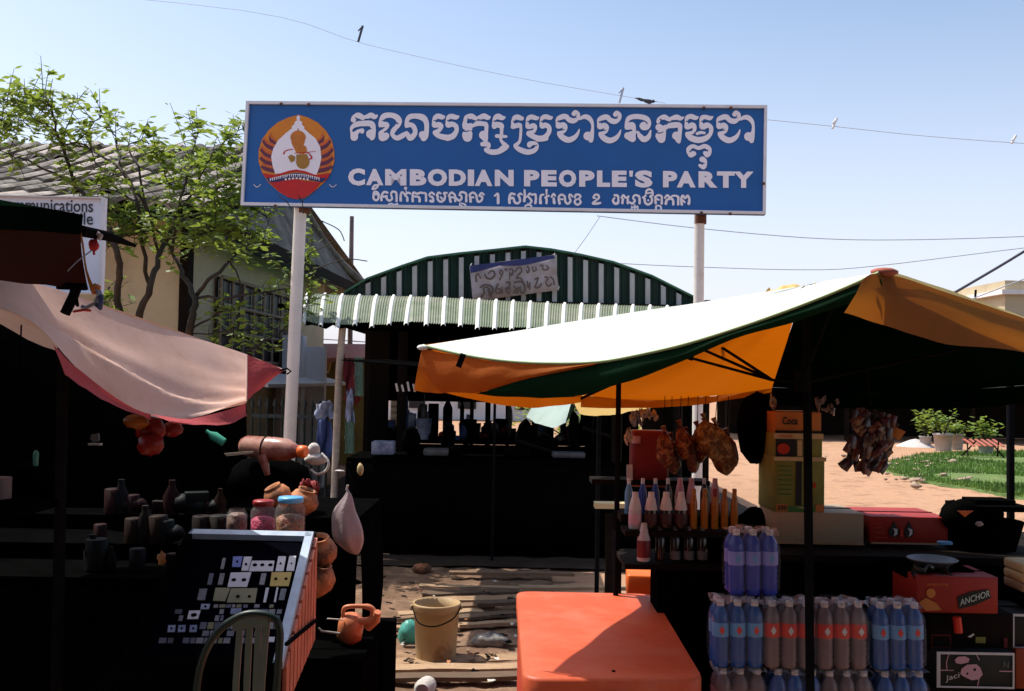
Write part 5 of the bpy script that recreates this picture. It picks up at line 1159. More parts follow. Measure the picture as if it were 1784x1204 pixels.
# ---- jars on the counter behind the case
M_clear = mat('clear_plastic', (.6, .58, .56), rough=.12, alpha=.12, var=.02, spec=.8); M_pinkc = mat('pink_sweets', (.55, .05, .13), rough=.5, var=.5, vs=70, bump=.6, bs=80)
M_lidb = mat('blue_lid', (.12, .42, .75), rough=.35, var=.04, coat=.3); M_lidr = mat('red_lid', (.30, .02, .02), rough=.4); M_mix = mat('mixed_sweets', (.22, .05, .02), rough=.5, var=.8, vs=50, bump=.6, dirt=(.30, .22, .10), ds=40)
M_brsw = mat('brown_sweets', (.10, .035, .015), rough=.5, var=.8, vs=60, bump=.6, dirt=(.35, .25, .2), ds=30)
def jar(px0, px1, ptop, pbot, Y, lid, cont, label, lidr=.5, fill=.8):
    b = P((px0+px1)/2, pbot, Y); r_ = (px1-px0)/2/F*Y; h = (pbot-ptop)/F*Y
    t = thing('sweet_jar', label, 'jar', b, 'sweet jars behind the display case')
    MB().lathe([(r_*.9, 0), (r_, h*.05), (r_, h*.72), (r_*.82, h*.82), (r_*.72, h*.86), (r_*.72, h*.92)], b, 18, closed=False).build('glass', M_clear, t)
    MB().lathe([(r_*.88, .003), (r_*.94, h*.06), (r_*.94, h*fill*.62), (r_*.6, h*fill*.7), (.002, h*fill*.72)], b, 16).build('sweets', cont, t)
    if lid: MB().lathe([(r_*.80, h*.86), (r_*.85, h*.88), (r_*.85, h*.97), (r_*.78, h), (.001, h*1.01)], b, 20).build('lid', lid, t)
    return t
jar(479, 531, 866, 938, 3.55, M_lidb, M_mix, 'big sweet jar with bright blue lid and mixed sweets')
jar(436, 479, 872, 938, 3.6, M_lidr, M_pinkc, 'sweet jar full of pink sweets with dark red lid')
jar(394, 430, 882, 934, 3.65, None, M_brsw, 'open jar of brown sweets left of the pink ones', fill=1.1)
MB().box((0, 0, 0), (1, 1, 1)) and None
jb = P(455, 940, 3.62); solo('shelf_board', MB().box((jb.x-.05, 3.66, jb.z-.012), (.42, .34, .02)), M_dkwood, 'narrow dark shelf under the row of sweet jars', 'shelf')
for k in (-.22, .12): pass
solo('shelf_prop', MB().box((jb.x-.05, 3.72, (jb.z+.86)/2-.01), (.34, .2, jb.z-.88)), M_black, 'black crate carrying the shelf of sweet jars', 'crate')
# ---- plastic jug lying on its side with orange cap, tools
M_jug = mat('ruddy_plastic', (.20, .045, .03), rough=.3, var=.2, vs=6, dirt=(.40, .20, .14), ds=3.0, dlo=.48, dhi=.6); M_cap = mat('orange_cap', (.75, .14, .02), rough=.4)
jx0, jx1 = P(420, 776, 4.3), P(521, 786, 4.2); ax = (jx1-jx0)
t = thing('plastic_jug', 'ruddy plastic jug with orange cap lying on its side on the counter heap', 'jug', jx0)
L_ = ax.length
MB().lathe([(.004, 0), (.035, .01), (.045, .03), (.048, L_*.45), (.050, L_*.46), (.047, L_*.5), (.050, L_*.55), (.047, L_*.8), (.03, L_*.93), (.022, L_)], jx0, 18, axis=ax).build('body', M_jug, t)
MB().lathe([(.022, L_), (.026, L_+.002), (.026, L_+.03), (.02, L_+.036)], jx0, 14, axis=ax).build('cap', M_cap, t)
MB().tube([P(455, 792, 4.2), P(462, 812, 4.2), P(466, 828, 4.2)], [.02, .018, .012], 8).build('handle', M_jug, t)
MB().lathe([(.052, 0), (.052, .006)], jx0+ax*.44, 16, axis=ax).build('string', M_dkwood, t)
hb_ = P(470, 850, 4.3)
solo('black_sack', MB().sphere(P(470, 835, 4.4), .17, 12, 9, (1.1, .9, .62), jit=.05), M_black, 'black sack heaped under the ruddy plastic jug', 'sack')
solo('knife', MB().prism([P(390, 790, 4.1), P(440, 786, 4.1), P(440, 790, 4.1), P(395, 795, 4.1)], (0, .01, 0)), mat('steel', (.55, .45, .33), rough=.35, metal=.5), 'narrow tan blade lying left of the ruddy jug', 'knife')
solo('green_bottle', MB().lathe([(.018, 0), (.02, .05), (.008, .075), (.008, .09)], P(390, 771, 4.2), 10, axis=Vector((-.8, 0, .5))), mat('green_plastic', (.05, .30, .18), rough=.3), 'small green bottle tipped over by the blade', 'bottle')
# white cloth bag with loop
M_wcl = mat('white_bag', (.52, .48, .43), rough=.85, var=.18, vs=14, bump=.4)
t = thing('cloth_bag', 'crumpled white cloth bag with loop handle right of the orange cap', 'bag', P(550, 825, 4.3))
MB().sphere(P(550, 800, 4.3), .045, 14, 10, (1.1, .7, .55), jit=.09).sphere(P(547, 783, 4.3), .03, 12, 8, (.9, .6, .95), jit=.12).build('bag', M_wcl, t)
MB().tube([Vector(v) for v in spline([P(560, 790, 4.28), P(572, 805, 4.26), P(568, 820, 4.26), P(552, 826, 4.27), P(542, 818, 4.28)], 4)], .006, 6).build('handle', M_wcl, t)
solo('cream_pod', MB().sphere(P(628, 818, 4.8), .03, 10, 8, (.55, .5, 1), jit=.08), mat('cream_pod', (.50, .36, .16), rough=.6, var=.3), 'cream coloured pod standing on the dark heap left of the draped table', 'gourd')
solo('white_scraps', MB().sphere(P(592, 821, 4.7), .016, 8, 6, (1.5, 1, .4), jit=.2), M_wcl, 'small white scrap beside the foot of the pale shed post', 'scrap')
# counter for these heaps
hp = thing('dark_heap_table', 'dark covered table heaped with clay pots between the display case and the lane', 'table', (-.85, 4.55, 0))
MB().box((-.95, 4.6, .98), (.62, .7, .03)).build('tabletop', M_black, hp)
g = []
for zz, o_ in ((.97, 0), (.6, .04), (.3, .0), (.02, .03)): g.append([Vector((x_, 4.25-o_-.02*math.sin(x_*14), zz)) for x_ in (-1.26, -1.1, -.95, -.8, -.64)])
MB().grid(cloth_rows(g, 3, 3)).build('drape', M_black, hp)
g = []
for zz, o_ in ((.97, 0), (.6, .02), (.3, .0), (.02, .02)): g.append([Vector((-.64+o_+.01*math.sin(y_*9), y_, zz)) for y_ in (4.25, 4.5, 4.7, 4.95)])
MB().grid(cloth_rows(g, 3, 3)).build('drape', M_black, hp)
# lower black crate stack towards the camera (holds the pots)
solo('black_crate', MB().box((-.88, 4.05, .265), (.67, .5, .53)), M_black, 'black crate on the ground at the right of the display case', 'crate')
# hanging plastic bag
M_pbag = mat('pinkish_plastic', (.42, .32, .31), rough=.3, var=.12, transl=.25, bump=.3, bs=30)
pts = [(606, 853, 1), (606, 866, 8), (600, 890, 20), (604, 915, 26), (608, 940, 26), (616, 960, 12), (620, 966, 3)]
rows = []
for x_, y_, w_ in pts: rows.append([P(x_+w_*math.sin(k/12*2*math.pi), y_, 4.15)+Vector((0, .05*w_/26*math.cos(k/12*2*math.pi)*(1+.25*math.sin(k*2.4)), 0)) for k in range(13)])
t = thing('plastic_bag', 'pinkish plastic bag hanging from a hook over the dark heap', 'bag', P(606, 960, 4.15))
MB().grid(cloth_rows(rows, 2, 3)).build('bag', M_pbag, t)
MB().tube([P(606, 845, 4.15), P(604, 852, 4.15), P(606, 860, 4.15)], .005, 6).build('hook', M_wcl, t)
# clay pots with sunlit rims
M_clay = mat('clay', (.55, .20, .07), rough=.7, var=.3, vs=12, dirt=(.10, .04, .02), ds=9, dlo=.42, dhi=.6)
def pot(px, py, Y, r_, label, tilt=(0, -.3, 1), nm='clay_pot'):
    b = P(px, py, Y)
    return solo(nm, MB().lathe([(r_*.5, -r_), (r_*.95, -r_*.4), (r_, 0), (r_*.75, r_*.45), (r_*.5, r_*.55), (r_*.62, r_*.7), (r_*.5, r_*.7), (r_*.4, r_*.5)], b, 16, axis=Vector(tilt), closed=False), M_clay, label, 'pot', 'clay pots in the shade of the left stall')
pot(554, 958, 3.9, .075, 'clay pot directly right of the top of the display case')
pot(552, 1004, 3.85, .075, 'clay pot second down beside the salmon slats', (.3, -.2, 1))
pot(580, 1056, 4.3, .06, 'small clay pot above the orange watering can')
pot(482, 862, 3.9, .055, 'small orange pot behind the red lidded jar', (-.4, -.2, .8))
pot(530, 870, 3.95, .06, 'orange red pot behind the blue lidded jar', (.3, -.1, .9))
M_redsc = mat('red_cloth', (.25, .03, .03), rough=.8, var=.3)
garment('red_cloth', 528, 552, 838, 878, 4.0, M_redsc, 'dull red cloth hanging at the corner of the dark heap', 'cloth', 3)
# watering can with loop handle
t = thing('watering_can', 'orange plastic watering can with a big loop handle in sun and shade', 'watering can', P(620, 1130, 4.0))
M_wc = mat('orange_plastic', (.62, .20, .09), rough=.35, var=.12, coat=.2)
MB().lathe([(.02, -.085), (.05, -.06), (.052, 0), (.04, .03), (.02, .04)], P(612, 1086, 4.0), 16, axis=Vector((.15, -.2, 1))).build('body', M_wc, t)
MB().tube([Vector(v) for v in spline([P(599, 1078, 3.98), P(598, 1064, 3.98), P(606, 1057, 3.98), P(640, 1057, 3.98), P(651, 1066, 3.98), P(646, 1080, 3.98), P(622, 1082, 3.98), P(602, 1078, 3.98)], 4)], [.008]*6+[.009]*6+[.012]*4+[.015]*5+[.014]*4+[.010]*4, 8).build('handle', M_wc, t)
MB().tube([P(640, 1092, 4.0), P(655, 1080, 3.98), P(658, 1066, 3.96)], [.02, .018, .014], 8).build('spout', M_wc, t)
MB().tube([P(598, 1080, 3.96), P(570, 1078, 3.94)], .003, 5).build('wire', M_wcl, t)
MB().tube([P(592, 1104, 3.96), P(560, 1100, 3.94), P(555, 1094, 3.94)], .005, 5).build('wire', mat('grey_wire', (.3, .3, .28)), t)
solo('white_flower_scrap', MB().sphere(P(622, 1014, 4.6), .018, 8, 6, (1.3, .6, .5), jit=.4), mat('grey_scrap', (.2, .2, .2)), 'grey crumpled scrap of paper above the watering can', 'paper')
solo('dark_block', MB().box((-.72, 4.75, .2), (.34, .5, .4)), M_black, 'low black box under the watering can', 'box')
# bags hanging beneath the pink hem
for i_, (px, py, Y, sx_, sz_, m_, lab) in enumerate(((262, 748, 2.75, .042, .035, 'redbag', 'dark red bag hanging deepest under the pink hem'), (300, 748, 2.8, .03, .022, 'redbag', 'small red bag hanging right under the pink hem'), (238, 735, 2.7, .035, .02, 'ambag', 'amber bag hanging at the pink hem'), (262, 775, 2.72, .035, .03, 'redbag', 'bright red end of the bundle under the pink hem'))):
    mm = MATS.get(m_) or mat(m_, {'redbag': (.25, .012, .01), 'ambag': (.30, .09, .01)}[m_], rough=.35, var=.4, vs=20, transl=.3)
    solo('hanging_bag', MB().sphere(P(px, py, Y), 1, 12, 9, (sx_, .03, sz_), jit=.12), mm, lab, 'bag', 'bags hanging under the pink parasol')
solo('pale_sachet', MB().prism([P(159, 757, 3.3), P(171, 755, 3.3), P(172, 768, 3.3), P(163, 771, 3.3), P(157, 765, 3.3)], (0, .01, 0)), M_grey, 'little pale sachet glinting in the dark of the left stall', 'sachet')
solo('pale_strip', MB().box(P(166, 774, 3.3), (.04, .02, .006)), M_wcl, 'little pale strip under the sachet in the dark of the left stall', 'strip')
solo('grey_tin', MB().lathe([(.03, 0), (.03, .05)], P(-4, 868, 2.4), 14), mat('mauve_tin', (.10, .08, .10), rough=.5), 'mauve grey tin cut by the left edge of the picture', 'tin')
solo('glint_bottle', MB().lathe([(.008, 0), (.01, .04), (.004, .05)], P(62, 812, 3.2), 8), mat('green_glint', (.05, .2, .15), rough=.3), 'tiny green bottle in the dark left of the stall', 'bottle')
solo('banana_hand', MB().sphere(P(281, 972, 3.3), .018, 8, 6, (.8, .5, 1.1), jit=.3), mat('tan_piece', (.5, .28, .12), rough=.6, var=.4, vs=60), 'small tan fruit catching light left of the display case', 'fruit')
ws = thing('wall_shelf', 'black shelves hung on the dark back of the left stall carrying small things', 'shelf', (P(140, 776, 3.3).x, 3.3, 1.3))
MB().box((P(165, 777, 3.3).x, 3.36, P(165, 776, 3.3).z-.008), (.34, .2, .012)).build('board', M_black, ws)
MB().box((P(62, 777, 3.2).x, 3.26, P(62, 813, 3.2).z-.008), (.2, .2, .012)).build('board', M_black, ws)
for x_ in (100, 230, 30): MB().tube([P(x_, 776, 3.3), Vector((P(x_, 776, 3.3).x, 3.3, 1.75))], .003, 4).build('string', M_black, ws)
MB().box((P(-8, 868, 2.4).x, 2.42, P(-8, 870, 2.4).z-.02), (.2, .2, .02)).build('board', M_black, ws)
# ================================================================ ORANGE COOLER CHEST (centre foreground)
M_orp = mat('orange_lid', (.56, .092, .034), rough=.5, var=.08, vs=2.5, dirt=(.58, .16, .09), ds=5, dlo=.45, dhi=.75, spec=.35, bump=.04, bs=60)
zT = .70
q4 = [G(899, 1029, zT), G(1138, 1034, zT), G(1228, 1184, zT), G(911, 1182, zT)]
OC = thing('cooler_chest', 'big orange cooler chest with a flat rounded lid in the middle of the lane', 'cooler', (q4[0].x+.3, 3.6, 0))
def rounded(p4, r_, n=6):
    o = []
    for i_ in range(4):
        p = p4[i_]; a = (p4[i_-1]-p).normalized(); b = (p4[(i_+1) % 4]-p).normalized()
        for k in range(n+1):
            t_ = k/n; o.append(p+a*r_*(1-t_)**2+b*r_*t_**2)
    return o
def slab(p4, r_, z0, z1, bev, name, m_, inset=0):
    c = sum(p4, Vector())/4; rg = []
    for z_, k in ((z0, 0), (z1-bev, 0), (z1-bev*.3, bev*.35), (z1, bev)):
        rg.append([Vector((p.x+(c.x-p.x)/((c-p).length)*(k+inset), p.y+(c.y-p.y)/((c-p).length)*(k+inset), z_)) for p in rounded(p4, r_)])
    n = len(rg[0]); vs_ = [p for r2 in rg for p in r2]; fs = [(j*n+i_, j*n+(i_+1) % n, (j+1)*n+(i_+1) % n, (j+1)*n+i_) for j in range(3) for i_ in range(n)]
    m_b = MB().add(vs_, fs, True); m_b.add([rg[-1][i_] for i_ in range(n)], [tuple(range(n))]); m_b.add([rg[0][i_] for i_ in range(n)], [tuple(range(n-1, -1, -1))])
    return m_b.build(name, m_, OC)
slab(q4, .07, zT-.055, zT, .010, 'lid', M_orp)
slab(q4, .07, .12, zT-.058, .004, 'body', mat('orange_body', (.50, .045, .02), rough=.45, var=.08), .018)
for i_ in range(4):
    c = sum(q4, Vector())/4; p = mid(q4[i_], c, .18); MB().lathe([(.03, 0), (.035, .12)], (p.x, p.y, 0), 10).build('foot', M_dkwood, OC)
MB().lathe([(.006, 0), (.006, .003)], G(1069, 1170, zT)+Vector((0, 0, .0)), 10).build('drain_hole', M_metal, OC)
pm = mid(q4[2], q4[3], .5); MB().prism([pm+Vector((-.05, -.006, -.09)), pm+Vector((.05, -.006, -.09)), pm+Vector((.05, -.006, -.05)), pm+Vector((-.05, -.006, -.05))], (0, -.012, 0)).build('latch', M_orp, OC)
# small orange box behind, right
t = thing('orange_box', 'small orange plastic box under the bottle rack behind the cooler', 'box', P(1120, 1030, 4.5))
c = P(1134, 1012, 4.6); MB().rbox((c.x+.10, 4.62, .68), (.42, .3, .10), rz=-.1, b=.015).build('lid', M_cap, t); MB().rbox((c.x+.10, 4.63, .35), (.38, .27, .56), rz=-.1, b=.015).build('body', MATS['orange_body'], t)
# ================================================================ BUCKET
M_bk = mat('stained_bucket', (.46, .31, .15), rough=.6, var=.12, vs=5, dirt=(.20, .07, .02), ds=5, dlo=.52, dhi=.68, transl=.12)
bb = G(759, 1150); r0 = 34/F*bb.y; r1 = 40/F*bb.y; hB = .325
t = thing('bucket', 'dirty beige plastic bucket with wire handle standing on the planks', 'bucket', bb)
MB().lathe([(.001, .01), (r0, 0), (r0*1.02, .02), (r1*.97, hB*.86), (r1*1.03, hB*.87), (r1*1.0, hB*.93), (r1*1.05, hB*.97), (r1*1.03, hB), (r1*.96, hB), (r1*.93, hB*.8), (r0*.93, .03), (.001, .03)], bb, 28, closed=False).build('body', M_bk, t)
MB().tube([Vector(v) for v in spline([bb+Vector((-r1*1.04, -.01, hB*.93)), bb+Vector((-r1*.7, -r1*.95, hB*.74)), bb+Vector((0, -r1*1.22, hB*.70)), bb+Vector((r1*.75, -r1*.9, hB*.80)), bb+Vector((r1*1.04, -.01, hB*.93))], 5)], .004, 6).build('handle', M_metal, t)
for s_ in (-1, 1): MB().lathe([(.014, 0), (.012, .012)], bb+Vector((s_*r1*1.02, 0, hB*.92)), 8, axis=(s_, 0, 0)).build('lug', M_bk, t)
# ---- planks on the ground
M_pl = [mat('plank_%d' % i_, c_, rough=.9, var=.25, vs=7, aniso=(1, 9, 9), bump=.5, bs=30, dirt=(.16, .10, .06), ds=3, dlo=.58, dhi=.75) for i_, c_ in enumerate(((.36, .225, .125), (.22, .135, .08), (.40, .26, .15), (.12, .075, .045)))]
rnd = random.Random(12)
pd = [(665, 905, 1160, 1150, 14), (700, 905, 1130, 1126, 10), (735, 930, 1026, 1030, 5), (740, 900, 1040, 1036, 8), (745, 905, 1054, 1048, 9), (712, 860, 1066, 1062, 7), (700, 840, 1080, 1074, 8), (760, 900, 1090, 1078, 8), (790, 905, 1102, 1096, 6), (680, 760, 1092, 1086, 5), (664, 905, 1182, 1180, 12), (665, 905, 1200, 1196, 12), (664, 800, 1112, 1110, 6), (780, 1000, 1012, 1014, 4), (900, 1090, 1040, 1040, 6), (830, 1000, 1070, 1062, 7)]
for i_, (xa_, xb_, ya_, yb_, w_) in enumerate(pd):
    a, b = G(xa_+rnd.uniform(-6, 6), ya_), G(xb_, yb_); wm = w_/F*a.y*(a.y/1.6)*.85; d = (b-a).normalized(); s_ = Vector((-d.y, d.x, 0))*wm
    z_ = .022+.004*i_
    m_b = MB(); nn_ = 6; top1 = []; top2 = []
    for k in range(nn_+1):
        c_ = mid(a, b, k/nn_)+Vector((0, 0, z_+.002*math.sin(k*1.7+i_))); top1.append(c_-s_*(.5+rnd.uniform(-.06, .06))); top2.append(c_+s_*(.5+rnd.uniform(-.06, .06)))
    dn_ = Vector((0, 0, -.022))
    m_b.grid([[p+dn_ for p in top1], top1, top2, [p+dn_ for p in top2]], smooth=False); m_b.add([top1[0], top2[0], top2[0]+dn_, top1[0]+dn_], [(0, 1, 2, 3)]); m_b.add([top1[-1], top2[-1], top2[-1]+dn_, top1[-1]+dn_], [(0, 1, 2, 3)])
    pord = sorted(range(len(pd)), key=lambda q: -pd[q][2]).index(i_); tag(m_b.build('plank', M_pl[i_ % 4]), ('nearest', 'second', 'third', 'fourth', 'fifth', 'sixth', 'seventh', 'eighth', 'ninth', 'tenth', 'eleventh', 'twelfth', 'thirteenth', 'fourteenth', 'fifteenth', 'farthest')[pord]+' of the weathered planks across the lane counted from the bottom edge up', 'plank', 'planks laid across the lane')
# litter
M_teal = mat('teal_bag', (.10, .42, .34), rough=.4, var=.25, vs=12, transl=.25)
solo('teal_bag', MB().sphere(G(712, 1128)+Vector((0, .02, .07)), .07, 12, 9, (.95, .7, 1.2), jit=.12), M_teal, 'crumpled teal plastic bag leaning at the left of the bucket', 'bag')
solo('clear_wrapper', MB().sphere(G(855, 1130)+Vector((0, 0, .05)), .07, 12, 8, (1.4, .8, .6), jit=.3), mat('clear_wrap', (.35, .33, .30), rough=.25, trans=.4, var=.5, vs=30), 'crumpled clear wrapper on the ground right of the bucket', 'wrapper')
solo('white_bottle_end', MB().lathe([(.02, 0), (.045, .05), (.05, .16), (.03, .2)], G(748, 1204)+Vector((0, 0, .04)), 14, axis=Vector((-.1, -1, .12))), M_wcl, 'white plastic bottle lying at the bottom edge near the bucket', 'bottle')
solo('tan_lump', MB().sphere(G(735, 1001)+Vector((0, 0, .05)), .07, 10, 7, (1.2, .8, .6), jit=.15), M_clay, 'tan lump of clay lit by a spot of sun behind the planks', 'clay lump')
for k in range(46):
    px, py = rnd.uniform(670, 900), rnd.uniform(1095, 1200)
    c_ = G(px, py)+Vector((0, 0, .035))
    mm = rnd.choice([M_pl[0], M_pl[3], M_pl[1], M_wcl, M_dkwood]); s_ = rnd.uniform(.012, .04); an = rnd.uniform(0, 3.14)
    tag(MB().box(c_, (s_*2.2, s_*.7, .006), rz=an, rx=rnd.uniform(-.3, .3)).build('litter_scrap', mm), 'small scrap of wood or paper trodden into the lane', 'scrap', 'scraps trodden into the lane')
# ================================================================ RIGHT STALL: table, racks, boxes
RS = thing('goods_table', 'black covered goods table behind the stacked water bottles', 'table', (1.35, 4.1, 0))
tz = P(1430, 948, 4.0).z
MB().box((1.62, 4.12, tz-.02), (1.5, .7, .03)).build('tabletop', M_dkwood, RS)
MB().grid(cloth_rows([[Vector((x_, 3.76+.02*math.sin(x_*8), tz-.03)) for x_ in (.86, 1.2, 1.6, 2.0, 2.38)], [Vector((x_, 3.73+.03*math.sin(x_*8), tz*.5)) for x_ in (.86, 1.2, 1.6, 2.0, 2.38)], [Vector((x_, 3.72+.02*math.sin(x_*7), 0.02)) for x_ in (.86, 1.2, 1.6, 2.0, 2.38)]], 4, 3)).build('drape', M_black, RS)
for x_ in (.9, 2.3): MB().tube([(x_, 4.4, 0), (x_, 4.4, tz-.03)], .02, 6).build('leg', M_dkwood, RS)
# water packs: bottle with cap and label, in shrink wrapped packs
M_wb = mat('blue_bottle', (.015, .095, .36), rough=.22, var=.1, spec=.5, transl=.15); M_wclr = mat('clear_bottle', (.22, .15, .16), rough=.2, var=.12, spec=.5, transl=.2); M_wv = mat('violet_bottle', (.05, .08, .52), rough=.22, var=.12, spec=.5, transl=.3)
M_lred = mat('red_label', (.62, .03, .015), rough=.4, var=.1); M_lblu = mat('blue_label', (.10, .30, .58), rough=.4, var=.1); M_lvio = mat('violet_label', (.22, .24, .66), rough=.4, var=.1); M_lpk = mat('pink_label', (.60, .35, .42), rough=.4, var=.1)
M_capw = mat('white_cap', (.62, .58, .58), rough=.4); M_wrap = mat('shrink_film', (.5, .5, .55), rough=.12, var=.1, spec=.8, alpha=.08); M_crum = mat('crumpled_film_highlight', (.55, .52, .56), rough=.25, alpha=.42, spec=.8, var=.4, vs=40); M_lwh = mat('label_white', (.6, .6, .62), rough=.4)
bh = .215; br = .0272
def bottle_mesh(m_): return MB().lathe([(br*.8, 0), (br, .01), (br*.88, .018), (br, .028), (br*.88, .037), (br, .046), (br*.88, .055), (br, .064), (br*.88, .073), (br, .082), (br*.88, .091), (br, .1), (br, .145), (br*1.0, .160), (br*.86, .176), (br*.5, .192), (br*.42, .2)], (0, 0, 0), 14)
def proto_bottle():
    o = bottle_mesh(None).build('bottle', M_wb); COL.objects.unlink(o); return o
bt_me = {}
def bottle_part(parent, loc, body, lab, mark, capm=None):
    key = (body.name, lab.name)
    if key not in bt_me:
        a = bottle_mesh(None).build('bottle', body); l = MB().lathe([(br*1.01, .1), (br*1.02, .102), (br*1.02, .143), (br*1.01, .145)], (0, 0, 0), 14, closed=False).build('label', lab)
        c_ = MB().lathe([(br*.45, .197), (br*.46, .2), (br*.46, .214), (br*.4, .216)], (0, 0, 0), 10).build('cap', capm or M_capw)
        k_ = MB().prism([(.0, -br*1.08, .108), (.009, -br*1.08, .122), (0, -br*1.08, .137), (-.009, -br*1.08, .122)], (0, .004, 0)).build('emblem', mark)
        bt_me[key] = (a.data, l.data, c_.data, k_.data)
        for o in (a, l, c_, k_): bpy.data.objects.remove(o)
    A1, L1, C1, K1 = bt_me[key]
    o = bpy.data.objects.new('bottle', A1); COL.objects.link(o); o.parent = parent; o.location = loc
    for nm, me in (('label', L1), ('cap', C1), ('emblem', K1)):
        q_ = bpy.data.objects.new(nm, me); COL.objects.link(q_); q_.parent = o
    return o
def pack(px, zb, Y, body, lab, mark, label, nx=3, ny=2, rz=0, wrap=True, grp='shrink wrapped packs of water bottles'):
    c_ = P(px, 1000, Y)
    t = thing('bottle_pack', label, 'bottle pack', (c_.x, Y, zb), grp); t.rotation_euler = (rnd.uniform(-.015, .015), rnd.uniform(-.02, .02), rz+rnd.uniform(-.06, .06))
    for i_ in range(nx):
        for j_ in range(ny): bottle_part(t, ((i_-(nx-1)/2)*br*2.06, j_*br*2.06, 0), body, lab, mark)
    if wrap:
        hx = nx*br*1.06; y0_ = -br*1.12; y1_ = (ny-1)*br*2.06+br*1.12
        rg = []
        for z_, s_ in ((.02, 1.0), (.10, 1.02), (.165, .98), (.205, .8), (.224, .55)):
            rg.append([Vector((hx*sx_*s_, (y0_+y1_)/2+(y1_-y0_)/2*sy_*s_, z_+.004*math.sin(k*2.2+z_*90))) for k, (sx_, sy_) in enumerate(((-1, -.8), (-.9, -1), (-.3, -1.01), (.3, -1), (.9, -1), (1, -.8), (1, .8), (.9, 1), (0, 1), (-.9, 1), (-1, .8), (-1, -.8)))])
        f_ = MB().grid(rg); o = f_.build('film', M_wrap); o.parent = t
        cr_ = [[Vector((hx*(u_/5-1)*.95, y0_+(y1_-y0_)*v_/5, .206+rnd.uniform(-.006, .016))) for u_ in range(11)] for v_ in range(6)]
        o = MB().grid(cr_, smooth=False).build('film_top', M_crum); o.parent = t  # crumpled film, its pale tone standing in for highlights
    return t
zs = P(1280, 1160, 3.3).z
for r_i, z_ in enumerate((zs, zs-.222, zs-.444)):
    row = ((1285, M_wb, M_lblu, M_lred), (1373, M_wclr, M_lred, M_lwh), (1469, M_wclr, M_lred, M_lwh), (1566, M_wb, M_lblu, M_lred)) if r_i == 0 else (((1292, M_wclr, M_lpk, M_lwh), (1380, M_wb, M_lblu, M_lred), (1476, M_wclr, M_lred, M_lwh), (1574, M_wb, M_lblu, M_lred)))
    for k, (px, b_m, l_m, m_m) in enumerate(row):
        nmz = ('top', 'second', 'lowest')[r_i]; kk = ('leftmost', 'second', 'third', 'rightmost')[k]
        pack(px+(0 if k != 1 else 4)+rnd.uniform(-2, 2), z_, 3.3, b_m, l_m, m_m, f'{kk} water bottle pack from the left in the {nmz} row of the stack')
solo('base_crate', MB().box((P(1430, 1000, 3.36).x, 3.40, (zs-.444)/2), (.80, .26, zs-.446)), M_black, 'black crate carrying the whole stack of water packs', 'crate')
pack(1312, zs+.222, 3.36, M_wv, M_lvio, M_lblu, 'violet blue bottle pack lying alone on top of the stack', rz=.06)
# ---- boxes on the goods table
M_beige = mat('beige_carton', (.36, .27, .18), rough=.85, var=.06, vs=3); M_redbox = mat('red_carton', (.30, .018, .010), rough=.6, var=.1); M_orbox = mat('orange_carton', (.50, .17, .035), rough=.7, var=.15, vs=8)
M_olive = mat('olive_carton', (.24, .24, .045), rough=.7, var=.18, vs=9, dirt=(.17, .15, .04), ds=7); M_creamc = mat('cream_print', (.55, .42, .22), rough=.7, var=.12); M_blkp = mat('print_black', (.01, .01, .012), rough=.6); M_dot = mat('print_red', (.5, .03, .01), rough=.6); M_grp = mat('print_green', (.04, .16, .03), rough=.6); M_tape = mat('tape_tan', (.35, .22, .11), rough=.4)
def carton(name, label, px0, px1, py0, py1, Y, dep, m_, lid=True, group=None, cat='box'):
    a = P(px0, py1, Y); b = P(px1, py0, Y); w_ = b.x-a.x; h = b.z-a.z; cx_ = (a.x+b.x)/2
    t = thing(name, label, cat, (cx_, Y+dep/2, a.z), group)
    MB().rbox((cx_, Y+dep/2, a.z+h/2), (w_, dep, h), b=.004, seg=2).build('carton', m_, t)
    if lid: MB().box((cx_, Y+dep/2, a.z+h+.001), (w_*.98, .012, .003)).build('flap_seam', M_dkwood, t)
    fq_ = lambda x_, y_, o_=.004: Vector((a.x+(x_-px0)/(px1-px0)*w_, Y-o_, a.z+(py1-y_)/(py1-py0)*h))
    return t, fq_
def pr_(t, fq_, pts, m_, nm='print', o_=.0045): MB().prism([fq_(x_, y_, o_) for x_, y_ in pts], (0, .003, 0)).build(nm, m_, t)
def rect(x0, y0, x1, y1): return [(x0, y0), (x0, y1), (x1, y1), (x1, y0)]
t, f_ = carton('beige_box', 'long plain beige carton in front of the dirt road', 1353, 1505, 895, 947, 3.95, .3, M_beige)
pr_(t, f_, rect(1353, 944, 1505, 947), M_tape, 'tape')
t, f_ = carton('red_box', 'long red carton with two dark drop shapes on the goods table', 1516, 1652, 902, 946, 3.95, .3, M_redbox)
for x_ in (1557, 1583):
    pr_(t, f_, [(x_, 909)]+[(x_+9*math.sin(k/10*math.pi*2), 927-9*math.cos(k/10*math.pi*2)) for k in range(1, 10)], M_blkp)
    pr_(t, f_, [(x_-3, 920), (x_+1, 926), (x_-1, 934), (x_+5, 930), (x_+5, 922)], M_lwh, o_=.008)
pr_(t, f_, rect(1568, 922, 1573, 934), MATS['print_red'])
for k, y_ in enumerate((913, 920, 928, 936)): pr_(t, f_, rect(1524, y_, 1536+3*k, y_+1.5), M_dot)
pr_(t, f_, rect(1518, 944.5, 1650, 947), M_beige, 'tape')
t, f_ = carton('olive_carton', 'tall olive green carton in the stack behind the parasol pole', 1349, 1437, 797, 892, 3.97, .26, M_olive)
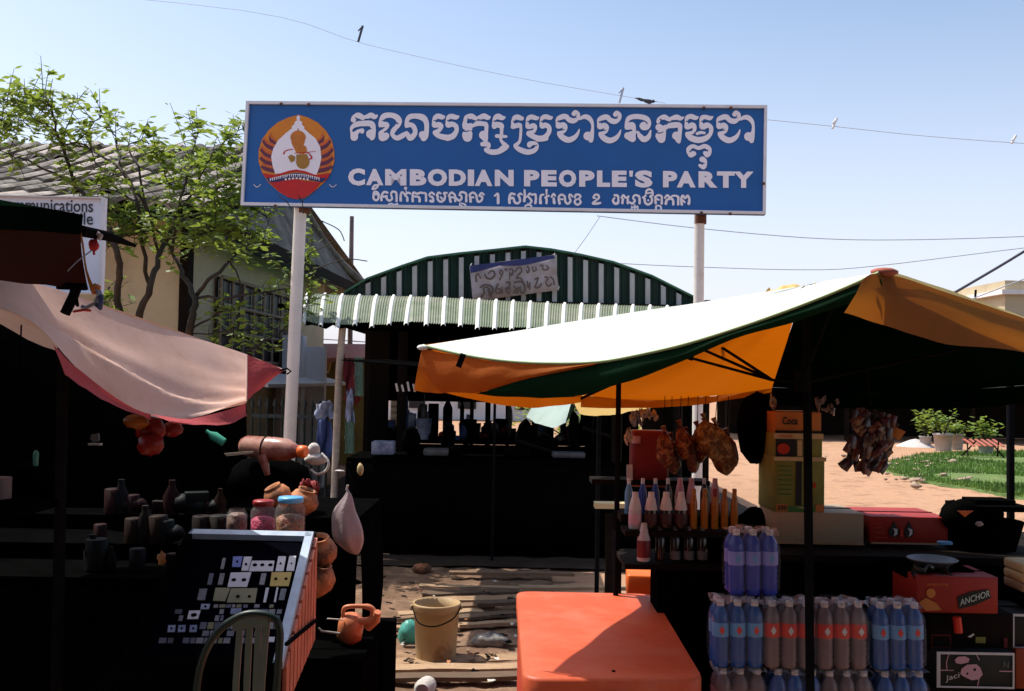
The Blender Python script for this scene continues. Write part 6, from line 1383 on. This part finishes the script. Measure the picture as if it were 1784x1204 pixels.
pr_(t, f_, rect(1347, 797, 1439, 804), M_creamc); pr_(t, f_, rect(1386, 804, 1396, 880), M_blkp); pr_(t, f_, rect(1352, 878, 1372, 890), M_orbox); pr_(t, f_, rect(1421, 878, 1436, 890), M_orbox); pr_(t, f_, rect(1372, 882, 1421, 891), M_grp)
pr_(t, f_, rect(1417, 840, 1421, 850), M_dot); pr_(t, f_, [(1385, 882), (1400, 885), (1414, 882), (1400, 883)], M_creamc, o_=.007)
for k in range(7): pr_(t, f_, rect(1354, 812+k*8, 1378, 813.5+k*8), M_grp)
_ = text_mesh('330', lambda u, v: f_(1354+16*u, 888-8*v, .008), .03, 'lettering', M_blkp, t)
t, f_ = carton('cream_carton', 'cream topped carton with a red disc in the middle of the stack', 1350, 1433, 757, 796, 3.98, .24, M_olive)
pr_(t, f_, rect(1348, 756, 1434, 765), M_creamc); pr_(t, f_, rect(1351, 766, 1387, 795), M_blkp); pr_(t, f_, disc(1364, 782, 11, 9, n=16)[:-1], M_dot, o_=.008); pr_(t, f_, rect(1389, 768, 1397, 794), M_creamc)
text_mesh('COOKIES', lambda u, v: f_(1356+24*u, 763-4.5*v, .008), .01, 'lettering', M_dot, t)
t, f_ = carton('orange_carton', 'orange carton marked Coca at the top of the stack', 1350, 1431, 719, 756, 4.0, .22, M_orbox)
pr_(t, f_, rect(1350, 750, 1431, 756), M_blkp)
text_mesh('Coca', lambda u, v: f_(1362+27*u, 740-13*v, .006), .03, 'lettering', M_blkp, t)
# right pile
t, f_ = carton('anchor_box', 'red carton with black slanted ANCHOR label on the right pile', 1597, 1739, 1006, 1067, 3.45, .22, M_redbox)
pr_(t, f_, [(1667, 1040), (1690, 1031), (1722, 1026), (1726, 1040), (1700, 1052), (1670, 1060)], M_blkp)
text_mesh('ANCHOR', lambda u, v: f_(1671+52*u, 1054-17*u-11*v, .008), .01, 'lettering', mat('label_teal', (.45, .55, .5)), t)
text_mesh('ANCHOR', lambda u, v: f_(1613+38*u, 1021-4*v, .008), .0, 'lettering', M_orbox, t)
pr_(t, f_, disc(1621, 1034, 8, 8, n=14)[:-1], M_orbox); pr_(t, f_, [(1600, 1050), (1612, 1042), (1630, 1050), (1640, 1062), (1612, 1064)], M_orbox)
t, f_ = carton('dark_carton', 'dark brown carton with faint labels under the red ANCHOR carton', 1618, 1766, 1070, 1133, 3.47, .22, M_dkwood)
pr_(t, f_, rect(1622, 1106, 1656, 1128), M_redcl); pr_(t, f_, rect(1624, 1108, 1654, 1126), M_dkwood, o_=.006); pr_(t, f_, rect(1699, 1109, 1716, 1119), M_olive); pr_(t, f_, rect(1748, 1110, 1754, 1126), M_redcl)
pr_(t, f_, [(1685, 1109), (1690, 1110), (1697, 1105), (1695, 1103)], M_lwh)
solo('red_lighter', MB().tube([P(1667, 1075, 3.44), P(1670, 1102, 3.44)], .014, 10), M_lred, 'bright red bottle end poking out below the red ANCHOR carton', 'bottle')
def whitebox(name, label, px0, px1, py0, py1, Y):
    t, f_ = carton(name, label, px0, px1, py0, py1, Y, .22, mat('black_carton', (.008, .012, .012), rough=.6, var=.2))
    w_ = 4
    for r_ in (rect(px0, py0, px1, py0+w_), rect(px0, py1-w_*.7, px1, py1), rect(px0, py0+w_, px0+w_*1.5, py1-w_*.7), rect(px1-w_*.7, py0+w_, px1, py1-w_*.7)): pr_(t, f_, r_, M_lwh, 'border', .006)
    return t, f_
t, f_ = whitebox('black_carton', 'black carton with white outline and pale bird print at the lower right', 1631, 1766, 1137, 1197, 3.42)
k_ = Ink(1631, 1137, 1766, 1197, 5)
for q_ in ([(1652, 1141, 1.4), (1648, 1155, 1.4), (1649, 1168, 1.4)], [(1700, 1141, 1.4), (1705, 1150, 1.4)], [(1705, 1180, 1.4), (1702, 1193, 1.4)], [(1636, 1168, 1.6), (1660, 1168, 1.2)], [(1740, 1168, 1.4), (1764, 1168, 1.6)]): k_.stroke(q_)
k_.poly([(1662, 1150), (1668, 1145), (1680, 1144), (1688, 1148), (1686, 1154), (1674, 1157), (1665, 1156)]); k_.poly([(1674, 1165), (1684, 1158), (1700, 1157), (1707, 1163), (1711, 1174), (1704, 1182), (1692, 1184), (1678, 1178), (1672, 1174)]); k_.stroke([(1684, 1173, 4)], False); k_.stroke([(1697, 1166, 5)], False)
k_.mb(lambda x_, y_: f_(x_, y_, .0048)).build('print', M_lpk, t, kind='stuff')
text_mesh('Jaci', lambda u, v: f_(1646+24*u, 1189-7*u-12*v, .006), .0, 'lettering', M_lwh, t)
text_mesh('N', lambda u, v: f_(1747+9*u, 1162-10*v, .006), .0, 'lettering', M_grey, t)
t, f_ = whitebox('black_carton', 'black carton with white outline cut by the right edge of the picture', 1760, 1880, 1071, 1129, 3.5)
t, f_ = carton('orange_carton', 'orange carton at the lower right corner of the picture', 1769, 1880, 1132, 1200, 3.48, .22, mat('orange_red_carton', (.35, .06, .02), rough=.6))
t, f_ = carton('dark_base_carton', 'dark carton at the bottom of the right pile', 1625, 1770, 1199, 1330, 3.44, .22, M_dkwood); 
solo('base_crate', MB().box((P(1740, 1200, 3.6).x+.06, 3.62, .18), (.62, .42, .36)), M_black, 'black crate on the ground under the right pile', 'crate')
solo('base_crate', MB().box((P(1830, 1200, 3.6).x+.02, 3.62, .45), (.26, .24, .14)), M_black, 'black crate under the orange carton at the picture corner', 'crate')
solo('base_block', MB().box((P(1830, 1040, 3.65).x, 3.66, .78), (.24, .26, .10)), M_black, 'black box under the cream packets at the right edge', 'box')
# tray, packets, basket on the table at the right
c_ = P(1624, 985, 3.6); solo('round_tray', MB().lathe([(.055, 0), (.08, .018), (.088, .024), (.084, .026), (.055, .006), (.001, .005)], c_, 28), mat('dull_metal', (.16, .15, .15), rough=.4, metal=.4, var=.2), 'round grey metal tray leaning on the red ANCHOR carton', 'tray')
solo('tray_support', MB().box((c_.x, 3.66, c_.z-.018), (.24, .26, .03)), M_black, 'black board under the round grey tray', 'board')
garment('green_packet', 1590, 1655, 992, 1008, 3.5, M_dkgoods[2], 'dark green packet crushed under the round tray', 'packet', 2)
solo('white_packet', MB().rbox(P(1646, 946, 3.75), (.05, .03, .012), b=.004), M_lblu, 'small pale blue packet beside the dark basket', 'packet')
for k, (y_, m_) in enumerate(((985, M_creamc), (1002, M_creamc), (1018, M_beige))):
    q_ = P(1800, y_, 3.6); solo('cream_packet', MB().rbox(q_, (.15, .14, .032), b=.012), m_, ('topmost cream packet at the right edge', 'middle cream packet at the right edge', 'lowest cream packet at the right edge')[k], 'packet', 'cream packets at the right edge')
bk = thing('dark_basket', 'black basket heaped with dark bags at the right end of the table', 'basket', (P(1725, 950, 3.95).x, 4.0, tz))
cb = Vector((P(1722, 950, 3.95).x, 4.02, tz))
MB().lathe([(.13, -.01), (.16, .10), (.165, .105), (.14, .1)], cb, 18).build('basket', M_black, bk)
rnd = random.Random(31)
for k in range(7): MB().sphere(cb+Vector((rnd.uniform(-.12, .12), rnd.uniform(-.08, .08), .10+rnd.uniform(0, .05))), rnd.uniform(.05, .075), 9, 7, (1.1, .9, .8), jit=.12).build('bag', M_black, bk)
pr2 = [P(1668, 890, 3.84), P(1696, 890, 3.84), P(1681, 901, 3.84)]; MB().prism(pr2, (0, .004, 0)).build('label', M_cap, bk)
MB().sphere(P(1706, 913, 3.83), .013, 8, 6, (1.2, .4, .8), jit=.1).build('badge', M_pbag, bk)
solo('basket_lid', MB().box(P(1722, 882, 4.0), (.26, .2, .02)).box(P(1722, 873, 4.02), (.16, .12, .02)), M_black, 'flat black lid lying over the dark basket', 'lid')
solo('stall_post', MB().tube([(P(1762, 880, 4.3).x, 4.3, 0), (P(1760, 700, 4.3).x, 4.3, 1.75)], .017, 8), M_metal, 'black metal post right of the basket before the grass', 'pole')
# bunch of snack packets hanging
bn = thing('snack_bunch', 'bunch of shiny dark red snack packets hanging before the road', 'snacks', P(1520, 820, 3.6))
M_foil = [mat('foil_%d' % i_, c_, rough=.3, var=.5, vs=30, spec=.6, dirt=d_, ds=22, dlo=.55, dhi=.65) for i_, (c_, d_) in enumerate((((.07, .008, .006), (.22, .10, .04)), ((.03, .006, .006), (.16, .07, .05)), ((.10, .02, .008), (.28, .16, .08)), ((.012, .006, .006), (.08, .02, .014))))]
rnd = random.Random(17)
for k in range(110):
    u, v = rnd.random(), rnd.random()
    x_ = 1500+u*72-v*20-10; y_ = 726+v*92+u*12-8
    c_ = P(x_, y_, 3.6+rnd.uniform(-.04, .04)); an = rnd.uniform(-.9, .3); w_, h_ = .012, .023
    e = Vector((math.cos(an), rnd.uniform(-.4, .4), math.sin(an))).normalized(); q_ = Vector((-math.sin(an), rnd.uniform(-.3, .3), math.cos(an))).normalized()
    pts = [[c_+e*w_*(i_-1.5)/1.5+q_*h_*(j_-1.5)/1.5+Vector((0, -.004 if 0 < i_ < 3 and 0 < j_ < 3 else 0, 0)) for i_ in range(4)] for j_ in range(4)]
    MB().grid(pts).build('packet', rnd.choice(M_foil), bn)
MB().grid([[P(1548, 733, 3.62), P(1562, 745, 3.6), P(1578, 752, 3.6)], [P(1540, 750, 3.62), P(1558, 762, 3.6), P(1566, 768, 3.6)]]).build('packet', M_orbox, bn, label='orange packet sticking out to the right')
MB().tube([P(1520, 730, 3.6), P(1510, 640, 3.5)], .002, 4).build('string', M_metal, bn)
MB().lathe([(.004, 0), (.03, .05)], P(1513, 830, 3.6), 10, closed=False).build('bag_tip', M_pbag, bn)
# hanging clear bags of snacks above the bottle rack
M_hb = [mat('bag_red', (.16, .025, .010), rough=.22, var=.8, vs=50, transl=.2, dirt=(.42, .15, .04), ds=34, dlo=.5, dhi=.58, bump=1.0, bs=80), mat('bag_amber', (.20, .07, .018), rough=.2, var=.8, vs=40, transl=.25, dirt=(.50, .30, .10), ds=28, dlo=.5, dhi=.58, bump=1.0, bs=70)]
M_hb.append(mat('bag_dark', (.12, .03, .012), rough=.25, var=.7, vs=30, transl=.2, dirt=(.35, .16, .06), ds=18, dlo=.55, dhi=.62, bump=.5, bs=60))
for i_, (px, y0_, y1_, w_, m_, lab, dx, Yb) in enumerate(((1159, 752, 812, 15, M_hb[0], 'red brown snack bag, leftmost of the cluster above the bottles', 2, 3.95), (1172, 764, 826, 12, M_hb[2], 'dark snack bag tucked behind the leftmost of the cluster', 4, 4.0), (1189, 742, 800, 13, M_hb[0], 'slim red brown snack bag in the middle of the cluster', 8, 3.95),
        (1203, 754, 824, 13, M_hb[2], 'dark red snack bag hanging lowest in the middle of the cluster', 12, 3.98), (1218, 744, 806, 12, M_hb[0], 'narrow snack bag just left of the amber ones', 6, 4.0), (1234, 730, 800, 20, M_hb[1], 'large amber snack bag, left of the amber pair', 14, 3.93), (1256, 738, 828, 22, M_hb[1], 'largest amber snack bag at the right of the cluster', 20, 3.96), (1272, 756, 816, 12, M_hb[2], 'dark amber snack bag at the right edge of the cluster', 10, 4.0))):
    rr = random.Random(i_*7+1); prof = ((0, .3), (.05, .12), (.13, .55), (.3, .85), (.5, 1.0), (.72, .95), (.9, .6), (1, .1)); rows = []
    for v, k_w in prof: rows.append([P(px+dx*(v-.5)+w_*k_w*math.sin(q_/16*2*math.pi)*(1+(rr.uniform(-.22, .22) if 0 < q_ < 16 else 0)), y0_+(y1_-y0_)*v+rr.uniform(-2, 2), Yb)+Vector((0, .04*k_w*math.cos(q_/16*2*math.pi), 0)) for q_ in range(17)])
    t = thing('snack_bag', lab, 'bag', P(px, y1_, Yb), 'clear snack bags hanging above the bottle rack')
    MB().grid(cloth_rows(rows, 2, 2, .002, 14, i_)).build('bag', m_, t)
    MB().tube([P(px-dx*.5-3, y0_-10, Yb), P(px-dx*.5, y0_-2, Yb), P(px-dx*.5, y0_+5, Yb)], [.012, .007, .004], 7).build('knot', m_, t)
    MB().tube([P(px-dx*.5, y0_-4, Yb), P(px-dx*.3, 690, Yb)], .0015, 4).build('string', M_black, t)
solo('black_sack', MB().sphere(P(1318, 745, 4.2), 1, 14, 11, (.085, .08, .15), jit=.06), M_black, 'black sack hanging between the amber bag and the carton stack', 'sack')
solo('black_sack', MB().sphere(P(1352, 820, 4.3), 1, 14, 11, (.05, .06, .2), jit=.05), M_black, 'narrow black sack behind the left edge of the carton stack', 'sack')
solo('black_sack', MB().sphere(P(1318, 935, 4.2), 1, 14, 11, (.10, .1, .12), jit=.07), M_black, 'black sack on the table left of the beige carton', 'sack')
# bottle rack
RK = thing('bottle_rack', 'dark rack with shelves of bottles left of the black sacks', 'rack', (P(1190, 950, 4.0).x, 4.1, 0))
x0_, x1_ = P(1084, 900, 4.0).x, P(1292, 900, 4.0).x
zA = P(1190, 921, 3.95).z-.002; zB = P(1190, 978, 3.95).z-.002; zC = zA+.03
MB().box(((x0_+x1_)/2, 3.97, zA-.012), (x1_-x0_, .16, .02)).build('shelf', M_dkwood, RK)
MB().box(((x0_+x1_)/2, 4.15, zC-.006), (x1_-x0_, .2, .03)).build('shelf', M_dkwood, RK)
MB().box(((x0_+x1_)/2, 4.07, zB-.012), (x1_-x0_, .36, .02)).build('shelf', M_dkwood, RK)
for x_, y_ in ((x0_, 4.3), (x0_+.02, 4.24), (x1_, 3.9), (x1_, 4.18)):
    MB().tube([(x_, y_, 0), (x_, y_, zA+.02)], .008, 6).build('post', M_metal, RK)
MB().tube([(x0_, 4.2, 0), (x0_, 4.2, 1.62)], .012, 6).build('post', M_metal, RK)
MB().box(((x0_+x1_)/2+.1, 4.19, zB+.06), (x1_-x0_-.2, .01, .2)).build('back_cloth', M_black, RK)
MB().box(((x0_+x1_)/2+.06, 4.0, zB*.5-.02), (x1_-x0_-.14, .2, zB-.05)).build('under_cloth', M_black, RK)
M_amb = mat('amber_oil', (.48, .17, .015), rough=.25, var=.2, spec=.5, transl=.3); M_blub = mat('deep_blue', (.03, .06, .32), rough=.3, var=.2); M_dkb = mat('dark_bottle', (.02, .012, .01), rough=.2, var=.3, spec=.6); M_ltc = mat('light_blue', (.12, .28, .45), rough=.3)
M_wbt = mat('white_bottle', (.50, .46, .47), rough=.4, var=.05); M_dred = mat('dark_red_print', (.16, .012, .012), rough=.5)
def bot(px, y0_, y1_, w_, Y, prof, body, capm, label, lab=None, lr=(.3, .7), nm='bottle', grp=None, capf=.15):
    b = P(px, y1_, Y); h = (y1_-y0_)/F*Y; r_ = w_/2/F*Y
    t = thing(nm, label, 'bottle', b, grp)
    pf = {'cone': [(.9, 0), (1, .03), (1, .5), (.95, .55)], 'slim': [(.9, 0), (1, .03), (1, .62), (.8, .74), (.55, .8), (.5, .86)], 'wide': [(.9, 0), (1, .03), (1, .66), (.5, .85), (.42, .88)]}[prof]
    MB().lathe([(k*r_, v*h) for k, v in pf], b, 14).build('body', body, t)
    if prof == 'cone': MB().lathe([(r_*.98, .5*h), (r_*1.0, .56*h), (r_*.62, .84*h), (r_*.52, .86*h), (r_*.48, h), (.001, h)], b, 14).build('cap', capm, t)
    elif prof == 'slim': MB().lathe([(r_*.6, .8*h), (r_*.62, .98*h), (r_*.4, h)], b, 12).build('cap', capm, t)
    else: MB().lathe([(r_*.46, .85*h), (r_*.46, .99*h), (r_*.4, h)], b, 12).build('cap', capm, t)
    if lab: MB().lathe([(r_*1.01, lr[0]*h), (r_*1.03, lr[0]*h+.001), (r_*1.03, lr[1]*h-.001), (r_*1.01, lr[1]*h)], b, 14, closed=False).build('label', lab, t)
    return t
M_dkred = mat('faded_dark_label', (.05, .012, .012), rough=.6, var=.5, vs=60)
od = ('first', 'second', 'third', 'fourth', 'fifth')
for k, px in enumerate((1106, 1134, 1160, 1186)): bot(px, 858, 921, 22, 3.93, 'cone', M_wbt if k == 0 else M_dkb, M_capw, od[k]+' bottle from the left with a white cone top in the front rack row', M_lpk if k == 0 else M_dkred, (.12, .42), grp='bottles with white cone tops')
for k, px in enumerate((1208, 1227, 1245, 1262, 1279)): bot(px, 852, 921, 13, 3.93, 'slim', M_amb, M_redsc if k in (2,) else M_amb, od[k]+' amber oil bottle from the left in the front rack row', None, grp='amber oil bottles in the rack')
for k, (px, m_) in enumerate(((1095, M_ltc), (1119, M_blub), (1141, M_blub), (1163, M_dkb))): bot(px, 834, 905, 14, 4.1, 'wide', m_, M_capw, od[k]+' white capped bottle from the left in the back rack row', None, grp='white capped bottles in the back row')
for k, px in enumerate((1184, 1204, 1245)): bot(px, 834, 905, 18, 4.12, 'cone', M_wbt, M_lpk, od[k]+' pink topped bottle from the left in the back rack row', M_dred, (.1, .4), grp='pink topped bottles in the back row')
bot(1226, 834, 905, 14, 4.13, 'wide', M_dkb, M_capw, 'dark bottle with a white cap behind the amber oil bottles', None)
bot(1121, 912, 977, 23, 3.9, 'cone', M_wbt, M_wbt, 'white bottle with dark red label on the lower rack shelf', M_dred, (.1, .55))
for k, px in enumerate((1150, 1176, 1200, 1223)): bot(px, 918, 977, 18, 3.93, 'wide', M_dkb, M_grey, od[k]+' dark bottle from the left on the lower rack shelf', M_grey if k else None, (.05, .3), grp='dark bottles on the lower rack shelf')
t = thing('red_canister', 'tall dark red canister with a white patch behind the rack', 'canister', P(1125, 840, 4.25))
MB().rbox(P(1130, 798, 4.3), (.16, .1, .24), b=.02).build('body', mat('red_canister', (.22, .015, .015), rough=.5, var=.2), t)
MB().prism([P(1092, 810, 4.23), P(1102, 810, 4.23), P(1102, 840, 4.23), P(1092, 840, 4.23)], (0, .01, 0)).build('patch', M_lwh, t)
MB().lathe([(.02, 0), (.02, .03)], P(1108, 772, 4.25), 10).build('cap', M_lpk, t)
solo('rack_board', MB().box((P(1130, 842, 4.3).x, 4.3, P(1130, 832, 4.3).z-.015), (.5, .14, .02)), M_dkwood, 'dark board carrying the red canister behind the rack', 'board')
# assorted hanging silhouettes and pale papers under the canopy
for i_, (x_, y_, w_, h_, m_, lab) in enumerate(((1108, 728, 16, 20, M_palecl, 'pale sheet hanging by the shed post above the rack'), (1095, 760, 8, 14, M_wcl, 'small white tag hanging left of the red canister'), (1130, 722, 26, 8, M_wcl, 'crumpled pale paper under the orange canopy'), (1440, 705, 34, 20, M_pbag, 'pinkish paper hanging right of the parasol pole'), (1347, 702, 6, 12, M_wcl, 'little pale tag hanging left of the parasol pole'))):
    garment('hanging_paper', x_-w_/2, x_+w_/2, y_-h_/2, y_+h_/2, 4.1, m_, lab, 'paper', i_)
solo('tan_board', MB().box(P(1062, 880, 6.6), (.2, .12, .035)), M_creamc, 'tan board lit by the sun left of the bottle rack', 'board')
solo('tan_rack_foot', MB().box((P(1062, 900, 6.6).x, 6.6, .37), (.05, .05, .7)), M_dkwood, 'dark stake holding the tan board', 'stake')

# clutter heaped on the rear tables in the shade of the shed
rnd = random.Random(77); CM = [M_dark, M_black, M_grey, M_dkwood, M_dkgoods[1], M_dkgoods[0], M_palecl, M_bluecl, M_redcl, M_dkgoods[2], M_black]
for k in range(84):
    px = rnd.uniform(665, 1085); Y_ = rnd.choice((12.2, 12.5, 12.8)); h = rnd.choice((.08, .12, .2, .3, .42, .55)); w_ = rnd.uniform(.05, .2)
    c_ = P(px, 780, Y_); c_.z = .84+h/2; m_ = rnd.choice(CM); q_ = MB()
    kd = k % 4
    if kd == 0: q_.rbox(c_, (w_, .15, h), rz=rnd.uniform(-.4, .4), b=.015)
    elif kd == 1: q_.sphere(c_, 1, 9, 7, (w_*.6, .08, h*.55), jit=.15)
    elif kd == 2: q_.lathe([(w_*.3, -h/2), (w_*.3, h*.2), (w_*.12, h*.35), (w_*.12, h*.5)], c_, 10)
    else: q_.lathe([(w_*.4, -h/2), (w_*.5, h*.1), (w_*.45, h*.1), (w_*.35, -h*.4)], c_, 12)
    solo(('carton', 'bundle', 'flask', 'basin')[kd], q_, m_, ('large ' if h*w_ > .03 else 'small ')+{M_palecl: 'pale ', M_bluecl: 'blue ', M_redcl: 'dark red ', M_grey: 'grey '}.get(m_, 'black ')+('carton', 'bundle', 'flask', 'basin')[kd]+' on the rear shed table, '+('far left', 'left of middle', 'right of middle', 'far right')[min(3, int((px-665)/105))]+(', front row' if Y_ < 12.3 else ', back row'), ('box', 'bundle', 'flask', 'basin')[kd], ('cartons', 'bundles', 'flasks', 'basins')[kd]+' on the rear shed table')
for k, (px, h, w_) in enumerate(((915, .34, .2), (945, .22, .3), (1000, .42, .12), (1045, .5, .16), (780, .3, .14), (716, .26, .18))):
    c_ = P(px, 780, 9.5); c_.z = .865+h/2
    solo('dark_bundle', MB().sphere(c_, 1, 11, 9, (w_/2, .1, h/2), jit=.12), M_black, ('tall', 'broad low', 'narrow upright', 'largest upright', 'small upright', 'squat')[k]+' black bundle standing on the draped table under the awning', 'bundle')
# ================================================================ added awning and stalls out of view, cutting sky light on the goods
M_tarpb = mat('blue_tarp', (.02, .03, .06), rough=.9, var=.3, spec=.1)
AW = thing('added_awning', 'dark blue awning added unseen over the camera to cut sky light', 'awning', (0, -2, 0))
MB().grid([[Vector((x_, y_, 2.66-.05*math.sin(x_*1.1)-.03*math.sin(y_*1.4))) for x_ in [-.3+.5*k for k in range(12)]] for y_ in (-6, -4.5, -3, -1.5, 0, 1.2, 2.3)]).build('tarp', M_tarpb, AW)
MB().grid([[Vector((x_, y_, 2.60-.05*math.sin(x_*1.1)-.03*math.sin(y_*1.4))) for x_ in [-6+.5*k for k in range(12)]] for y_ in (-6, -4.5, -3, -1.5, 0, 1.3)]).build('tarp', M_tarpb, AW)
for x_, y_ in ((-5.8, 1.2), (5.1, 2.2), (5.1, -5.8), (-5.8, -5.8), (-.3, -5.8)): MB().tube([(x_, y_, 0), (x_, y_, 2.62)], .025, 8).build('post', M_dkwood, AW)
BK = thing('added_stall_row', 'dark row of stalls added unseen behind the camera to cut sky light', 'stalls', (0, -6.5, 0))
for k in range(7): MB().box((-6+k*2.0, -6.8, 1.2), (1.92, .1, 2.4)).build('shutter', M_dkwood, BK)
MB().box((0, -6.9, 2.5), (15, 1.6, .08)).build('roof', M_sheet3, BK)

# black tarpaulin roof over the lane beyond the planks, edge on from here
TRF = thing('black_tarp_roof', 'low black tarpaulin stretched level over the lane in front of the shed', 'tarpaulin', (-.3, 7.4, 0))
MB().grid([[Vector((x_, y_, 1.70-.04*math.sin((x_+1.1)*2)+.02*(y_-6.3))) for x_ in (-1.08, -.8, -.6, -.4, -.25, -.1)] for y_ in (6.3, 6.9, 7.5, 8.1, 8.7)]).build('tarp', M_black, TRF, thick=.006)
for x_, y_ in ((-.14, 8.65),): MB().tube([(x_, y_, 0), (x_, y_, 1.72)], .014, 6).build('post', M_metal, TRF)
for k in range(5): MB().tube([P(690+k*10, 668+3*math.sin(k*2.2), 6.3), P(693+k*10, 682+5*math.sin(k*3.1), 6.3)], .007, 5).build('tie', M_wcl, TRF)

rnd = random.Random(41)
for k in range(60):
    px, py = rnd.uniform(662, 905), rnd.uniform(1015, 1204); c_ = G(px, py)+Vector((0, 0, .05)); s_ = rnd.uniform(.010, .035)
    mm = rnd.choice([M_dkwood, M_dkwood, M_pl[3], M_clay, M_black, M_wcl]); q_ = MB(); an = rnd.uniform(0, 6.3)
    q_.grid([[c_+Vector((math.cos(an)*u*s_-math.sin(an)*v*s_*.6, math.sin(an)*u*s_+math.cos(an)*v*s_*.6, rnd.uniform(0, .012))) for u in (-1, 0, 1)] for v in (-1, 0, 1)])
    tag(q_.build('litter_leaf', mm), 'curled bit of leaf or bark lying on the lane', 'leaf', 'dry leaves and bark on the lane')

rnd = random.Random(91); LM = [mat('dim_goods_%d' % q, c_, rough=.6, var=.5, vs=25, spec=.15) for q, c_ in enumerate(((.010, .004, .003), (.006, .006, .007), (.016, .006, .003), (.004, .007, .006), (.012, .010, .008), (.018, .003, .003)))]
kinds = (('packet', 'packet'), ('tin', 'tin'), ('fruit', 'fruit'), ('flask', 'flask'))
for k in range(38):
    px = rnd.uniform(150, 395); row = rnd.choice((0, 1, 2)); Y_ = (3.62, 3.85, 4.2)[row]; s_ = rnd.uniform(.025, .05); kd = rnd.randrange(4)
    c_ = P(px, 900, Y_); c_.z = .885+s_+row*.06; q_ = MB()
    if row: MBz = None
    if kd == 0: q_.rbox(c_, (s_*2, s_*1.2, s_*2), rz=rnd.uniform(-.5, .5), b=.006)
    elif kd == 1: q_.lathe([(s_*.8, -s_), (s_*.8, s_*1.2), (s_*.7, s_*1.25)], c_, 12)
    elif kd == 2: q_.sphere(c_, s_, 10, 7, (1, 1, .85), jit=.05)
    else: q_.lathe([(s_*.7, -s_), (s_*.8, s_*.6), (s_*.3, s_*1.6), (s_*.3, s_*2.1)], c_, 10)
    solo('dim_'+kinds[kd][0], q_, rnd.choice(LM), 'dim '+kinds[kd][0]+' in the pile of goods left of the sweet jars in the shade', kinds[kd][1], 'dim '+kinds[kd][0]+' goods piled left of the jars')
solo('display_step', MB().box((-1.72, 4.02, .91), (1.28, .36, .06)), M_black, 'lower black step of the counter under the dim goods', 'step')
solo('display_step', MB().box((-1.72, 4.29, .94), (1.28, .2, .12)), M_black, 'upper black step of the counter behind the dim goods', 'step')
